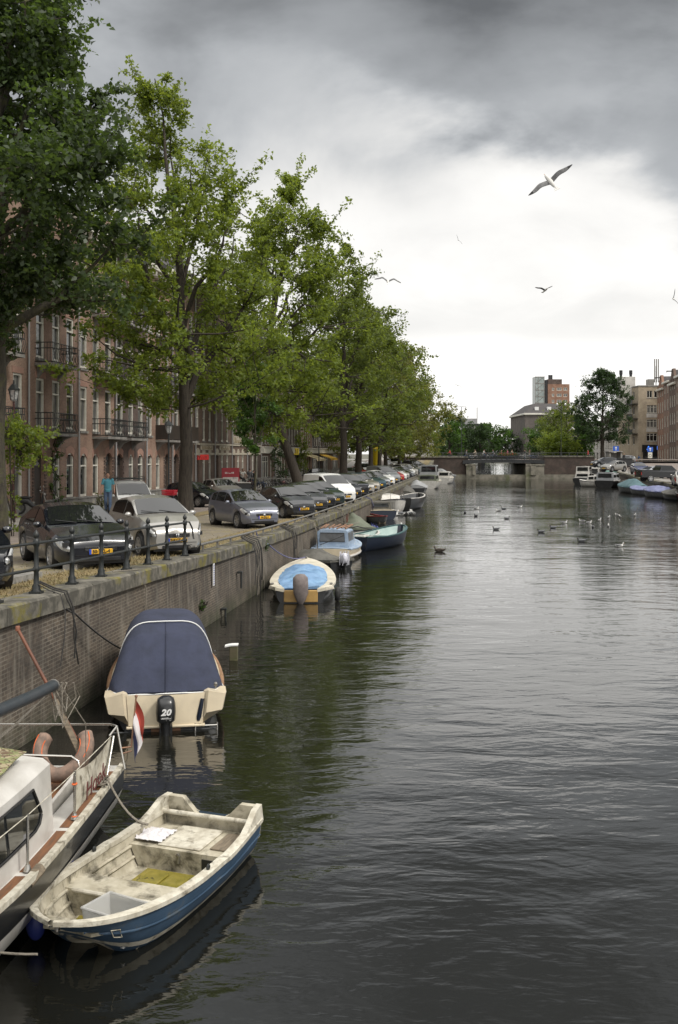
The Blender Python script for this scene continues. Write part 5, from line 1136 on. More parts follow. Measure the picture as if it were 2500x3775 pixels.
# ================================================================ boats
BM = {
 'dinghy_in': pm('weathered_fibreglass', (.50, .46, .36), (.33, .295, .215), .75, scale=5, lo=.35, hi=.65, bs=.15, c3=(.085, .075, .05), s3=4.0, lo3=.49, hi3=.66),
 'dinghy_rim': pm('dinghy_rim_paint', (.56, .53, .44), (.38, .345, .27), .7, scale=9, c3=(.14, .12, .085), s3=6, lo3=.54, hi3=.68),
 'dinghy_blue': pm('dinghy_blue_paint', (.030, .062, .105), (.045, .085, .14), .5, scale=3, c3=(.09, .10, .10), s3=3, lo3=.58, hi3=.68),
 'algae': pm('algae_water', (.17, .15, .025), (.28, .23, .045), .18, scale=5, lo=.35, hi=.6, c3=(.05, .045, .015), s3=6, lo3=.56, hi3=.64, coat=.5),
 'cream': pm('cream_gelcoat', (.70, .60, .43), (.56, .48, .35), .35, scale=2, coat=.3), 'white': pm('boat_white', (.62, .60, .56), (.48, .46, .42), .4, scale=2.5, c3=(.30, .27, .22), s3=2, lo3=.62, hi3=.75, coat=.2),
 'navy': pm('navy_canvas', (.032, .038, .068), (.024, .029, .050), .9, scale=3, bs=.3, bscale=5, c3=(.09, .085, .06), s3=1.2, lo3=.64, hi3=.78, bdist=.03), 'fender': pm('tan_rubbing_strake', (.30, .17, .09), (.22, .13, .07), .7, scale=6),
 'black': pm('boat_black', (.010, .011, .013), (.02, .02, .02), .35, scale=4, coat=.3), 'teak': pm('teak_deck', (.20, .085, .035), (.12, .06, .03), .6, scale=7, stretch=(4, .5, 4), c3=(.05, .04, .03), s3=3, lo3=.55, hi3=.7),
 'darkblue': pm('boat_dark_blue', (.005, .011, .026), (.010, .016, .03), .4, scale=3, coat=.1), 'creamwhite': pm('off_white_gelcoat', (.68, .63, .52), (.52, .48, .38), .45, scale=2), 'tarpblue': pm('blue_tarpaulin', (.19, .32, .50), (.11, .22, .39), .6, scale=3, bs=.6, bscale=4, c3=(.22, .38, .55), s3=1, bdist=.05),
 'greytarp': pm('grey_tarpaulin', (.12, .115, .10), (.075, .072, .062), .8, scale=3, bs=.6, bscale=4, bdist=.04), 'greentarp': pm('green_tarpaulin', (.14, .155, .11), (.10, .115, .08), .7, scale=2, bs=.5, bscale=3, bdist=.05),
 'skyblue': pm('sky_blue_paint', (.34, .42, .52), (.24, .32, .43), .5, scale=4, c3=(.55, .56, .52), s3=3, lo3=.58, hi3=.7), 'teal': pm('teal_rim', (.03, .075, .085), (.05, .11, .11), .5, scale=5), 'mint': pm('pale_mint_liner', (.45, .56, .53), (.36, .46, .44), .5, scale=2),
 'red': pm('dull_red_paint', (.25, .03, .03), (.14, .05, .04), .6, scale=6), 'greyhull': pm('grey_hull', (.14, .145, .15), (.09, .09, .09), .5, scale=3), 'lighttarp': pm('pale_grey_cover', (.34, .345, .35), (.24, .245, .25), .7, scale=2, bs=.5, bscale=3, bdist=.05),
 'orange': pm('faded_orange_canvas', (.30, .20, .15), (.17, .125, .10), .85, scale=9, lo=.35, hi=.6, bs=.2), 'orangeedge': pm('orange_piping', (.65, .13, .03), None, .7), 'camo': None, 'wood': pm('varnished_wood', (.19, .07, .036), (.12, .05, .03), .5, scale=4, stretch=(1, 1, .2)),
 'greywood': pm('weathered_wood', (.20, .16, .11), (.11, .09, .065), .85, scale=6, stretch=(1, 6, 6), bs=.3), 'bluefender': pm('blue_fender', (.02, .03, .15), None, .5), 'cloth': pm('white_cloth', (.68, .66, .66), (.5, .48, .5), .9, scale=8),
 'purple': pm('lilac_blue_cover', (.20, .22, .36), (.14, .155, .27), .7, scale=2, bs=.5, bscale=3, bdist=.05), 'bluegreen': pm('blue_green_cover', (.09, .16, .18), (.06, .12, .13), .7, scale=2, bs=.5, bscale=3, bdist=.05), 'yellowwood': pm('varnished_transom_board', (.45, .28, .09), (.33, .2, .07), .5, scale=3),
 'taupe': pm('taupe_cover', (.24, .205, .19), (.16, .135, .13), .9, scale=5, bs=.6, bscale=6, bdist=.03), 'mintcab': pm('mint_cabin', (.25, .42, .36), None, .5), 'browntan': pm('brown_boards', (.30, .16, .09), (.2, .11, .07), .7, scale=5)}
m, t, b = newmat('camouflage_cloth'); co = nn(t, 'ShaderNodeTexCoord').outputs['Object']; f1, _ = tnoise(t, co, 6, 2, .5, 1, .5, .52); f2, _ = tnoise(t, co, 7.7, 2, .5, 1.5, .55, .57, (1, 1.2, 1)); f3, _ = tnoise(t, co, 9, 2, .5, 2, .62, .64)
t.links.new(mixc(t, f3, mixc(t, f2, mixc(t, f1, (.22, .23, .10), (.34, .29, .18)), (.13, .085, .05)), (.02, .022, .018)), b.inputs['Base Color']); b.inputs['Roughness'].default_value = .9; BM['camo'] = m
m, t, b = newmat('translucent_plastic'); b.inputs['Base Color'].default_value = (.62, .62, .6, 1); b.inputs['Roughness'].default_value = .35; b.inputs['Alpha'].default_value = .55; BM['clear'] = m
m, t, b = newmat('clear_wrap'); b.inputs['Base Color'].default_value = (.6, .6, .66, 1); b.inputs['Roughness'].default_value = .2; b.inputs['Coat Weight'].default_value = 1; BM['wrap'] = m
class Hull:
    """local frame: x from transom (0) to bow (L), y to port, z up, waterline z=0"""
    def __init__(s, L, B, zs=.5, zm=.42, zb=.65, tr=.8, dr=.15, bow=2.2, full=.5, rake=.5, sect=.5, maxat=.42):
        s.__dict__.update(L=L, B=B, zs=zs, zm=zm, zb=zb, tr=tr, dr=dr, bow=bow, rake=rake, sect=sect, maxat=maxat, full=full)
    def hb(s, u):
        if u < s.maxat: k = u/s.maxat; return s.B/2*(s.tr+(1-s.tr)*sin(k*pi/2))
        k = (u-s.maxat)/(1-s.maxat); return s.B/2*max(0, 1-k**s.bow)**s.full
    def zg(s, u): return lerp(lerp(s.zs, s.zm, min(1, u*2)), s.zb, max(0, (u-.35)/.65)**1.8) if u > .35 else lerp(s.zs, s.zm, sm(u/.35))
    def p(s, u, v, side=1, inset=0, dz=0):
        """v 0 keel .. 1 gunwale"""
        h = s.hb(u); zg = s.zg(u)+dz; zk = -s.dr+(s.dr+.05)*max(0, (u-.75)/.25)**2
        y = max(0, h-inset)*(sin(v*pi/2)**s.sect) if v < 1 else max(0, h-inset); z = zk+(zg-zk)*(1-cos(v*pi/2))**.8
        x = s.L*u-s.rake*(u**5)*(1-v)*1.0
        return (x, side*y, z)
    def us(s, n=22): return [1-(1-i/n)**1.5 for i in range(n+1)]
    def shell(s, mat, name='hull', parent=None, n=22, m=8, v0=0, v1=1.0, inset=0, u0=0, u1=1, cap=True, dz=0):
        mb = MB(); us = [lerp(u0, u1, u) for u in s.us(n)]; rows = []
        for u in us:
            vs = [lerp(v0, v1, j/m) for j in range(m+1)]
            rows.append([s.p(u, v, 1, inset, dz) for v in reversed(vs)]+[s.p(u, v, -1, inset, dz) for v in (vs[1:] if v0 == 0 else vs)])
        mb.grid(rows)
        if cap: mb.add(rows[0], [tuple(range(len(rows[0])))])
        return mb.build(name, mat, parent, 40)
    def band(s, mat, name, parent, w=.07, h=.035, lip=.02, dz=0, u0=0, u1=1, n=26, round_=False):
        mb = MB()
        for side in (1, -1):
            rows = []
            for u in [lerp(u0, u1, a) for a in s.us(n)]:
                x, y, z = s.p(u, 1, side); hh = s.hb(u); yo = side*(hh+lip); yi = side*max(0, hh-w); z += dz
                rows.append([(x+lip*(u > .995), yo, z-h), (x+lip*(u > .995), yo, z+h*.4), (x, side*(abs(yo)-.01), z+h*.6), (x, yi, z+h*.6), (x, yi, z-h)])
            mb.grid(rows, closed=True); mb.add(rows[0], [(0, 1, 2, 3, 4)])
        return mb.build(name, mat, parent, 40)
    def deck(s, mat, name, parent, u0, u1, dz=-.01, inset=.0, camber=.04, n=10):
        mb = MB(); mb.slab([[(s.L*u, (s.hb(u)-inset)*t_, s.zg(u)+dz+camber*(1-t_*t_)) for t_ in (-1, -.5, 0, .5, 1)] for u in [lerp(u0, u1, i/n) for i in range(n+1)]], .03); return mb.build(name, mat, parent, 40)
    def bench(s, mat, name, parent, x0, x1, z, zb=None, inset=.02, t=.04):
        mb = MB(); u0, u1 = x0/s.L, x1/s.L; zb = z-t if zb is None else zb
        def w(u, zz):
            v = min(1, math.acos(max(-1, 1-(max(0, (zz+s.dr)/(s.zg(u)+s.dr)))**(1/.8)))*2/pi); return max(.02, s.hb(u)*sin(v*pi/2)**s.sect-inset)
        a = [(x0, w(u0, z)), (x1, w(u1, z))]
        vs = []
        for zz in (zb, z):
            for x, u in ((x0, u0), (x1, u1)): y = w(u, zz); vs += [(x, -y, zz), (x, y, zz)]
        mb.add(vs, [(0, 1, 3, 2), (4, 6, 7, 5), (0, 4, 5, 1), (2, 3, 7, 6), (0, 2, 6, 4), (1, 5, 7, 3)]); return mb.build(name, mat, parent)
    def cover(s, mat, name, parent, ridge, u0=0, u1=1, dz=.02, lip=.05, skirt=.1, wr=.02, n=22, m=14, seed=0, power=1.0, inset=0):
        mb = MB(); rows = []
        for i in range(n+1):
            u = lerp(u0, u1, i/n); rz = interp(ridge, u); h = max(.02, s.hb(u)+lip-inset); x = s.L*u+(lip if u > .97 else 0)-(lip if u < .02 else 0); row = []
            zg = s.zg(u)+dz
            for j in range(m+1):
                t_ = -1+2*j/m; k = (1-abs(t_)**power); z = zg+(rz)*k; z += wr*mn.noise(Vector((x*2.3+seed, t_*h*3, seed)))+wr*.6*mn.noise(Vector((x*6+seed, t_*h*1.5, seed+4)))
                row.append((x, t_*h, z))
            row = [(x, -h-.01, zg-skirt+wr*mn.noise(Vector((x*5, 1, seed))))]+row+[(x, h+.01, zg-skirt+wr*mn.noise(Vector((x*5, 2, seed))))]
            rows.append(row)
        mb.grid(rows); r0 = rows[0]; mb.add(r0, [tuple(range(len(r0)))]); return mb.build(name, mat, parent, 50)
def boat(name, label, stern, bow, cat='boat', group=None):
    stern, bow = Vector(stern), Vector(bow); d = bow-stern; ang = math.atan2(d.y, d.x); return empty(name, (stern.x, stern.y, 0), ang, label, cat, group), sqrt(d.x**2+d.y**2), ang
def outboard(parent, x, y, z, s=1, mat=None, cowl=None, cover=False):
    mb = MB(); Mx = Matrix.Translation((x, y, z)) @ Matrix.Scale(s, 4)
    rows = []
    for zz, w, d0, d1 in ((.0, .10, -.16, .06), (.04, .145, -.22, .10), (.16, .155, -.24, .12), (.28, .15, -.23, .12), (.36, .13, -.20, .09), (.40, .07, -.13, .02)):
        rows.append([(lerp(d0, d1, .5)+(d1-d0)/2*cos(a)*abs(cos(a))**-.35 if abs(cos(a)) > .01 else lerp(d0, d1, .5), w*(1 if sin(a) > 0 else -1)*abs(sin(a))**.65, zz) for a in np.linspace(0, 2*pi, 21)[:-1]])
    mb.grid(rows, Mx, closed=True); mb.add([Vector(p) for p in rows[-1]], [tuple(range(20))], Mx); mb.add(rows[0], [tuple(range(19, -1, -1))], Mx)
    o = mb.build('outboard_motor', cowl or BM['black'], parent, 50)
    lb = MB()
    lb.grid([[(c+d*cos(a), w*sin(a), zz) for a in np.linspace(0, 2*pi, 13)[:-1]] for zz, c, w, d in ((.02, -.05, .10, .13), (-.12, -.06, .07, .11), (-.35, -.07, .05, .09), (-.42, -.09, .07, .14), (-.44, -.09, .07, .14), (-.46, -.06, .035, .08), (-.66, -.05, .03, .06))], Mx, closed=True)
    lb.box(.02, .16, -.10, .10, -.20, .02, Mx); lb.build('drive_leg', BM['black'] if not cover else M['steel'], o, 50); return o
# ---------------------------------------------------------------- nearest: weathered blue and white dinghy
def dinghy():
    root, L, a = boat('rowing_dinghy', 'weathered blue and white dinghy with algae water on its floor, nearest boat', (-1.47, 11.58, 0), (-2.50, 8.72, 0)); L = 3.06
    H = Hull(L, 1.40, zs=.42, zm=.38, zb=.50, tr=.88, dr=.12, bow=3.0, full=.52, rake=.7, sect=.42, maxat=.40)
    H.shell(BM['dinghy_blue'], 'hull', root, m=10); H.shell(BM['dinghy_in'], 'inner_hull', root, m=10, inset=.055, u0=.03, u1=.985, cap=False)
    H.band(BM['dinghy_rim'], 'gunwale', root, w=.075, h=.03, lip=.025)
    for sd in (1, -1): mb = MB(); mb.tube([Vector(H.p(u, .74, sd))+Vector((0, sd*.004, 0)) for u in np.linspace(0, .985, 24)], .012, 6); mb.build('rubbing_strake', BM['dinghy_blue'], root, 60)
    mb = MB()   # white boot line along the waterline
    for sd in (1, -1): mb.grid([[tuple(Vector(H.p(u, v, sd))+Vector((0, sd*.006, 0))) for v in (.42, .52)] for u in H.us(20)])
    mb.build('waterline_stripe', BM['dinghy_rim'], root)
    # transom with raised corners and an outboard cut-out
    hb = H.hb(0)
    top = [(-hb, .44), (-hb+.03, .57), (-hb+.25, .57), (-hb+.40, .42), (-.18, .41), (-.16, .37), (.16, .37), (.18, .41), (hb-.40, .42), (hb-.25, .57), (hb-.03, .57), (hb, .44)]
    poly = top+[(hb*.95, .2), (hb*.6, -.05), (-hb*.6, -.05), (-hb*.95, .2)]; k = len(poly)
    mb = MB(); mb.add([(-.03, y, z) for y, z in poly]+[(.05, y, z) for y, z in poly], [tuple(range(k)), tuple(range(2*k-1, k-1, -1))]+[(i, k+i, k+(i+1) % k, (i+1) % k) for i in range(k)]); mb.build('transom', BM['dinghy_in'], root)
    # raised gunwale ears running forward
    for sd in (1, -1):
        mb = MB(); mb.grid([[(x, sd*(H.hb(x/L)+.02), z) , (x, sd*(H.hb(x/L)+.0), z+dz), (x, sd*(H.hb(x/L)-.07), z+dz), (x, sd*(H.hb(x/L)-.07), z)] for x, z, dz in ((-.03, .40, .18), (.15, .40, .17), (.35, .39, .09), (.55, .385, .03), (.7, .38, .02))]); mb.build('corner_knee', BM['dinghy_rim'], root)
    # aft seat box with hatch, side opening, plank
    H.bench(BM['dinghy_in'], 'stern_seat', root, .10, .80, .27, .02, inset=.06)
    mb = MB(); mb.cbox(.16, .74, -.30, .22, .270, .292, .008); mb.build('seat_hatch', BM['dinghy_rim'], root)
    mb = MB(); mb.cbox(.20, .66, .30, .60, .272, .29, .006); mb.build('seat_board', BM['greywood'], root)
    mb = MB(); mb.box(.795, .812, .28, .54, .08, .22); mb.build('locker_opening', M['ink'], root)
    mb = MB(); mb.lathe([(0, 0), (.022, .004), (.022, .02), (0, .024)], 10, Matrix.Translation((.815, .0, .23)) @ Matrix.Rotation(pi/2, 4, 'Y')); mb.box(.81, .825, -.012, .012, .14, .21); mb.build('latch', M['steel'], root)
    mb = MB(); mb.tube([(.14, -.62, .42), (.14, .62, .42)], .030, 8); mb.build('cross_bar', BM['dinghy_rim'], root, 60)
    H.bench(BM['dinghy_in'], 'centre_thwart', root, 1.66, 2.02, .29, .02, inset=.05)
    mb = MB(); mb.cbox(2.0, 2.05, -.52, .52, .262, .300, .012); mb.build('thwart_edge', BM['dinghy_rim'], root)
    H.bench(BM['dinghy_in'], 'floor', root, .75, 2.35, .035, .0, inset=.05)
    H.bench(BM['algae'], 'bilge_water', root, .86, 1.70, .062, .04, inset=.24)
    H.bench(BM['algae'], 'bilge_water', root, 2.06, 2.32, .062, .04, inset=.16)
    mb = MB()
    for y0, y1 in ((-.27, -.03), (.0, .25)): mb.cbox(.95, 1.5, y0, y1, .06, .085, .01)
    mb.build('bottom_board', BM['algae'], root)
    H.deck(BM['dinghy_in'], 'fore_deck', root, .86, .93, dz=-.14, inset=.13, camber=.01)
    for sd in (1, -1):   # moulded side shelf ridges
        mb = MB()
        for v in (.60, .78): mb.tube([Vector(H.p(u, v, sd, .07))+Vector((0, 0, .0)) for u in np.linspace(.22, .9, 12)], .018, 6)
        mb.build('side_ridge', BM['dinghy_in'], root, 60)
    mb = MB()
    for sd in (1, -1): p = H.p(.46, 1, sd); mb.ell((p[0], p[1]-sd*.03, p[2]+.04), (.03, .02, .035), 8, 6)
    mb.build('rowlock', M['iron'], root)
    mb = MB(); p = H.p(1, .85); mb.lathe([(.018, 0), (.035, .01), (.035, .03), (.018, .04)], 10, Matrix.Translation((p[0]+.0, 0, p[2]-.02)) @ Matrix.Rotation(pi/2, 4, 'X'), capends=False); mb.build('bow_ring', M['steel'], root)
    mb = MB(); mb.box(2.98, 3.06, -.02, .0, 0, .02)
    mb = MB(); p0_ = Vector(H.p(.90, .80, 1)); p1_ = Vector(H.p(.925, .80, 1)); p2_ = Vector(H.p(.925, .66, 1)); p3_ = Vector(H.p(.90, .66, 1)); o4 = Vector((.006, .008, 0)); mb.tube([p0_+o4, p1_+o4, p2_+o4, p3_+o4], .006, 4, closed=True); mb.build('registration_mark', BM['dinghy_rim'], root)
    # crate
    cr = empty('storage_crate', root.matrix_world @ Vector((0, 0, 0)), 0, 'empty translucent plastic crate standing in the bow of the weathered dinghy', 'crate')
    Mw = Matrix.Translation(root.location) @ Matrix.Rotation(root.rotation_euler.z, 4, 'Z') @ Matrix.Translation((2.30, .17, .07)) @ Matrix.Rotation(R(80), 4, 'Z'); cr.location = (0, 0, 0); cr.matrix_world = Mw
    q = MB(); w, d, h, t_ = .26, .19, .27, .008
    for s1, s2, f in ((w, d, 1),):
        q.box(-w*.9, w*.9, -d*.9, d*.9, 0, t_)
        for sx in (-1, 1): q.add([(sx*w*.9, -d*.9, 0), (sx*w*.9, d*.9, 0), (sx*w, d, h), (sx*w, -d, h), (sx*(w*.9-t_), -d*.9, 0), (sx*(w*.9-t_), d*.9, 0), (sx*(w-t_), d, h), (sx*(w-t_), -d, h)], [(0, 1, 2, 3), (7, 6, 5, 4), (3, 2, 6, 7)])
        for sy in (-1, 1): q.add([(-w*.9, sy*d*.9, 0), (w*.9, sy*d*.9, 0), (w, sy*d, h), (-w, sy*d, h), (-w*.9, sy*(d*.9-t_), 0), (w*.9, sy*(d*.9-t_), 0), (w, sy*(d-t_), h), (-w, sy*(d-t_), h)], [(0, 1, 2, 3), (7, 6, 5, 4), (3, 2, 6, 7)])
    q.build('tub', BM['clear'], cr)
    q = MB(); q.tube([(-w, -d, h), (w, -d, h), (w, d, h), (-w, d, h)], .014, 6, closed=True); q.build('rim', BM['clear'], cr)
    # crumpled cloth
    cl = MB(); rows = []
    for i in range(15):
        rows.append([(.02*mn.noise(Vector((i, j, 3)))+.026*i, .024*j+.03*mn.noise(Vector((i*.7, j*.5, 9))), .02+abs(.075*mn.noise(Vector((i*.45, j*.45, 1)))+.04*mn.noise(Vector((i*.9, j*.9, 5))))*(1-((i-7)/8)**2)) for j in range(15)])
    cl.slab(rows, .006); c = cl.build('cloth', BM['cloth'], None, 60); c.matrix_world = Matrix.Translation(root.location) @ Matrix.Rotation(root.rotation_euler.z, 4, 'Z') @ Matrix.Translation((.36, -.60, .285)); tag(c, 'crumpled white cloth lying on the stern seat of the weathered dinghy', 'cloth')
    return root
dinghy()
# ---------------------------------------------------------------- "Hook" sailing boat
def hook_boat():
    root = empty('sailing_boat', (-3.8, 9.0, 0), 0, 'white cabin sailing boat with a teak deck and lettered canvas, cut by the left edge', 'boat'); O = root.location
    # centre line runs from the stern (y=12.3) towards the camera
    def cl(y): return -3.80-(12.3-y)*.055
    def hw(y): u = (12.3-y)/6.9; return 1.18*(.97+.06*sin(min(1, u*2.5)*pi/2)) if u < .4 else 1.215*max(0, 1-((u-.4)/.6)**2.3)**.8
    ys = [12.3-6.9*(1-(1-i/26)**1.4) for i in range(27)]
    def sec(y, ins=0, sc=1): h = max(0, hw(y)-ins); return h
    zg = lambda y: .74+.10*max(0, (10-y)/4)**2
    mb = MB(); rows = []
    for y in ys:
        h = hw(y); c = cl(y); z = zg(y); r_ = []
        for k, f in ((z, 1.0), (z-.22, .995), (z*.35, .90), (0, .72), (-.2, .4)): r_.append((c+h*f, y-(12.3-y > 0)*0, k))
        rows.append(r_+[(2*c-x, yy, zz) for x, yy, zz in reversed(r_)])
    mb.grid(rows); mb.add(rows[0], [tuple(range(10))]); mb.build('hull', BM['black'], root, 40, off=O)
    mb = MB()
    for s_ in (1, -1):
        mb.grid([[(cl(y)+s_*(hw(y)*f+.012), y, z) for f, z in ((.975, zg(y)*.62), (.905, zg(y)*.36), (.72, .02))] for y in ys])
    mb.build('grey_topside', BM['white'], root, 40, off=O)
    mb = MB()
    for s_ in (1, -1): mb.grid([[(cl(y)+s_*(hw(y)+.02), y, zg(y)-.02), (cl(y)+s_*(hw(y)+.02), y, zg(y)+.035), (cl(y)+s_*(hw(y)-.05), y, zg(y)+.035), (cl(y)+s_*(hw(y)-.05), y, zg(y)-.02)] for y in ys], closed=True)
    mb.build('toe_rail', BM['dinghy_rim'], root, 40, off=O)
    mb = MB(); mb.slab([[(cl(y)+hw(y)*t_, y, zg(y)) for t_ in (1, .86, .70)] for y in ys], .03); mb.slab([[(cl(y)+hw(y)*t_, y, zg(y)) for t_ in (-.70, -.86, -1)] for y in ys], .03)
    mb.slab([[(cl(y)+hw(y)*t_, y, zg(y)-.002) for t_ in (-.7, 0, .7)] for y in (12.3, 12.1)], .03); mb.slab([[(cl(y)+hw(y)*t_, y, zg(y)-.002) for t_ in (-.7, 0, .7)] for y in (7.5, 6.8, 6.2, 5.8)], .03); mb.build('deck', BM['white'], root, 40, off=O)
    mb = MB()   # teak panels laid in the side deck
    for s_ in (1, -1):
        for y0, y1 in ((12.05, 11.4), (11.3, 10.25), (10.15, 9.15), (9.05, 8.2), (8.1, 7.2)):
            n = 6; mb.slab([[(cl(y)+s_*(hw(y)-.07), y, zg(y)+.008), (cl(y)+s_*(hw(y)-.175), y, zg(y)+.008)] for y in [lerp(y0, y1, i/n) for i in range(n+1)]], .006)
    mb.build('teak_panel', BM['teak'], root, off=O)
    # cabin
    yr, yf = 10.12, 6.6
    def cab(y, v):   # v 0 base, 1 roof edge
        h = (hw(y)-.19)*(1-.05*v); return h
    rows = []; zr = 1.50
    for y in np.linspace(yr, yf, 10):
        yy = float(y); k = 1-.25*max(0, (7.6-yy)); zr_ = zg(yy)+(zr-zg(yy))*k; c = cl(yy); h0, h1 = cab(yy, 0), cab(yy, 1)
        rows.append([(c+h0, yy, zg(yy)-.02), (c+h1+.01, yy-.0, zr_-.06), (c+h1-.06, yy, zr_), (c+h1*.5, yy, zr_+.05), (c, yy, zr_+.07), (c-h1*.5, yy, zr_+.05), (c-h1+.06, yy, zr_), (c-h1-.01, yy, zr_-.06), (c-h0, yy, zg(yy)-.02)])
    mb = MB(); mb.grid(rows); mb.add(rows[0], [tuple(range(9))]); mb.add(rows[-1], [tuple(range(8, -1, -1))]); cabin = mb.build('cabin', BM['white'], root, 35, off=O)
    def side(y, z, off=.012):
        v = (z-zg(y))/(zr-.06-zg(y)); return (cl(y)+lerp(cab(y, 0), cab(y, 1)+.01, v)+off, y, z)
    wq = [(9.62, .98), (9.55, .92), (9.52, .98), (9.72, 1.24)]
    outline = [side(9.62, .96), side(9.74, 1.02), side(9.76, 1.10), side(9.58, 1.36), side(8.0, 1.36), side(7.2, 1.2), side(7.4, .96)]
    mb = MB(); mb.add(outline, [tuple(range(7))]); mb = MB(); Y_ = [9.76, 9.70, 9.58, 9.3, 8.9, 8.5, 8.1, 7.7, 7.3]; lo_ = [1.06, .99, .96]+[.96]*5+[1.1]; hi_ = [1.08, 1.18, 1.36]+[1.36]*5+[1.2]
    mb.grid([[side(y, lerp(a_, b_, k)) for k in (0, .5, 1)] for y, a_, b_ in zip(Y_, lo_, hi_)]); w = mb.build('window', M['glass'], root, off=O)
    outline = [side(y, z) for y, z in zip(Y_, lo_)]+[side(y, z) for y, z in list(zip(Y_, hi_))[::-1]]
    mb = MB(); mb.tube([Vector(p)+Vector((.008, 0, 0)) for p in outline], .012, 5, closed=True); mb.build('frame', M['rubber'], w, off=O)
    mb = MB()
    for s_ in (1, -1): mb.cbox(-.03, .03, 0, 1, 0, .05, .01, Matrix.Translation((cl(10)+s_*.55-.05, 8.6, zr+.05)) @ Matrix.Diagonal((1, 1.5, 1, 1)))
    mb.box(cl(9)-.62, cl(9)+.55, 10.02, 10.12, zr-.02, zr+.10); mb.build('hand_rail', BM['greywood'], root, off=O)
    mb = MB(); mb.slab([[(cl(9.5)+x, y, zr+.10+.02*(1-(x/.5)**2)) for x in (-.5, -.2, .2, .6)] for y in (10.0, 9.3, 8.4, 7.6)], .05); mb.build('hatch', BM['wood'], root, off=O)
    mb = MB(); mb.slab([[(cl(9.5)+x, y, zr+.13+.07*(1-(x/.9)**2)+.03*mn.noise(Vector((x*4, y*4, 0)))) for x in np.linspace(-.6, .84-.0, 9)] for y in np.linspace(9.92, 8.1, 12)], .01); cm = mb.build('camouflage_cover', BM['camo'], root, 60, off=O)
    # cockpit
    mb = MB(); c = cl(11.2); mb.box(c-.78, c+.78, 10.16, 12.05, .30, .34); mb.box(c-.80, c-.76, 10.16, 12.08, .3, zg(11)+.12); mb.box(c+.76, c+.80, 10.16, 12.08, .3, zg(11)+.12); mb.box(c-.8, c+.8, 12.05, 12.1, .3, zg(11)+.05); mb.build('cockpit', BM['white'], root, off=O)
    mb = MB(); mb.box(c-.75, c-.35, 10.2, 12.04, .60, .64); mb.box(c+.35, c+.75, 10.2, 12.04, .60, .64); mb.box(c-.34, c+.34, 11.7, 12.04, .60, .638); mb.build('bench', BM['teak'], root, off=O)
    mb = MB(); mb.box(c-.3, c+.3, 10.125, 10.16, .7, 1.3); mb.build('companionway', M['ink'], root, off=O)
    # pushpit
    mb = MB(); r_ = .014; e = cl(12.2); xr, xl_ = e+1.10, e-1.12
    mb.tube([(xl_, 11.1, 1.27), (xl_, 12.1, 1.27), (xl_+.12, 12.22, 1.27), (xr-.10, 12.22, 1.27), (xr, 12.12, 1.27), (xr-.05, 11.95, 1.20)], r_, 6)
    mb.tube([(xl_+.3, 11.9, 1.02), (xr-.45, 11.75, 1.02), (xr-.36, 11.7, .98), (xr-.32, 11.7, .76)], r_, 6)
    mb.tube([(xr-.01, 12.16, 1.26), (xr+.10, 12.1, .76)], r_, 6); mb.tube([(xl_+.02, 12.1, 1.27), (xl_, 12.1, .76)], r_, 6); mb.tube([(xr, 11.95, 1.2), (xr+.0, 11.55, .78)], r_, 6)
    mb.build('stern_rail', M['stainless'], root, 60, off=O)
    # stanchions and life lines
    p1 = Vector((cl(9.15)+hw(9.15)-.10, 9.15, .76)); p2 = Vector((cl(10.45)+hw(10.45)-.08, 10.45, .76))
    for p, h in ((p1, .52), (p2, .50)):
        mb = MB(); mb.tube([p, p+Vector((0, 0, h))], .014, 6); mb.lathe([(.04, 0), (.03, .03), (.018, .06)], 8, Matrix.Translation(p)); mb.build('stanchion', M['stainless'], root, 60, off=O)
    mb = MB(); t1, t2 = p1+Vector((0, 0, .51)), p2+Vector((0, 0, .49)); mb.tube([(cl(6.5)+.9, 6.5, 1.27), t1, t2, (xr-.03, 11.95, 1.2)], .006, 4); mb.build('life_line', BM['dinghy_rim'], root, off=O)
    # canvas dodger with the name
    A = t2+Vector((.0, .02, .01)); B_ = Vector((xr-.03, 11.95, 1.19)); n = 12
    rows = []
    for i in range(n+1):
        u = i/n; tp = A.lerp(B_, u); tp.z -= .10*4*u*(1-u)*.8; bt_ = p2.lerp(Vector((xr-.03, 11.75, .80)), u)+Vector((0, 0, .05)); bow_ = .03*sin(u*pi*2)
        rows.append([tuple(bt_.lerp(tp, j/6)+Vector((bow_*sin(j/6*pi), 0, 0))) for j in range(7)])
    mb = MB(); mb.grid(rows); mb.grid([[tuple(Vector(p)+Vector((-.008, 0, 0))) for p in r] for r in rows], flip=True); can = mb.build('canvas_dodger', BM['dinghy_rim'], root, 60, off=O)
    d = (B_-A).normalized(); ang = math.atan2(d.y, d.x); ctr = (p2+Vector((0, .45, .22)))
    ctr = Vector(rows[5][3])+Vector((.055, -.02, -.02))-O
    inst('lettering', text_mesh('Hook', .27, pm('oxide_red_paint', (.11, .025, .022), None, .7), .0, .003, shear=.1, sx=1.3), can, ctr, (R(90), 0, ang))
    mb = MB()
    for k in (0, 3): mb.tube([(p2.x+.022*cos(a), p2.y+.03*sin(a), p2.z+.03+.45*k/4) for a in np.linspace(0, 2*pi, 8)[:-1]], .010, 4, closed=True)
    mb.build('lashing', BM['orangeedge'], root, off=O)
    # winch, fairlead, ropes on the stern corner
    mb = MB(); q = Vector((cl(11.4)+hw(11.4)-.10, 11.45, .80)); random.seed(5)
    for k in range(9): mb.tube([q+Vector((random.gauss(0, .05), random.gauss(0, .07), abs(random.gauss(.03, .03)))) for _ in range(8)], .014, 5)
    mb.build('rope_knot', M['rope'], root, 60, off=O)
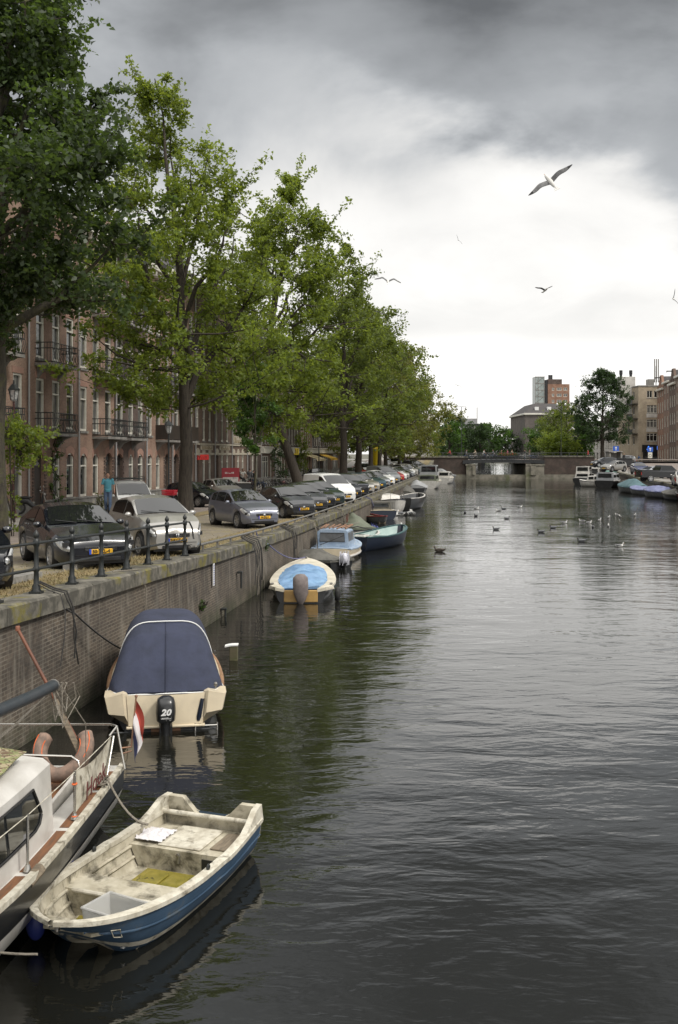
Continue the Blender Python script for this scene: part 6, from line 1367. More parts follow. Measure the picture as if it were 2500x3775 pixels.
    # mast foot pole (red brown) leaning over the stern rail and the grey plank behind it
    mb = MB(); mb.tube([(-3.04, 11.95, .95), (-3.92, 12.15, 2.45)], [.024, .020], 8); mb.lathe([(.03, 0), (.03, .05), (.02, .06)], 8, Matrix.Translation((-3.92, 12.15, 2.43))); mb.build('flag_spar', BM['wood'], root, 60, off=O)
    mb = MB(); mb.tube([(-2.97, 11.85, .78), (-3.42, 12.0, 1.62)], [.05, .04], 4); mb.build('tiller_post', BM['greywood'], root, off=O)
    # boom with rolled dark cover and rigging
    mb = MB(); mb.tube([(-3.17, 11.05, 2.02), (-3.16, 10.2, 2.10), (-3.14, 8.9, 2.25), (-3.2, 7.0, 2.42), (-3.5, 5.0, 2.6)], .062, 10); bo = mb.build('boom', pm('dark_boom_cover', (.02, .028, .035), (.03, .035, .04), .45, scale=8), root, 60, off=O)
    mb = MB(); mb.lathe([(.066, 0), (.07, .02), (.05, .05)], 10, Matrix.Translation((-3.17, 11.04, 2.02)) @ Matrix.Rotation(-pi/2, 4, 'X')); mb.build('end_cap', M['steel'], bo, off=O)
    mb = MB(); random.seed(8)
    for k in range(7): 
        s0 = Vector((-3.17+random.uniform(-.05, .1), 11.05, 2.0)); mb.tube([s0, s0+Vector((random.uniform(-.1, .15), random.uniform(-.1, .2), -.25-random.random()*.2)), s0+Vector((random.uniform(.0, .25), random.uniform(0, .3), -.15)), s0+Vector((.1, .1, .03))], .008, 4)
    for k in range(5): e_ = Vector((-4.5-.15*k, 10.5+.3*k, 1.0)); s0 = Vector((-3.17, 11.0, 1.98)); m__ = s0.lerp(e_, .5); m__.z -= .12+.05*k; mb.tube([s0, s0.lerp(m__, .5)-Vector((0, 0, .03)), m__, m__.lerp(e_, .5)-Vector((0, 0, .02)), e_], .0055, 4)
    mb.tube([(-3.1, 11.1, 2.0), (-2.9, 11.4, 1.5), (-2.95, 11.6, 1.0), (-3.0, 11.8, .85)], .007, 4)
    mb.build('rigging_line', M['rope'], root, off=O)
    # wooden boat hook / fender board along the near side
    mb = MB(); mb.tube([(-3.05, 7.6, .72), (-2.78, 9.12, .72)], .035, 6); mb.tube([(-2.82, 9.0, .70), (-2.76, 9.2, .76)], .06, 6); mb.build('fender_board', BM['greywood'], root, off=O)
    # ensign staff and flag
    mb = MB(); s0 = Vector((xr+.16, 12.2, 1.0)); s1 = Vector((xr+.22, 12.2, 1.62)); mb.tube([s0, s1], .011, 6); mb.ell(s1, (.02, .02, .02), 8, 6); mb.tube([(xr+.05, 12.15, 1.0), (xr+.16, 12.2, 1.0)], .01, 5); mb.tube([(xr+.05, 12.15, .93), (xr+.165, 12.2, .95)], .01, 5); stf = mb.build('flag_staff', BM['browntan'], root, 60, off=O)
    cols = [pm('flag_red', (.38, .06, .04), None, .85), pm('flag_white', (.6, .57, .57), None, .85), pm('flag_blue', (.05, .06, .14), None, .85)]
    mb = MB(); W_, Hh = .50, .44; nI, nJ = 12, 12; rows = []
    # flag hangs limp: hoist along the staff, fly drooping down and to the right
    for i in range(nI+1):
        u = i/nI; row = []
        for j in range(nJ+1):
            v = j/nJ; hp = s1.lerp(s0, .06+.74*v); fly = Vector((.05+.11*(1-v)+.02*sin(v*9+u*4), -.02+.05*sin(u*6+v*5), -.62+.12*v)); q_ = hp+fly*u*(.66+.0*v)+Vector((.04*sin(u*pi)*(1-v), .04*sin(v*8), 0)); row.append(q_)
        rows.append(row)
    for i in range(nI):
        for j in range(nJ):
            mb.cm = 0 if j < nJ/3 else 1 if j < 2*nJ/3 else 2; mb.add([rows[i][j], rows[i+1][j], rows[i+1][j+1], rows[i][j+1]], [(0, 1, 2, 3)])
    mb.build('flag', cols, root, 70, off=O)
    # blue fenders
    for x, y in ((-2.83, 9.3), (-2.77, 10.3)):
        mb = MB(); mb.ell((x, y, .20), (.09, .09, .15), 14, 10); mb.tube([(x, y, .34), (x, y, .38)], .025, 8); mb.build('fender', BM['bluefender'], root, 60, off=O)
    # horseshoe lifebuoy on the stern rail : a thing of its own
    lb = empty('lifebuoy', (-3.30, 11.85, .98), 0, 'faded orange horseshoe lifebuoy tied to the stern rail of the lettered boat', 'lifebuoy')
    path = [Vector((.22*cos(a)*1.0, .06*sin(a), .0))+Vector((0, 0, 0)) for a in (0,)]
    q = MB(); pts = [(-.20, 0, .26), (-.25, 0, .12), (-.22, 0, -.03), (-.12, 0, -.15), (0, 0, -.19), (.12, 0, -.15), (.22, 0, -.03), (.25, 0, .12), (.20, 0, .26)]
    Mx = Matrix.Scale(1.15, 4) @ Matrix.Rotation(R(-38), 4, 'X') @ Matrix.Rotation(R(-8), 4, 'Z')
    def sm_path(pts, k=4):
        out_ = []
        for i in range(len(pts)-1):
            p0, p1, p2_, p3 = [Vector(pts[max(0, min(len(pts)-1, i+d))]) for d in (-1, 0, 1, 2)]
            for s_ in range(k): u = s_/k; out_.append(.5*((2*p1)+(-p0+p2_)*u+(2*p0-5*p1+4*p2_-p3)*u*u+(-p0+3*p1-3*p2_+p3)*u**3))
        return out_+[Vector(pts[-1])]
    sp_ = sm_path(pts); rr_ = [.03]+[.078]*(len(sp_)-2)+[.03]; q.tube(sp_, rr_, 12, Mx); q.build('foam_body', BM['orange'], lb, 60)
    q = MB()
    for o_ in (-.045, .045): q.tube([p*(1+o_/.25)+Vector((0, -.062, 0)) for p in sp_[2:-2]], .006, 4, Mx)
    q.build('piping', BM['orangeedge'], lb)
hook_boat()
# ---------------------------------------------------------------- cream motor boat with navy canopy
def canopy_boat():
    root, L, a = boat('motor_boat', 'cream motor boat under a navy blue canopy with a black outboard motor', (-2.87, 16.5, 0), (-3.75, 21.6, 0)); L = 5.2
    H = Hull(L, 1.90, zs=.52, zm=.55, zb=.72, tr=.86, dr=.15, bow=2.4, full=.7, rake=.5, sect=.35, maxat=.35)
    H.shell(BM['black'], 'hull', root, m=8); H.band(BM['cream'], 'gunwale', root, w=.16, h=.05, lip=.02); 
    mb = MB()
    for sd in (1, -1): mb.tube([Vector(H.p(u, 1, sd))+Vector((0, sd*.045, -.05)) for u in np.linspace(0, .99, 18)], .055, 8)
    mb.build('rubbing_strake', BM['fender'], root, 60)
    H.deck(BM['cream'], 'fore_deck', root, .55, .99, dz=.03, camber=.06)
    # cream transom well facing the camera
    hb = H.hb(0); mb = MB()
    rows = [[(-.035, y, z) for y, z in ((-.64, .62), (-.25, .60), (.25, .60), (.64, .62))], [(-.08, y, z) for y, z in ((-.60, .12), (-.25, .10), (.25, .10), (.60, .12))]]
    mb.grid(rows); mb.cbox(-.11, .02, -.64, .64, .07, .11, .01)
    for sd in (1, -1):
        mb.add([(.03, sd*.62, .62), (-.10, sd*.70, .66), (-.10, sd*.98, .60), (.03, sd*1.0, .60), (-.02, sd*.58, .10), (-.12, sd*.66, .30), (-.12, sd*.92, .34), (.03, sd*.95, .34), (.35, sd*1.0, .62), (.35, sd*.7, .64)], [(0, 1, 5, 4), (1, 2, 6, 5), (2, 3, 7, 6), (4, 5, 6, 7), (0, 9, 1), (9, 8, 2, 1), (8, 3, 2)])
    mb.build('transom', BM['cream'], root, 30)
    mb = MB(); mb.box(-.04, .02, -.24, .24, -.28, .12); mb.build('motor_board', BM['browntan'], root)
    mb = MB(); mb.box(-.012, .0, -.85, .85, -.01, .012); mb.build('waterline_stripe', BM['greyhull'], root)
    mot = outboard(root, -.16, .0, .20, 1.05)
    inst('lettering', text_mesh('20', .14, M['whiteink'], .006, .002, shear=.25, sx=1.1), mot, (-.42, 0, .40), (R(90), 0, R(-90)))
    inst('brand_strip', strokes_mesh(.16, .025, 9, M['whiteink'], 6), mot, (-.425, 0, .31), (R(0), 0, R(-90))); 
    # canopy: tent from the transom up to a hoop and over
    hoops = [(.10, .80, .60, .62, .98), (.42, .96, .98, .60, .98), (.95, .93, 1.42, .58, .80), (1.35, .90, 1.58, .58, .66), (2.2, .88, 1.66, .62, .60), (2.9, .80, 1.58, .66, .55), (3.4, .72, 1.28, .70, .55), (3.8, .64, .86, .72, .6)]
    mb = MB(); rows = []
    xs_ = [h[0] for h in hoops]; fine = sorted({*xs_, *[float(x) for x in np.linspace(.1, 3.8, 26)]})
    for x in fine:
        w = interp([(h[0], h[1]) for h in hoops], x); zt = interp([(h[0], h[2]) for h in hoops], x); zb = interp([(h[0], h[3]) for h in hoops], x); row = []
        for j in range(25):
            a_ = pi*j/24; e = .42 if zt-zb > .5 else .65; yy = w*(1 if cos(a_) > 0 else -1)*abs(cos(a_))**e; k = sin(a_)**.52; yy *= (1-.22*k*(zt-zb)) if abs(yy) > 0 else 1
            wr = .026*(sin(yy*17+1.3*sin(x*3))+.6*mn.noise(Vector((yy*7, x*2.5, 0)))*2)*(1-abs(yy)/1.1)*(1 if x < 1.3 else .15); row.append((x-wr, yy, zb+(zt-zb)*k+wr*.4))
        rows.append(row)
    mb.grid(rows); mb.add(rows[0], [tuple(range(25))]); can = mb.build('canopy', BM['navy'], root, 60)
    i14 = min(range(len(fine)), key=lambda i: abs(fine[i]-1.35)); mb = MB()
    mb.tube([Vector(p)+Vector((-.02, 0, .012)) for p in rows[i14]], .011, 5); mb.tube([Vector(rows[0][j])+Vector((-.02, 0, -.01)) for j in range(25)], .012, 5)
    for sd in (1, -1): mb.tube([Vector((x, sd*(interp([(h[0], h[1]) for h in hoops], x)+.01), interp([(h[0], h[3]) for h in hoops], x))) for x in fine], .011, 5)
    mb.build('white_piping', M['whiteink'], can)
    mb = MB(); mb.tube([Vector(rows[i][12])+Vector((-.012, 0, .004)) for i in range(i14+1)], .012, 4); mb.build('zip_seam', BM['navy'], can)
    # ladder, grab rail, fender, cleats
    mb = MB()
    for y in (-.48, -.84): mb.tube([(-.07, y, .12), (-.09, y, -.10), (-.09, y, -.26)], .016, 6)
    for z in (.08, -.08, -.25): mb.tube([(-.085, -.48, z), (-.085, -.84, z)], .015, 6)
    mb.build('ladder', M['stainless'], root, 60)
    mb = MB(); mb.tube([(-.05, -.60, .52), (-.06, -.54, .22), (-.06, -.53, .16)], [.03, .045, .03], 8); mb.build('rolled_fender', BM['darkblue'], root, 60)
    mb = MB(); mb.tube([(-.06, .50, .17), (-.06, .50, .22), (-.06, .3, .22)], .009, 4); mb.tube([(-.06, -.2, .22), (-.06, -.45, .25), (-.05, -.6, .24)], .007, 4)
    for y in (-.82, ): mb.ell((.0, y, .74), (.035, .035, .035), 10, 8); mb.tube([(0, y, .66), (0, y, .74)], .015, 6)
    for y in (.45, -.45): mb.box(-.035, -.02, y-.012, y+.012, .40, .48)
    mb.build('fitting', M['steel'], root, 60)
    return root
canopy_boat()
# ---------------------------------------------------------------- mooring post
def mpost():
    p = at(862, 2432, 0); root = empty('mooring_post', (p.x, p.y, 0), 0, 'square mossy mooring post with a white gull dropping cap standing in the water', 'mooring post')
    q = MB(); q.cbox(-.09, .09, -.09, .09, -.8, .33, .015); q.build('post', pm('mossy_timber', (.10, .085, .05), (.07, .075, .03), .95, scale=6, c3=(.20, .17, .10), s3=3), root)
    q = MB(); q.slab([[(x, y, .36-.25*max(0, -x-.02)**1.2-.02*abs(y)*4) for y in (-.1, 0, .1)] for x in (-.19, -.12, -.05, .02, .1)], .03); q.build('cap', M['whiteink'], root, 60)
mpost()
# ---------------------------------------------------------------- blue tarpaulin boat
def tarp_boat():
    root, L, a = boat('motor_boat', 'cream boat with a pale blue tarpaulin over its cockpit and a shrouded outboard', (-1.17, 30.5, 0), (-1.22, 37.6, 0)); L = 7.0
    H = Hull(L, 2.12, zs=.42, zm=.40, zb=.62, tr=.72, dr=.15, bow=2.3, full=.68, rake=.5, sect=.35, maxat=.34)
    H.shell(BM['black'], 'hull', root); H.band(BM['creamwhite'], 'gunwale', root, w=.26, h=.05, lip=.03); H.deck(BM['creamwhite'], 'fore_deck', root, .66, .99, dz=.03, inset=.02)
    H.cover(BM['tarpblue'], 'tarpaulin', root, [(.03, .02), (.12, .02), (.22, .10), (.4, .20), (.62, .22), (.70, .12)], .03, .70, dz=.04, inset=.25, lip=0, skirt=.06, wr=.09, seed=3, power=1.6, n=34, m=24)
    mb = MB(); mb.cbox(-.06, .02, -.52, .52, .03, .40, .02); mb.build('transom_board', BM['yellowwood'], root)
    mb = MB()
    for sd in (1, -1): mb.add([(-.05, sd*.5, .42), (-.06, sd*.78, .50), (.6, sd*1.0, .46), (.55, sd*.78, .48), (-.05, sd*.5, .34), (-.06, sd*.78, .40), (.6, sd*1.03, .36)], [(0, 1, 2, 3), (0, 4, 5, 1), (1, 5, 6, 2)])
    mb.build('stern_corner', BM['creamwhite'], root)
    mb = MB(); rows = []
    for z, rx, ry in ((-.02, .07, .07), (.10, .14, .15), (.30, .20, .22), (.55, .24, .235), (.78, .22, .22), (.88, .12, .12), (.90, .02, .02)):
        rows.append([(-.16+rx*cos(a_)*(1+.12*mn.noise(Vector((a_*2, z*5, 0)))), ry*sin(a_)*(1+.15*mn.noise(Vector((a_*2, z*5, 7)))), z+.02) for a_ in np.linspace(0, 2*pi, 19)[:-1]])
    mb.grid(rows, closed=True); ob = mb.build('shrouded_outboard', BM['taupe'], root, 60)
    mb = MB(); mb.tube([(-.14, 0, .05), (-.14, 0, -.4)], .05, 8); mb.build('drive_leg', M['steel'], ob)
    mb = MB()
    for sd in (1, -1): mb.cbox(.9, 1.02, sd*.93-.05, sd*.93+.05, .46, .50, .01)
    mb.lathe([(.03, 0), (.03, .08), (.05, .09), (.05, .11), (0, .12)], 8, Matrix.Translation((L-.35, 0, .63))); mb.build('cleat', M['steel'], root)
    mb = MB(); mb.ell((.5, -1.13, .22), (.12, .10, .22), 10, 8); mb.ell((1.2, -1.13, .05), (.3, .09, .09), 10, 8); mb.build('fender', M['rubber'], root, 60)
tarp_boat()
# ---------------------------------------------------------------- generic small craft
def craft(label, stern, bow, B, hull, rim, zs=.5, zb=.65, tr=.8, cover=None, liner=None, cabin=None, extra=None, zm=None, name='motor_boat', ridge=None, bow_=2.3, full=.7, group=None, wr=.04, deck=None, wheelhouse=None, power=1.3, sect=.38):
    root, L, a = boat(name, label, (stern[0], stern[1], 0), (bow[0], bow[1], 0), group=group)
    H = Hull(L, B, zs=zs, zm=zm or zs-.04, zb=zb, tr=tr, dr=.15, bow=bow_, full=full, rake=.4, sect=sect)
    H.shell(BM[hull], 'hull', root, n=16, m=6); H.band(BM[rim], 'gunwale', root, w=.08 if liner else .12, h=.035, lip=.03, n=18)
    if liner:
        H.shell(BM[liner], 'inner_hull', root, inset=.06, u0=.03, u1=.98, cap=False, n=16, m=6); H.bench(BM[liner], 'floor', root, .15, L*.88, .12, .0, inset=.05)
        H.bench(BM[liner], 'thwart', root, L*.42, L*.42+.3, zs-.1, inset=.05); H.bench(BM[liner], 'stern_seat', root, .06, .5, zs-.08, inset=.05)
    if cover: H.cover(BM[cover], 'cover', root, ridge or [(0, .15), (.25, .55), (.55, .6), (.9, .2), (1, .05)], wr=wr, seed=len(label), power=power)
    elif deck: H.deck(BM[deck], 'deck', root, 0, .99, dz=.0)
    if cabin:
        x0, x1, w, h, cm_, wm_ = cabin
        def cy(x, z): return w/2*(1-.12*z)
        z0 = zs-.02; rows = []
        for x, k in ((x0, 1), (lerp(x0, x1, .35), 1.03), (lerp(x0, x1, .7), 1), (x1-.02, .94), (x1+h*.35, .05)):
            zt = z0+h*k; rows.append([(x, w/2, z0), (x, w/2*.9, zt-.05*min(1, k)), (x, w/2*.8, zt), (x, 0, zt+.05*k), (x, -w/2*.8, zt), (x, -w/2*.9, zt-.05*min(1, k)), (x, -w/2, z0)])
        q = MB(); q.grid(rows); q.add(rows[0], [tuple(range(7))]); cb_ = q.build('cabin', BM[cm_], root, 35)
        z1, z2 = z0+h*.38, z0+h*.86
        q = MB(); yy = w/2*.94+.012
        for sd in (1, -1):
            for xa_, xb_ in ((x0+.12, lerp(x0, x1, .46)), (lerp(x0, x1, .54), x1-.15)): q.add([(xa_, sd*(w/2*.965+.01), z1), (xb_, sd*(w/2*.965+.01), z1), (xb_, sd*(w/2*.92+.01), z2), (xa_, sd*(w/2*.92+.01), z2)], [(0, 1, 2, 3)])
        q.add([(x0-.012, y, z) for y, z in ((-w*.38, z1), (w*.38, z1), (w*.36, z2), (-w*.36, z2))], [(0, 1, 2, 3)])
        q.build('window', M['glass'] if wm_ == 'g' else BM[wm_], cb_)
        q = MB(); q.tube([(x0-.014, y, z) for y, z in ((-w*.38, z1), (w*.38, z1), (w*.36, z2), (-w*.36, z2))], .015, 4, closed=True); q.build('window_frame', M['rubber'], cb_)
    if wheelhouse:
        x0, x1, w, h, mt = wheelhouse; z0 = zs+(cabin[3] if cabin else 0)-.05; q = MB(); q.grid([[(x, w/2, z0), (x+.05, w/2*.92, z0+h), (x+.05, 0, z0+h+.05), (x+.05, -w/2*.92, z0+h), (x, -w/2, z0)] for x in (x0, x1)]); q.add([(x0, w/2, z0), (x0+.05, w/2*.92, z0+h), (x0+.05, -w/2*.92, z0+h), (x0, -w/2, z0)], [(0, 1, 2, 3)]); q.add([(x1, w/2, z0), (x1+.05, w/2*.92, z0+h), (x1+.05, -w/2*.92, z0+h), (x1, -w/2, z0)], [(3, 2, 1, 0)]); wh = q.build('wheelhouse', BM[mt], root)
        q = MB(); q.add([(x0-.0, y, z) for y, z in ((-w*.4, z0+h*.35), (w*.4, z0+h*.35), (w*.38, z0+h*.9), (-w*.38, z0+h*.9))], [(0, 1, 2, 3)]); q.v = [(v[0]+.0, v[1], v[2]) for v in q.v]
        for sd in (1, -1): q.add([(x0+.15, sd*(w/2*.97+.01), z0+h*.35), (x1-.1, sd*(w/2*.97+.01), z0+h*.35), (x1-.1, sd*(w/2*.93+.01), z0+h*.9), (x0+.2, sd*(w/2*.93+.01), z0+h*.9)], [(0, 1, 2, 3)])
        q.build('window', M['glass'], wh)
    if extra: extra(root, H, L)
    return root, H, L
# grey covered boat with a wrapped motor
def ex1(root, H, L):
    o = outboard(root, -.1, 0, .25, 1, BM['wrap'], BM['wrap']); q = MB()
    for k in range(6): a_ = k*1.05; q.tube([(-.16+.17*cos(a_), .17*sin(a_), .72), (-.16+.21*cos(a_+.2), .22*sin(a_+.2), .45), (-.15+.15*cos(a_), .2*sin(a_), .18)], .02, 4)
    q.build('plastic_wrap', BM['wrap'], o)
craft('black dinghy under a grey tarpaulin with a plastic wrapped motor, behind the blue tarpaulin boat', (.10, 39.4), (-1.75, 41.2), 1.5, 'black', 'black', .38, .5, .85, 'greytarp', ridge=[(0, -.05), (.22, -.02), (.3, .1), (.5, .36), (.8, .22), (1, .02)], extra=ex1, name='dinghy', power=1.5)
def ex2(root, H, L):
    q = MB(); random.seed(3)
    for k in range(7): y = -.55+.18*k; q.tube([(.55+random.uniform(-.1, .1), y, 1.34+.03*(k % 2)), (2.3+random.uniform(-.2, .2), y+random.uniform(-.2, .2), 1.37)], .035, 5)
    q.build('timber_load', BM['browntan'], root)
    q = MB(); q.tube([(.36, .55, .62), (.2, .1, .8), (.3, -.5, 1.05)], .014, 4); q.build('wiper_cable', M['dark_rope'], root)
    q = MB()
    for sd in (1, -1): q.tube([Vector(H.p(u, .62, sd))+Vector((0, sd*.02, 0)) for u in np.linspace(0, .97, 12)], .06, 6)
    q.build('rubbing_strake', BM['white'], root)
craft('sky blue cabin boat with planks lying on its roof, moored by the quay', (-.35, 42.6), (.35, 46.9), 2.0, 'cream', 'skyblue', .50, .62, .85, cabin=(.38, 2.1, 1.45, .78, 'skyblue', 'greyhull'), deck='skyblue', extra=ex2)
def ex3(root, H, L):
    q = MB(); q.tube([(L*.2, .6, .75), (L*.3, .5, .9), (L*.45, .0, .98), (L*.6, -.5, .8)], .03, 5); q.build('cover_hoop', M['rubber'], root)
craft('small open white boat with a black hoop behind the blue cabin boat', (.1, 47.4), (1.9, 51.0), 1.5, 'darkblue', 'white', .55, .65, .85, liner='white', extra=ex3)
def ex4(root, H, L):
    q = MB(); q.cbox(.45, 1.0, -.3, .3, .62, .72, .02); q.build('instrument_box', BM['white'], root)
    q = MB(); q.box(.55, .85, -.15, .15, .72, .724); q.build('dark_lid', M['ink'], root)
    q = MB(); q.ell((L-.02, 0, .93), (.05, .05, .05), 8, 6); q.ell((.1, .9, .5), (.06, .06, .06), 8, 6); q.build('white_knob', M['whiteink'], root)
craft('long open boat with dark blue hull, pale mint inside and teal rim', (.75, 46.6), (3.25, 51.8), 2.0, 'darkblue', 'teal', .68, .88, .62, liner='mint', extra=ex4, zm=.62, full=.6)
def ex5(root, H, L):
    for x in (.5, 1.1, 1.6): q = MB(); q.ell((x, -1.02, .35), (.10, .09, .16), 10, 8); q.tube([(x, -1.0, .5), (x, -.95, .62)], .015, 4); q.build('fender', BM['bluefender'], root, 60)
craft('boat under a peaked olive green tarpaulin with small blue fenders', (1.25, 55.2), (.15, 60.2), 1.9, 'greyhull', 'greyhull', .42, .55, .85, 'greentarp', ridge=[(0, .05), (.12, .25), (.42, .78), (.6, .62), (1, .02)], extra=ex5, wr=.07, power=1.2)
fl = empty('striped_flag', (.30, 55.6, 0), 0, 'small red and white striped flag on a staff behind the olive green tarpaulin', 'flag')
q = MB(); q.tube([(0, 0, .3), (.28, 0, 1.42)], .015, 5); q.build('staff', BM['greywood'], fl)
q = MB()
for k in range(7):
    q.cm = k % 2; x = .26-.30*(k/7); x2 = .26-.30*((k+1)/7); q.add([(x, 0, 1.3-.05*k), (x2, .03, 1.3-.05*(k+1)), (x2-.10, .03, .72-.03*k), (x-.10, 0, .72-.03*k)], [(0, 1, 2, 3)])
q.build('cloth', [pm('stripe_red', (.4, .06, .05), None, .8), pm('stripe_white', (.62, .55, .48), None, .8)], fl)
craft('small red rimmed wooden dinghy lying behind the olive green tarpaulin', (1.75, 68.2), (3.0, 64.9), 1.3, 'greyhull', 'red', .42, .5, .75, liner='greywood', name='dinghy')
def ex6(root, H, L):
    q = MB()
    for x in np.linspace(.2, L*.95, 8):
        for sd in (1, -1): q.tube([(x, sd*(H.hb(x/L)-.1), H.zg(x/L)), (x, sd*(H.hb(x/L)-.12), H.zg(x/L)+.5)], .015, 4)
    for sd in (1, -1): q.tube([(x, sd*(H.hb(x/L)-.12), H.zg(x/L)+.5) for x in np.linspace(.2, L*.95, 8)], .018, 4)
    q.build('guard_rail', M['steel'], root)
craft('dark blue hulled boat with a mossy beige cabin top and curved guard rails', (3.0, 68.9), (1.75, 74.5), 2.3, 'darkblue', 'white', .62, .8, .9, cabin=(.7, 3.6, 1.7, .55, 'greytarp', 'g'), deck='cream', extra=ex6)
craft('white sloop with a rounded white bow, cabin and orange brown hatch', (2.9, 81.5), (4.35, 74.6), 2.7, 'white', 'darkblue', .85, 1.15, .8, cabin=(1.6, 5.0, 1.7, .55, 'white', 'g'), deck='white', extra=ex6, full=.6, bow_=2.6)
bd, H_, L_ = craft('black hulled boat with a white rounded stern and small white lettering', (4.9, 79.8), (6.9, 86.5), 2.3, 'black', 'white', .98, 1.15, .8, liner='greyhull', full=.6)
inst('lettering', text_mesh('BE 4328', .34, M['whiteink'], .01), bd, (-.03, .1, .74), (R(90), 0, R(-90)))
craft('low boat under a glossy black cover, first of the two dark covered boats', (6.6, 100.5), (7.2, 107), 2.1, 'black', 'black', .5, .6, .85, 'greytarp', ridge=[(0, .25), (.2, .62), (.6, .75), (.9, .3), (1, .1)], power=2)
craft('dark boat under a pale grey peaked cover, second of the two dark covered boats', (8.7, 113), (9.7, 121), 2.4, 'black', 'black', .7, .85, .85, 'lighttarp', ridge=[(0, .3), (.3, .85), (.7, .55), (1, .1)])
craft('large white cruiser with a pale canvas wheelhouse and mossy cabin roof', (11.2, 127), (12.8, 136), 3.0, 'white', 'dinghy_rim', 1.0, 1.2, .88, cabin=(.6, 4.6, 2.4, .75, 'greentarp', 'g'), deck='white', wheelhouse=(2.4, 4.6, 2.3, 1.3, 'lighttarp'))
craft('white motor boat with a round porthole moored beyond the large cruiser', (15.4, 148), (16.9, 154), 2.4, 'white', 'dinghy_rim', .9, 1.1, .8, cabin=(1.2, 4, 1.8, .9, 'white', 'g'), deck='white')
craft('dark boat under a pale peaked cover moored in front of the bridge abutment', (18.2, 164.5), (15.6, 170), 2.9, 'greyhull', 'black', .95, 1.05, .9, 'lighttarp', ridge=[(0, .2), (.35, 1.05), (.6, 1.0), (1, .1)])
# ---- right bank boats
RGB_ = 'boats moored along the right bank'
craft('dark hulled tug like boat with a glazed wheelhouse, farthest along the right bank', (35.6, 146.5), (38.3, 152.5), 2.9, 'black', 'white', .9, 1.2, .85, cabin=(1.0, 4.8, 2.2, .7, 'white', 'g'), deck='greyhull', wheelhouse=(1.3, 3.4, 2.0, 1.05, 'white'), group=RGB_)
q = MB(); q.box(-.9, .9, -.8, .8, .0, .9)
craft('small boat with a mint green box cabin between the two white cruisers', (39.0, 143), (40.6, 149), 2.3, 'black', 'white', .7, .9, .85, cabin=(.5, 3.5, 1.9, 1.3, 'mintcab', 'g'), deck='white', group=RGB_)
craft('low white cruiser with round portholes and a dark waterline', (36.4, 134.6), (33.2, 137.6), 2.5, 'white', 'black', .75, .95, .85, cabin=(.7, 2.6, 1.9, .75, 'white', 'black'), deck='white', group=RGB_)
craft('dark hulled cruiser with a grey canvas cabin and windows', (35.4, 133), (38.2, 138.2), 2.9, 'black', 'white', .9, 1.15, .88, cabin=(.5, 3.8, 2.4, 1.1, 'lighttarp', 'g'), deck='greyhull', group=RGB_)
craft('dark boat with a white cabin and red rim close to the right quay', (40.2, 158), (42.4, 165), 2.6, 'black', 'red', .7, .9, .88, cabin=(1, 4.4, 2.2, 1.6, 'white', 'g'), deck='greyhull', group=RGB_)
craft('small open white motor boat with a thin white rail', (34.9, 121.5), (36.6, 126), 1.9, 'greyhull', 'white', .55, .75, .85, liner='white', group=RGB_, extra=ex6)
craft('boat under a blue green peaked cover on the right bank', (34.3, 112.5), (33.5, 118.5), 2.3, 'greyhull', 'white', .75, .95, .8, 'bluegreen', ridge=[(0, .2), (.3, .95), (.6, .8), (1, .1)], group=RGB_)
craft('small white rimmed boat with a pale lilac cover and an outboard', (34.2, 108.3), (33.0, 112.5), 1.7, 'greyhull', 'white', .6, .8, .8, 'purple', ridge=[(0, .1), (.3, .35), (.8, .3), (1, .05)], group=RGB_)
craft('longer dark boat under a lilac blue cover sloping to its stern', (34.3, 100.2), (32.2, 105), 2.2, 'greyhull', 'dinghy_rim', .7, .85, .85, 'purple', ridge=[(0, .05), (.3, .45), (.6, .55), (.85, .35), (1, .05)], group=RGB_, wr=.08)
craft('grey covered boat at the right picture edge', (33.4, 96), (33.1, 101), 2.1, 'black', 'greyhull', .6, .8, .85, 'greytarp', ridge=[(0, .1), (.4, .6), (1, .05)], group=RGB_)
craft('white boat with a red side stripe cut by the right picture edge', (34.4, 92.8), (33.0, 97.2), 2.0, 'red', 'white', .65, .85, .85, liner='white', group=RGB_)
hb_ = block('houseboat', 'low cream houseboat moored beyond the bridge opening on the right', (43.5, 214), (46, 214), 16, -.1, 2.5, m_plaster, [(.4, 1.0, .7, .9, 'far'), (1.4, 1.0, .7, .9, 'far')], 'houseboat', side=[(1+i*1.7, 1.0, .9, 1.0) for i in range(8)])
# ================================================================ people, bicycles, birds, ropes, street furniture
m_skin = pm('skin', (.42, .24, .17), None, .6); m_hair = pm('dark_hair', (.03, .02, .015), None, .8)
def cloth(name, c): return pm(name, c, tuple(x*.75 for x in c), .9, scale=6)
CL = {'turq': cloth('turquoise_shirt', (.10, .33, .42)), 'jeans': cloth('denim', (.10, .15, .24)), 'white': cloth('white_shirt', (.6, .58, .54)), 'black': cloth('black_clothes', (.02, .02, .022)), 'red': cloth('red_jacket', (.45, .04, .04)), 'blue': cloth('blue_jacket', (.06, .16, .38)), 'grey': cloth('grey_clothes', (.14, .14, .15)), 'pink': cloth('pink_top', (.5, .12, .2)), 'brown': cloth('brown_coat', (.14, .09, .05)), 'beige': cloth('beige_coat', (.4, .34, .25))}
PM = {}
def fuse(mb, name, mat, vox, parent=None):
    me = mb.mesh(name, mat); o = bpy.data.objects.new(name, me); C.objects.link(o)
    md = o.modifiers.new('r', 'REMESH'); md.mode = 'VOXEL'; md.voxel_size = vox; md.use_smooth_shade = True
    s = o.modifiers.new('s', 'SMOOTH'); s.factor = .5; s.iterations = 2
    bpy.context.view_layer.update(); me2 = bpy.data.meshes.new_from_object(o.evaluated_get(bpy.context.evaluated_depsgraph_get())); bpy.data.objects.remove(o); me2.materials.clear(); me2.materials.append(mat); me2.name = name; return me2
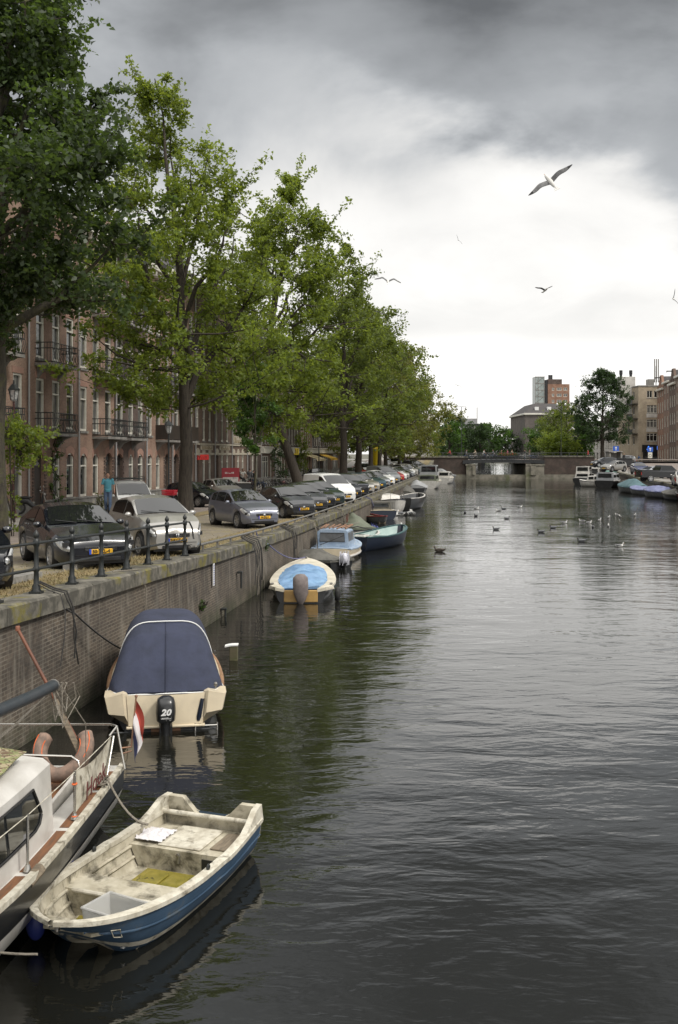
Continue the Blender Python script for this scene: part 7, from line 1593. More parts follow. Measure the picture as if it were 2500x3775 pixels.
def person_meshes(pose, top, bot, vox=.014):
    key = (pose, top, bot)
    if key in PM: return PM[key]
    T = Vector; H = 1.0
    if pose == 'walk': J = dict(hipL=(.09, 0, .93), kneeL=(.10, -.10, .50), footL=(.10, -.12, .08), hipR=(-.09, 0, .93), kneeR=(-.10, -.02, .50), footR=(-.10, .16, .12), shL=(.19, 0, 1.45), elL=(.27, .06, 1.17), haL=(.29, -.04, .92), shR=(-.19, 0, 1.45), elR=(-.27, -.04, 1.17), haR=(-.28, -.12, .93), neck=(0, 0, 1.50), head=(0, -.02, 1.66))
    elif pose == 'sit': J = dict(hipL=(.09, .05, .90), kneeL=(.11, -.32, .72), footL=(.10, -.25, .30), hipR=(-.09, .05, .90), kneeR=(-.11, -.30, .84), footR=(-.10, -.22, .42), shL=(.19, -.05, 1.42), elL=(.26, -.25, 1.20), haL=(.24, -.46, 1.10), shR=(-.19, -.05, 1.42), elR=(-.26, -.25, 1.20), haR=(-.24, -.46, 1.10), neck=(0, -.07, 1.47), head=(0, -.10, 1.63))
    else: J = dict(hipL=(.09, 0, .93), kneeL=(.10, -.02, .50), footL=(.11, 0, .08), hipR=(-.09, 0, .93), kneeR=(-.10, -.02, .50), footR=(-.11, .02, .08), shL=(.19, 0, 1.45), elL=(.26, .03, 1.17), haL=(.24, -.10, .95), shR=(-.19, 0, 1.45), elR=(-.26, .03, 1.17), haR=(-.24, -.08, .95), neck=(0, 0, 1.50), head=(0, -.02, 1.66))
    J = {k: T(v) for k, v in J.items()}; pel = (J['hipL']+J['hipR'])/2; ch = (J['shL']+J['shR'])/2
    def body(q, e):
        for s in 'LR':
            q.tube([J['hip'+s], J['knee'+s], J['foot'+s]], [.085+e, .058+e, .04+e*.6], 10); q.ell(J['hip'+s], (.09+e,)*3, 10, 6)
            q.tube([J['sh'+s], J['el'+s], J['ha'+s]], [.052+e, .042+e, .028+e*.6], 10); q.ell(J['sh'+s], (.06+e,)*3, 10, 6)
    def torso(q, e, z0=0):
        n = 12; rows = []
        for u, rx, ry in ((0, .15, .10), (.2, .155, .105), (.45, .145, .10), (.7, .17, .11), (.92, .18, .10), (1.02, .09, .07)):
            c = pel.lerp(ch, u); rows.append([(c.x+(rx+e)*cos(a), c.y+(ry+e)*sin(a), c.z) for a in np.linspace(0, 2*pi, n+1)[:-1]])
        q.grid(rows, closed=True); q.add(rows[0], [tuple(range(n-1, -1, -1))]); q.add(rows[-1], [tuple(range(n))])
    q = MB(); body(q, -.004); torso(q, -.006)
    hd = J['head']; q.tube([J['neck']-T((0, 0, .06)), hd-T((0, 0, .06))], .055, 10); q.ell(hd, (.078, .095, .118), 14, 10); q.ell(hd+T((0, -.02, -.07)), (.055, .07, .055), 10, 6); q.ell(hd+T((0, -.10, -.01)), (.014, .022, .028), 8, 6)
    for s in (1, -1): q.ell(hd+T((s*.078, .005, 0)), (.014, .022, .03), 8, 6)
    for s in 'LR':
        sx = 1 if s == 'L' else -1; h = J['ha'+s]; q.ell(h+T((0, -.01, -.04)), (.018, .038, .045), 8, 6)
        for k, ln in enumerate((.055, .062, .058, .045)): q.tube([h+T((0, -.035+.022*k, -.07)), h+T((-sx*.008, -.038+.022*k, -.07-ln*.6)), h+T((-sx*.02, -.036+.022*k, -.07-ln))], [.010, .009, .007], 6)
        q.tube([h+T((0, -.035, -.03)), h+T((0, -.06, -.06)), h+T((-sx*.006, -.064, -.085))], [.011, .010, .008], 6)
    bodym = fuse(q, 'body', m_skin, vox if vox > .01 else .009)
    q = MB(); torso(q, .012)
    for s in 'LR':
        m_ = J['sh'+s].lerp(J['el'+s], .75 if top in ('turq', 'white', 'pink') else 1); q.tube([J['sh'+s], m_], [.068, .06], 10); q.ell(J['sh'+s], (.072,)*3, 10, 6)
        if top not in ('turq', 'white', 'pink'): q.tube([J['el'+s], J['ha'+s]], [.055, .042], 10)
    q.tube([pel+T((0, 0, -.02)), pel+T((0, 0, .1))], .15, 10); q.tube([ch+T((0, 0, .02)), ch+T((0, 0, .07))], [.085, .062], 10); shirt = fuse(q, 'shirt', CL[top], .014)
    q = MB()
    for s in 'LR': q.tube([J['hip'+s]+T((0, 0, .04)), J['knee'+s], J['foot'+s]], [.105, .078, .062], 10)
    q.ell(pel, (.165, .125, .11), 12, 8); tr = fuse(q, 'trousers', CL[bot], .014)
    q = MB()
    for s in 'LR': q.ell(J['foot'+s]+T((0, -.06, -.035)), (.048, .13, .05), 10, 6)
    sh = q.mesh('shoes', M['rubber'], 60)
    q = MB(); q.ell(hd+T((0, .018, .03)), (.084, .095, .105), 12, 8); hr = q.mesh('hair', m_hair, 60)
    q = MB()
    for s in (1, -1): q.ell(hd+T((s*.03, -.09, .012)), (.010, .006, .006), 6, 4)
    q.ell(hd+T((0, -.088, -.055)), (.022, .008, .004), 6, 4); fc = q.mesh('face', m_hair)
    PM[key] = (bodym, shirt, tr, sh, hr, fc); return PM[key]
def person(pose, top, bot, loc, rz, label, group=None, sc=1.0):
    o = empty('person', loc, rz, label, 'person', group); o.scale = (sc,)*3; b_, s, t_, sh, hr, fc = person_meshes(pose, top, bot)
    b = inst('body', b_, o); inst('shirt', s, o); inst('trousers', t_, o); inst('shoes', sh, o); inst('hair', hr, o); inst('face', fc, b); return o
p = pt(398, 47.5, 0); p.z = 1.78
w_ = person('walk', 'turq', 'jeans', p, R(10), 'man in a turquoise polo shirt and jeans walking on the pavement behind the parked cars', sc=1.06)
# bicycles
def bike_meshes(col, rider=False):
    q = MB(); r = .33; wh = MB(); wh.tube([(r*cos(a), 0, r*sin(a)) for a in np.linspace(0, 2*pi, 21)[:-1]], .022, 5, closed=True)
    for i in range(12): a = pi*i/6; wh.tube([(0, 0, 0), (r*cos(a), 0, r*sin(a))], .004, 3, cap=False)
    wm_ = wh.mesh('wheel', M['rubber']); t = .018
    for a, b in (((.0, .0, .30), (-.14, 0, .80)), ((-.10, 0, .66), (.42, 0, .76)), ((0, 0, .30), (.44, 0, .68)), ((0, 0, .30), (-.50, 0, .33)), ((-.12, 0, .72), (-.50, 0, .33)), ((.40, 0, .84), (.56, 0, .33))): q.tube([a, b], t, 5)
    q.tube([(-.16, .0, .84), (-.13, 0, .78)], .015, 5); q.tube([(-.70, -.07, .72), (-.30, -.07, .72)], .012, 4); q.tube([(-.70, .07, .72), (-.30, .07, .72)], .012, 4); q.tube([(-.62, .07, .72), (-.5, .03, .34)], .01, 4)
    q.tube([(r*1.12*cos(a)-.5, 0, .33+r*1.12*sin(a)) for a in np.linspace(.5, pi, 8)], .02, 4); q.tube([(r*1.12*cos(a)+.56, 0, .33+r*1.12*sin(a)) for a in np.linspace(.6, 2.4, 7)], .02, 4)
    fm = q.mesh('frame', col); s = MB(); s.ell((-.18, 0, .87), (.13, .075, .035), 10, 6); sm_ = s.mesh('saddle', M['rubber'])
    h = MB(); h.tube([(.40, 0, .84), (.36, 0, 1.0), (.33, 0, 1.02)], .015, 5); h.tube([(.12, -.27, .98), (.26, -.24, 1.03), (.34, 0, 1.02), (.26, .24, 1.03), (.12, .27, .98)], .014, 5); hm = h.mesh('handlebar', M['steel']); return wm_, fm, sm_, hm
m_bf = [pm('bike_black', (.02, .02, .02), None, .4), pm('bike_grey', (.2, .2, .2), None, .4), pm('bike_pink', (.45, .2, .2), None, .4), pm('bike_blue', (.05, .1, .22), None, .4), pm('bike_white', (.5, .5, .48), None, .4)]
BK = [bike_meshes(c) for c in m_bf]
def bicycle(loc, rz, k, label, group=None, lean=.08):
    o = empty('bicycle', loc, rz, label, 'bicycle', group); wm_, fm, sm_, hm = BK[k]; o.rotation_euler = (lean, 0, rz)
    inst('frame', fm, o); inst('saddle', sm_, o); inst('handlebar', hm, o); inst('wheel', wm_, o, (-.5, 0, .33)); inst('wheel', wm_, o, (.56, 0, .33)); return o
BG = 'bicycles parked in the rack behind the young tree'
for i in range(20):
    px = 905+i*9.0; D = 83+1.5*(i % 3); q_ = pt(px, D, 0); q_.z = GL(D, 9)+.02; k = [0, 0, 2, 0, 1, 0, 3, 0, 0, 4, 0, 0, 1, 0, 0, 0, 2, 0, 1, 0][i]
    bicycle(q_, R(-60+random.uniform(-25, 25)), k, None, BG, random.uniform(-.12, .12))['label'] = 'dark bicycle packed in the long rack of bicycles behind the young tree' if k not in (2, 4, 3) else {2: 'pink framed bicycle among the dark ones in the rack behind the young tree', 4: 'white framed bicycle in the rack behind the young tree', 3: 'blue framed bicycle in the rack behind the young tree'}[k]
for i in range(9): 
    D = 112+5.0*(i % 3); q_ = pt(1128+i*10, D, 0); q_.z = GL(D, 8); bicycle(q_, R(-20+random.uniform(-30, 30)), [0, 4, 0, 1, 0, 4, 0, 1, 0][i], ['black', 'white', 'black', 'grey', 'black', 'white', 'black', 'grey', 'black'][i]+' bicycle in the group parked between the leaning trunk and the first straight trunk', 'bicycles right of the leaning trunk')
for i in range(5):
    q_ = pt(608+i*11, 50.5+.5*(i % 2), 0); q_.z = 1.55; bicycle(q_, R(-75+12*i), [0, 0, 3, 0, 0][i], 'dark bicycle in the cluster left of the second tree trunk', 'bicycles left of the second trunk', .1)
cr = empty('bicycle_crate', pt(625, 50.0, 2.50), R(-12), 'bright red plastic crate on a bicycle beside the white van with the roof rack', 'crate')
q = MB(); w, d, h = .30, .2, .26
for z in (0, .07, .14, .21): 
    for a, b in (((-w, -d), (w, -d)), ((w, -d), (w, d)), ((w, d), (-w, d)), ((-w, d), (-w, -d))): q.tube([(a[0]*(1+z*.4), a[1]*(1+z*.4), z), (b[0]*(1+z*.4), b[1]*(1+z*.4), z)], .022, 4)
for i in range(7):
    for y in (-d, d): q.tube([(-w+2*w*i/6, y, 0), ((-w+2*w*i/6)*1.1, y*1.1, h)], .014, 4)
q.box(-w, w, -d, d, -.01, .01); q.build('basket', pm('crate_red', (.55, .02, .04), None, .4), cr)
q = MB(); q.tube([(-.15, 0, -.55), (-.15, 0, 0)], .02, 5); q.tube([(.15, 0, -.55), (.15, 0, 0)], .02, 5); q.build('carrier', M['iron'], cr)
# moped by the left wall
mp = empty('moped', pt(120, 47, 1.72), R(5), 'dark parked moped with round mirrors in front of the red brick house at left', 'moped')
q = MB(); q.tube([(-.6, 0, .62), (-.2, 0, .6), (.05, 0, .35), (.4, 0, .4), (.5, 0, .95)], [.14, .16, .10, .08, .05], 8); q.build('body', M['plastic_black'], mp, 50)
q = MB(); q.ell((-.35, 0, .78), (.36, .14, .07), 10, 6); q.build('seat', M['rubber'], mp, 60)
for x in (-.6, .68): q = MB(); q.tube([(x+.25*cos(a), 0, .28+.25*sin(a)) for a in np.linspace(0, 2*pi, 17)[:-1]], .055, 6, closed=True); q.build('wheel', M['rubber'], mp, 60)
q = MB(); q.tube([(.68, 0, .28), (.50, 0, 1.0)], .03, 5); q.tube([(.42, -.33, 1.03), (.5, 0, 1.02), (.42, .33, 1.03)], .018, 5); q.ell((.56, 0, .92), (.07, .08, .08), 8, 6); q.build('handlebar', M['steel'], mp)
for y in (-.3, .3): q = MB(); q.tube([(.46, y*.8, 1.03), (.46, y*1.1, 1.22)], .008, 4); q.ell((.45, y*1.1, 1.27), (.02, .07, .06), 8, 6); q.build('mirror', M['chrome'], mp)
# people on the left street
PL = 'people by the bicycle rack'
person('sit', 'white', 'black', pt(893, 87, 1.5), R(40), 'person in a white shirt sitting on a bicycle near the rack, seen from behind', PL)
person('stand', 'black', 'black', pt(874, 86, 1.45), R(170), 'dark dressed person standing beside the one in the white shirt', PL)
person('stand', 'grey', 'black', pt(921, 88, 1.45), R(160), 'person in dark grey clothes near the left end of the bicycle rack', PL)
person('stand', 'black', 'jeans', pt(934, 88.5, 1.42), R(140), 'dark haired person just right of the grey clothed one by the rack', PL, .93)
# bridge bicycles and people
random.seed(12); GB = 'bicycles leaning on the bridge railing'
for i in range(30):
    x = lerp(BX(1722), BX(1998), (i+.5)/30)+random.uniform(-.1, .1); k = random.choice([0, 0, 0, 1, 4, 3]); bicycle((x, 178.35+random.uniform(0, .5), 3.44+.10*sin(pi*(i/29))), random.choice([0, pi])+random.uniform(-.35, .35), k, '%s bicycle leaning on the bridge railing above the steel span' % ['black', 'grey', 'pink', 'blue', 'white'][k], GB, .1)
for i, (px, top, bot, pose, lb) in enumerate([(1666, 'red', 'black', 'sit', 'person in a red jacket near the left end of the bridge'), (1728, 'grey', 'black', 'stand', 'grey clothed person above the left bridge pier'), (1765, 'beige', 'brown', 'sit', 'person in a beige coat cycling over the bridge, left of its middle'),
     (1790, 'white', 'jeans', 'sit', 'person in a white shirt cycling left of the middle of the bridge'), (1830, 'grey', 'black', 'sit', 'grey clothed cyclist near the middle of the bridge'), (1862, 'brown', 'brown', 'stand', 'person in a brown coat standing at the middle of the bridge'), (1880, 'pink', 'jeans', 'stand', 'person in a pink top on the bridge'),
     (1897, 'beige', 'black', 'sit', 'cyclist in a pale coat right of the person in pink'), (1950, 'black', 'jeans', 'stand', 'dark dressed person above the right bridge pier'), (1962, 'brown', 'beige', 'stand', 'person with beige trousers beside the dark dressed one above the right pier'), (2185, 'red', 'black', 'stand', 'person in a dark red coat at the right end of the bridge')]):
    person(pose, top, bot, (BX(px), 180.5+.7*(i % 3), 3.42+(.05 if pose == 'sit' else 0)), R(90 if i % 2 else -90), lb, 'people on the bridge')
    if pose == 'sit': bicycle((BX(px), 180.5+.7*(i % 3), 3.44), 0 if i % 2 == 0 else pi, 0, 'black bicycle ridden by the '+lb.replace('person in', 'one in')[:60].rsplit(' ', 1)[0] if 0 else 'black bicycle ridden by the %s' % lb.split(' near')[0].split(' cycling')[0].split(' right')[0], 'bicycles ridden over the bridge', 0)
for px, D, c, lb in ((1862+3, 181.9, 'orange', ''),):
    q = MB(); o = empty('flower_box', (BX(1868), 177.45, 3.95), 0, 'planter of red flowers hanging on the middle of the bridge railing', 'planter'); q.cbox(-1.6, 1.6, -.15, .15, -.15, .15, .03); q.build('trough', M['dark_paint'], o); fo = leaves('flowers', [(x, 0, .35) for x in np.linspace(-1.5, 1.5, 12)], 60, .12, LF['mid'], .28, parent=o, seed=4)
    mr = bpy.data.meshes; rf_ = leaves('red_flowers', [(x, 0, .42) for x in np.linspace(-1.5, 1.5, 12)], 22, .11, LF['mid'], .24, parent=o, seed=9); rf_.data.materials[0] = CL['red']
# right bank people and things
person('sit', 'blue', 'black', pt(2354, 205, 2.45), R(60), 'cyclist in a light blue jacket in front of the beige corner block'); bicycle(pt(2355, 205, 2.4), R(0), 0, 'bicycle ridden by the cyclist in the light blue jacket', None, 0)
person('stand', 'black', 'black', pt(2301, 176, 2.75), R(20), 'dark dressed person carrying a bag beside the grey parked car on the right bank')
for i in range(8): D = 203+(i % 2)*1.5; q_ = pt(2380+i*7, D, 0); q_.z = GRr(D)+.05; bicycle(q_, R(30+20*i), i % 2, ('black' if i % 2 == 0 else 'grey')+' bicycle parked in front of the dark corner shop on the right', 'bicycles at the corner shop')
bicycle(at(2326, 1745, 1.85), R(100), 0, 'black bicycle standing left of the dark blue car on the right bank', None)
# signs on the right
m_bsign = pm('sign_blue', (.02, .09, .42), None, .4); m_pole = M['steel']
for px, py, D, lb in ((2271, 1653, 186, 'blue and white direction sign with a plate below, left of the beige corner block'), (2397, 1656, 190, 'blue and white direction sign with a parking plate in front of the corner shop')):
    x = (px-HX)*D/FP; z = EYE-(py-HY)*D/FP; zg = GRr(D); o = empty('traffic_sign', (x, D, zg), 0, lb, 'sign'); q = MB(); q.tube([(0, .03, 0), (0, .03, z-zg+.4)], .05, 6); q.build('pole', m_pole, o)
    q = MB(); q.cbox(-.55, .55, -.03, .02, z-zg-.5, z-zg+.4, .01); q.build('sign_panel', m_bsign, o); q = MB(); q.box(-.06, .06, -.045, -.03, z-zg-.35, z-zg+.1); q.add([(-.25, -.045, z-zg+.05), (.25, -.045, z-zg+.05), (0, -.045, z-zg+.3)], [(0, 1, 2)]); q.build('arrow', M['whiteink'], o)
    q = MB(); q.cbox(-.4, .4, -.02, .02, z-zg-1.7, z-zg-.6, .01); pn = q.build('lower_plate', M['white_paint'], o); q = MB(); q.tube([(.25*cos(a), -.03, z-zg-1.2+.25*sin(a)) for a in np.linspace(0, 2*pi, 13)[:-1]], .03, 4, closed=True); q.build('ring', M['ink'], pn)
o = empty('bin_enclosure', pt(2262, 168, GRr(168)), R(10), 'grey metal kiosk with a flat roof beside the ramp on the right bank', 'kiosk')
q = MB(); 
for x in (-1.1, .9): q.cbox(x, x+.25, -.8, .8, 0, 2.3, .03)
q.box(-.85, .9, .5, .8, 0, 2.2); q.build('wall', M['grey_stone'], o); q = MB(); q.cbox(-1.3, 1.3, -1, 1, 2.3, 2.42, .03); q.build('roof', M['steel'], o)
for px, D, lb in ((2296, 160, 'dark waste container right of the kiosk on the right bank'),): o = empty('waste_container', pt(px, D, GRr(D)), 0, lb, 'container'); q = MB(); q.cbox(-1.4, 1.4, -.7, .7, .08, 1.45, .1); q.build('bin', M['plastic_black'], o); q = MB(); q.cbox(-1.45, 1.45, -.75, .75, 1.45, 1.55, .05); q.build('lid', M['iron'], o)
# street lamps
def lamp(loc, h, label, cat='lamp', mat=None, twin=False):
    o = empty('street_lamp', loc, 0, label, cat); q = MB(); q.lathe([(.16, 0), (.16, .15), (.10, .3), (.09, .9), (.055, 1.0), (.05, h)], 10); q.build('pole', mat or M['iron'], o, 40)
    if twin:
        for s in (-1, 1): q = MB(); q.tube([(0, 0, h), (s*.5, 0, h+.15), (s*.8, 0, h)], .035, 5); q.build('arm', M['iron'], o); q = MB(); q.ell((s*.8, 0, h-.35), (.22, .22, .3), 10, 8); q.build('globe', M['lens'], o, 60)
    else:
        q = MB(); q.lathe([(.05, h), (.13, h+.05), (.14, h+.08), (.22, h+.5), (.24, h+.52)], 6); lt = q.build('lantern', M['lens'], o); q = MB(); q.lathe([(.28, h+.5), (.26, h+.56), (.12, h+.75), (.05, h+.8), (.03, h+.95), (0, h+.98)], 6); q.build('cap', M['iron'], lt)
        q = MB()
        for k in range(6): a = k*pi/3; q.tube([(.14*cos(a), .14*sin(a), h+.06), (.225*cos(a), .225*sin(a), h+.5)], .012, 4)
        q.build('frame', M['iron'], lt)
    return o
p = pt(51, 44.5, 0); p.z = 1.7; lamp(p, 5.2, 'dark red iron lamp post standing between the nearest trunk and the red brick house', mat=pm('dark_red_iron', (.06, .02, .018), None, .5))
p = pt(622, 62, 1.5); lamp(p, 4.3, 'old lantern lamp post just left of the second tree trunk')
p = pt(1176, 108, 1.4); lamp(p, 4.4, 'lantern lamp post by the bright green bush right of the leaning tree')
lamp(pt(2069, 192, 3.3), 11.0, 'twin globe street lamp rising above the trees right of the bridge', twin=True)
lamp((BX(1704), 179, 3.4), 9.5, 'globe street lamp above the left end of the steel bridge span', twin=True)
# black utility boxes
for px, D, lb in ((871, 68, 'black utility cabinet left of the bicycle rack'), (899, 66.5, 'wider black utility cabinet at the left end of the bicycle rack')):
    o = empty('utility_cabinet', pt(px, D, 1.42), R(10), lb, 'cabinet'); q = MB(); q.cbox(-.45, .45, -.25, .25, 0, 1.15, .03); q.build('housing', M['plastic_black'], o); q = MB(); q.cbox(-.48, .48, -.28, .28, 1.15, 1.22, .02); q.build('lid', M['steel'], o)
# ---------------------------------------------------------------- ropes on the quay
random.seed(31)
def ropes(name, label, D0, n, mats, spread=1.0, zlen=(.8, 1.9)):
    o = empty(name, (XQ(D0)+.08, D0, GL(D0)), 0, label, 'ropes')
    for k in range(n):
        q = MB(); y = random.uniform(-spread, spread); L = random.uniform(*zlen); x = .10+random.uniform(0, .08)
        pts = [(-.40, y*.6, .18), (-.15, y*.8, .06), (.05, y, .0), (x, y+random.uniform(-.05, .05), -.3), (x+.03, y+random.uniform(-.2, .2), -L*.6), (x, y+random.uniform(-.4, .4), -L)]
        q.tube(pts, random.uniform(.008, .018), 5); q.build('strand', M[random.choice(mats)], o, 60)
    return o
ropes('hanging_ropes', 'tangle of dark ropes and nets hanging down the quay wall behind the blue tarpaulin boat', 32.2, 16, ['dark_rope', 'dark_rope', 'rope'], 1.5)
ropes('hanging_ropes', 'few pale ropes hanging down the quay wall beside the blue cabin boat', 44, 6, ['rope', 'dark_rope'], 2.2)
ropes('hanging_ropes', 'dark ropes hanging on the quay wall beside the olive green tarpaulin boat', 53, 8, ['rope', 'dark_rope', 'dark_rope'], 2.6, (.5, 1.4))
ropes('hanging_ropes', 'dark ropes looped on the quay wall left of the blue cabin boat', 38.5, 9, ['dark_rope', 'dark_rope', 'rope'], 2.0)
ropes('hanging_ropes', 'blue and dark rope bundle on the quay edge by the white sloop', 68, 8, ['blue_rope', 'dark_rope'], 1.5, (.3, .9))
ropes('hanging_ropes', 'black ropes hanging from the foot of the railing above the lettered boat', 17.0, 3, ['dark_rope'], .25, (.9, 1.5))
def line(name, label, pts, r, mat, sag=0):
    q = MB(); P = []
    for a, b in zip(pts, pts[1:]):
        a, b = Vector(a), Vector(b)
        for i in range(8): u = i/8; p_ = a.lerp(b, u); p_.z -= sag*4*u*(1-u); P.append(p_)
    P.append(Vector(pts[-1])); q.tube(P, r, 6); o = q.build(name, M[mat], None, 60); return tag(o, label, 'rope')
line('mooring_line', 'pale mooring rope from the stern of the lettered boat to the weathered dinghy', [(-2.66, 11.45, .85), (-2.15, 11.2, .42)], .013, 'rope', .12)
line('mooring_line', 'grey mooring rope running left from the bow of the weathered dinghy', [(-2.55, 8.42, .36), (-3.3, 8.5, .42), (-4.6, 8.6, .7)], .011, 'rope', .03)
line('mooring_line', 'dark mooring rope slanting down the wall from the railing to the canopy boat', [qp(.0, 16.9, .02), (XQ(17.4)+.15, 17.4, 1.8), (-4.0, 19.3, .7)], .016, 'dark_rope', .08)
line('mooring_line', 'lilac blue mooring rope from the quay rail to the bow of the blue tarpaulin boat', [qp(.2, 33.5, .22), (XQ(34)+.1, 34, 1.5), (-1.2, 37.3, .72)], .022, 'blue_rope', .25)
line('mooring_line', 'long white mooring rope from the quay to the olive green tarpaulin boat', [qp(.2, 48.5, .22), (1.1, 55.2, .75)], .02, 'rope', .3)
line('mooring_line', 'pale rope crossing from the quay rail down to the small white boat', [qp(.2, 43.5, .22), (.2, 47.4, .7)], .02, 'rope', .3)
line('drain_trickle', 'pale twisted cord hanging over the coping below the fourth railing post', [qp(.35, 20.6, .03), qp(.02, 21.2, .02), (XQ(21.35)+.1, 21.35, 1.7), (XQ(21.4)+.06, 21.4, .9)], .012, 'rope')
# things fixed to the wall
o = empty('depth_gauge', (XQ(27)+.06, 27.0, 1.0), math.atan2(1, .135)+pi, 'narrow white water level gauge fixed high on the quay wall', 'gauge'); q = MB(); q.cbox(-.055, .055, 0, .03, 0, .62, .005); q.build('board', M['whiteink'], o); q = MB()
for i in range(9): q.box(-.02, .055, .031, .034, .05+i*.06, .07+i*.06)
q.build('marks', M['plate_blue'], o)
for D, z, lb in ((29.8, 1.0, 'rusty iron bracket high on the quay wall right of the white gauge'), (27.9, .2, 'dark vertical iron ladder rail on the quay wall below the white gauge'), (24.5, .35, 'rusty ring bracket on the quay wall above the canopy boat')):
    o = empty('wall_bracket', (XQ(D)+.05, D, z), 0, lb, 'bracket'); q = MB(); q.cbox(0, .16, -.09, .09, .0, .06, .01); q.tube([(.12, 0, 0), (.12, 0, -.45)], .03, 6); q.build('bracket_arm', M['iron'], o)
for D, z, lb in ((13.9, .8, 'small green fern sprouting from the quay wall beside the leaning spar'), (25.8, .5, 'green weeds growing from the quay wall right of the canopy'), (33.8, 1.35, 'weeds on the quay wall above the ropes')):
    plant('wall_fern', (XQ(D)+.06, D, z), [(.03, random.uniform(-.08, .08), random.uniform(-.05, .25)) for _ in range(5)], 22, .05, 'mid', .08, lb, stem=True)
# ---------------------------------------------------------------- gulls
m_gw = pm('gull_white', (.62, .61, .58), None, .8); m_gg = pm('gull_grey', (.15, .155, .16), None, .8); m_gw2 = pm('gull_wing', (.10, .10, .10), (.18, .18, .18), .8, scale=5); m_gb = pm('gull_black', (.02, .02, .02), None, .7); m_beak = pm('gull_beak', (.5, .25, .05), None, .5); m_dk = pm('duck_brown', (.05, .04, .03), (.12, .10, .08), .8, scale=20)
def gull_fly(loc, span, rot, l_up, r_up, label, sweep=.25):
    o = empty('gull', loc, 0, label, 'gull', 'gulls flying over the canal'); o.rotation_euler = rot; s = span/2
    q = MB(); q.tube([(0, s*.36, 0), (0, s*.32, .005), (0, s*.22, .01*s), (0, .0, 0), (0, -s*.22, 0), (0, -s*.40, 0)], [s*.02, s*.055, s*.075, s*.095, s*.06, s*.02], 10); q.slab([[(x*s*(.05+.07*k), -s*(.30+.16*k), .01) for x in (-1, 0, 1)] for k in (0, .5, 1)], .006); b = q.build('body', m_gw, o, 60)
    q = MB(); q.tube([(0, s*.36, 0), (0, s*.44, -.005)], [s*.016, s*.004], 6); q.build('beak', m_beak, b)
    for sd, up in ((1, l_up), (-1, r_up)):
        q = MB(); rows = []
        for i in range(11):
            u = i/10; a_ = up[0]*min(u, .45)/.45 if 0 else 0; x = 0; 
            if u < .45: x = u*cos(up[0]); z = u*sin(up[0])
            else: x = .45*cos(up[0])+(u-.45)*cos(up[1]); z = .45*sin(up[0])+(u-.45)*sin(up[1])
            ch = .20*(1-.25*u) if u < .6 else .20*(.85)*(1-((u-.6)/.42)**1.5); ch = max(.008, ch); yf = .10+sweep*.55*sin(min(1, u/.45)*pi/2)*.35-sweep*max(0, u-.45)*1.1
            rows.append([(sd*x*s, (yf)*s, z*s), (sd*x*s, (yf-ch*.4)*s, z*s+.022*s*(1-u)), (sd*x*s, (yf-ch)*s, z*s-.004)])
        q.slab(rows, .03*s); w = q.build('wing', m_gw2, o, 60)
        q = MB(); q.slab([[Vector(p)+Vector((0, 0, .002)) for p in r] for r in rows[8:]], .012*s); q.build('wing_tip', m_gb, w)
    return o
def sky_at(px, py, D): return Vector(((px-HX)*D/FP, D, EYE-(py-HY)*D/FP))
gull_fly(sky_at(2030, 670, 23), 1.22, (R(62), R(-28), R(10)), (R(30), R(20)), (R(2), R(-14)), 'large gull gliding with raised right wing against the dark cloud')
gull_fly(sky_at(2010, 1070, 42), 1.0, (R(20), R(-10), R(200)), (R(10), R(-4)), (R(45), R(35)), 'gull with one wing raised below the large gull')
gull_fly(sky_at(1430, 1037, 42), 1.25, (R(35), R(6), R(5)), (R(30), R(-22)), (R(30), R(-18)), 'gull gliding on down curved wings near the tree tops')
gull_fly(sky_at(2483, 1102, 48), 1.0, (R(50), R(60), R(40)), (R(30), R(20)), (R(30), R(20)), 'gull banking steeply at the right picture edge')
gull_fly(sky_at(1690, 885, 90), 1.0, (R(30), R(50), R(30)), (R(20), R(10)), (R(20), R(10)), 'small distant gull high in the middle of the sky')
gull_fly(sky_at(1405, 1155, 60), 1.1, (R(0), R(15), R(0)), (R(20), R(-30)), (R(20), R(-25)), 'gull passing just in front of the tree tops')
gull_fly(sky_at(1688, 1422, 95), 1.1, (R(0), R(20), R(0)), (R(20), R(-40)), (R(20), R(-20)), 'gull with arched wings above the left end of the bridge')
gull_fly(sky_at(1829, 1460, 130), 1.0, (R(0), R(0), R(0)), (R(20), R(-5)), (R(20), R(-5)), 'tiny gull low above the trees behind the bridge')
gull_fly(sky_at(1850, 1605, 110), 1.1, (R(30), R(0), R(0)), (R(45), R(40)), (R(40), R(30)), 'white gull flying in front of the dark trees behind the bridge')
gull_fly(sky_at(1890, 1619, 120), 1.2, (R(10), R(0), R(0)), (R(10), R(0)), (R(10), R(5)), 'white gull skimming just above the bridge railing')
gull_fly(sky_at(2112, 1578, 105), 1.2, (R(40), R(-40), R(0)), (R(40), R(40)), (R(10), R(0)), 'white gull against the green trees right of the bridge')
gull_fly(sky_at(2122, 1425, 150), 1.2, (R(10), R(20), R(0)), (R(20), R(-30)), (R(20), R(-30)), 'gull gliding left of the top of the large tree')
q = MB()
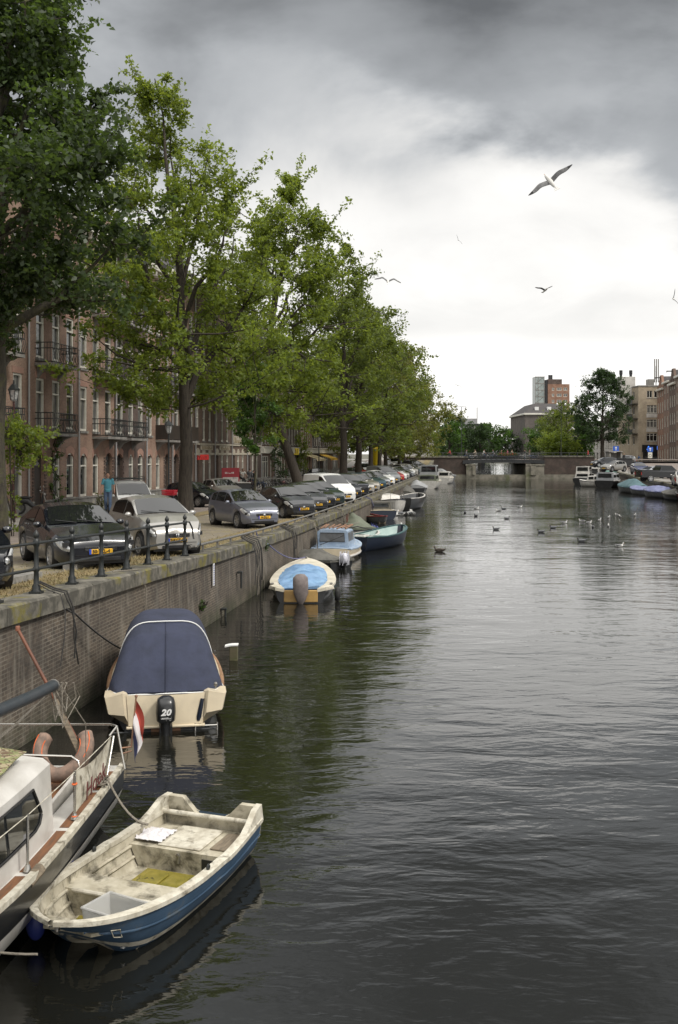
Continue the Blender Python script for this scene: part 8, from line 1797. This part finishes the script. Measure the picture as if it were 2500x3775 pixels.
def float_mesh(kind):
    ms = []
    q = MB(); q.tube([(.17, 0, .05), (.12, 0, .06), (.03, 0, .055), (-.08, 0, .055), (-.17, 0, .07), (-.24, 0, .10)], [.01, .055, .075, .07, .045, .01], 10); ms.append(('body', q, m_gw if kind == 'gull' else m_gg if kind == 'dark' else m_dk))
    q = MB(); q.tube([(.12, 0, .08), (.15, 0, .13), (.155, 0, .17)], [.035, .026, .03], 8); q.ell((.165, 0, .175), (.038, .03, .03), 8, 6); ms.append(('head', q, m_gw if kind == 'gull' else m_gb if kind == 'dark' else m_dk))
    q = MB()
    for s in (1, -1): q.ell((-.05, s*.05, .085), (.14, .03, .045), 10, 6); q.tube([(-.14, s*.03, .10), (-.27, s*.005, .125)], [.02, .004], 5)
    ms.append(('wing', q, m_gg if kind != 'duck' else m_dk)); q = MB(); q.tube([(.195, 0, .17), (.235, 0, .162)], [.009, .003], 5); ms.append(('beak', q, m_beak)); return [(n, q_.mesh(n, m_, 60)) for n, q_, m_ in ms]
FMs = {k: float_mesh(k) for k in ('gull', 'dark', 'duck')}
def floater(px, py, k, rz, label, sc=1.0, grp='gulls floating on the canal', cat='gull'):
    p = at(px, py, 0); o = empty('floating_gull' if k != 'duck' else 'duck', p, rz, label, cat, grp); o.scale = (sc,)*3
    for n, me in FMs[k]: inst(n, me, o)
fl_ = [(1714, 1891, 'dark', 1.6, 'floating gull farthest left of the group in mid canal'), (1757, 1877, 'gull', 0, 'floating gull above and right of the leftmost one'), (1754, 1904, 'dark', 2, 'floating gull just below the leftmost pair'), (1837, 1885, 'gull', 3.1, 'pale floating gull in the middle of the left group'),
       (1857, 1877, 'dark', 3, 'dark winged floating gull touching the pale middle one'), (1917, 1871, 'gull', 0, 'floating gull at the right end of the upper left group'), (1870, 1913, 'dark', .3, 'floating gull below the middle of the upper left group'), (1828, 1953, 'dark', 3.3, 'large floating gull alone in mid canal, left of centre of the flock'),
       (1994, 1963, 'dark', 2.8, 'floating gull nearest the canal centre with folded dark wings'), (2038, 1947, 'dark', 3.1, 'floating gull just right of the one at the canal centre'), (2081, 1929, 'gull', .2, 'grey floating gull left of the pale far group'), (2143, 1997, 'dark', 2.9, 'large floating gull below the pale far group'),
       (2285, 2016, 'gull', .1, 'nearest floating gull raising dark wing tips, at the right'), (2145, 1924, 'gull', 2.6, 'pale floating gull at the left of the far group'), (2172, 1930, 'gull', .4, 'pale floating gull second from the left in the far group'), (2186, 1945, 'dark', 1.2, 'dark floating gull below the far group'),
       (2211, 1921, 'gull', .9, 'pale floating gull in the middle of the far group'), (2243, 1942, 'gull', 1.3, 'floating gull right of the dark one below the far group'), (2245, 1910, 'gull', 1.0, 'pale floating gull in the upper far group'), (2275, 1902, 'gull', 2, 'pale floating gull at the top of the far group'),
       (2286, 1908, 'gull', 1.5, 'pale floating gull touching the topmost one'), (2341, 1902, 'gull', 1, 'pale floating gull alone at the far right')]
for px, py, k, rz, lb in fl_: floater(px, py, k, rz, lb, 1.05)
floater(1619, 2034, 'duck', 2.8, 'dark duck swimming alone near the edge of the tree reflection, trailing a wake', 1.3, None, 'duck')
for px, py, rz, lb in ((1450, 1902, .2, 'white goose left of its pair in front of the white sloop'), (1470, 1900, 2.8, 'white goose right of its pair in front of the white sloop')): floater(px, py, 'gull', rz, lb, 2.2, 'white geese by the sloop', 'goose')
for px, py, rz, lb in ((1508, 1898, 1.2, 'pale goose left of the pair below the black hulled boat'), (1522, 1899, 1.8, 'pale goose right of the pair below the black hulled boat')): floater(px, py, 'gull', rz, lb, 2.0, 'pale geese by the black boat', 'goose')
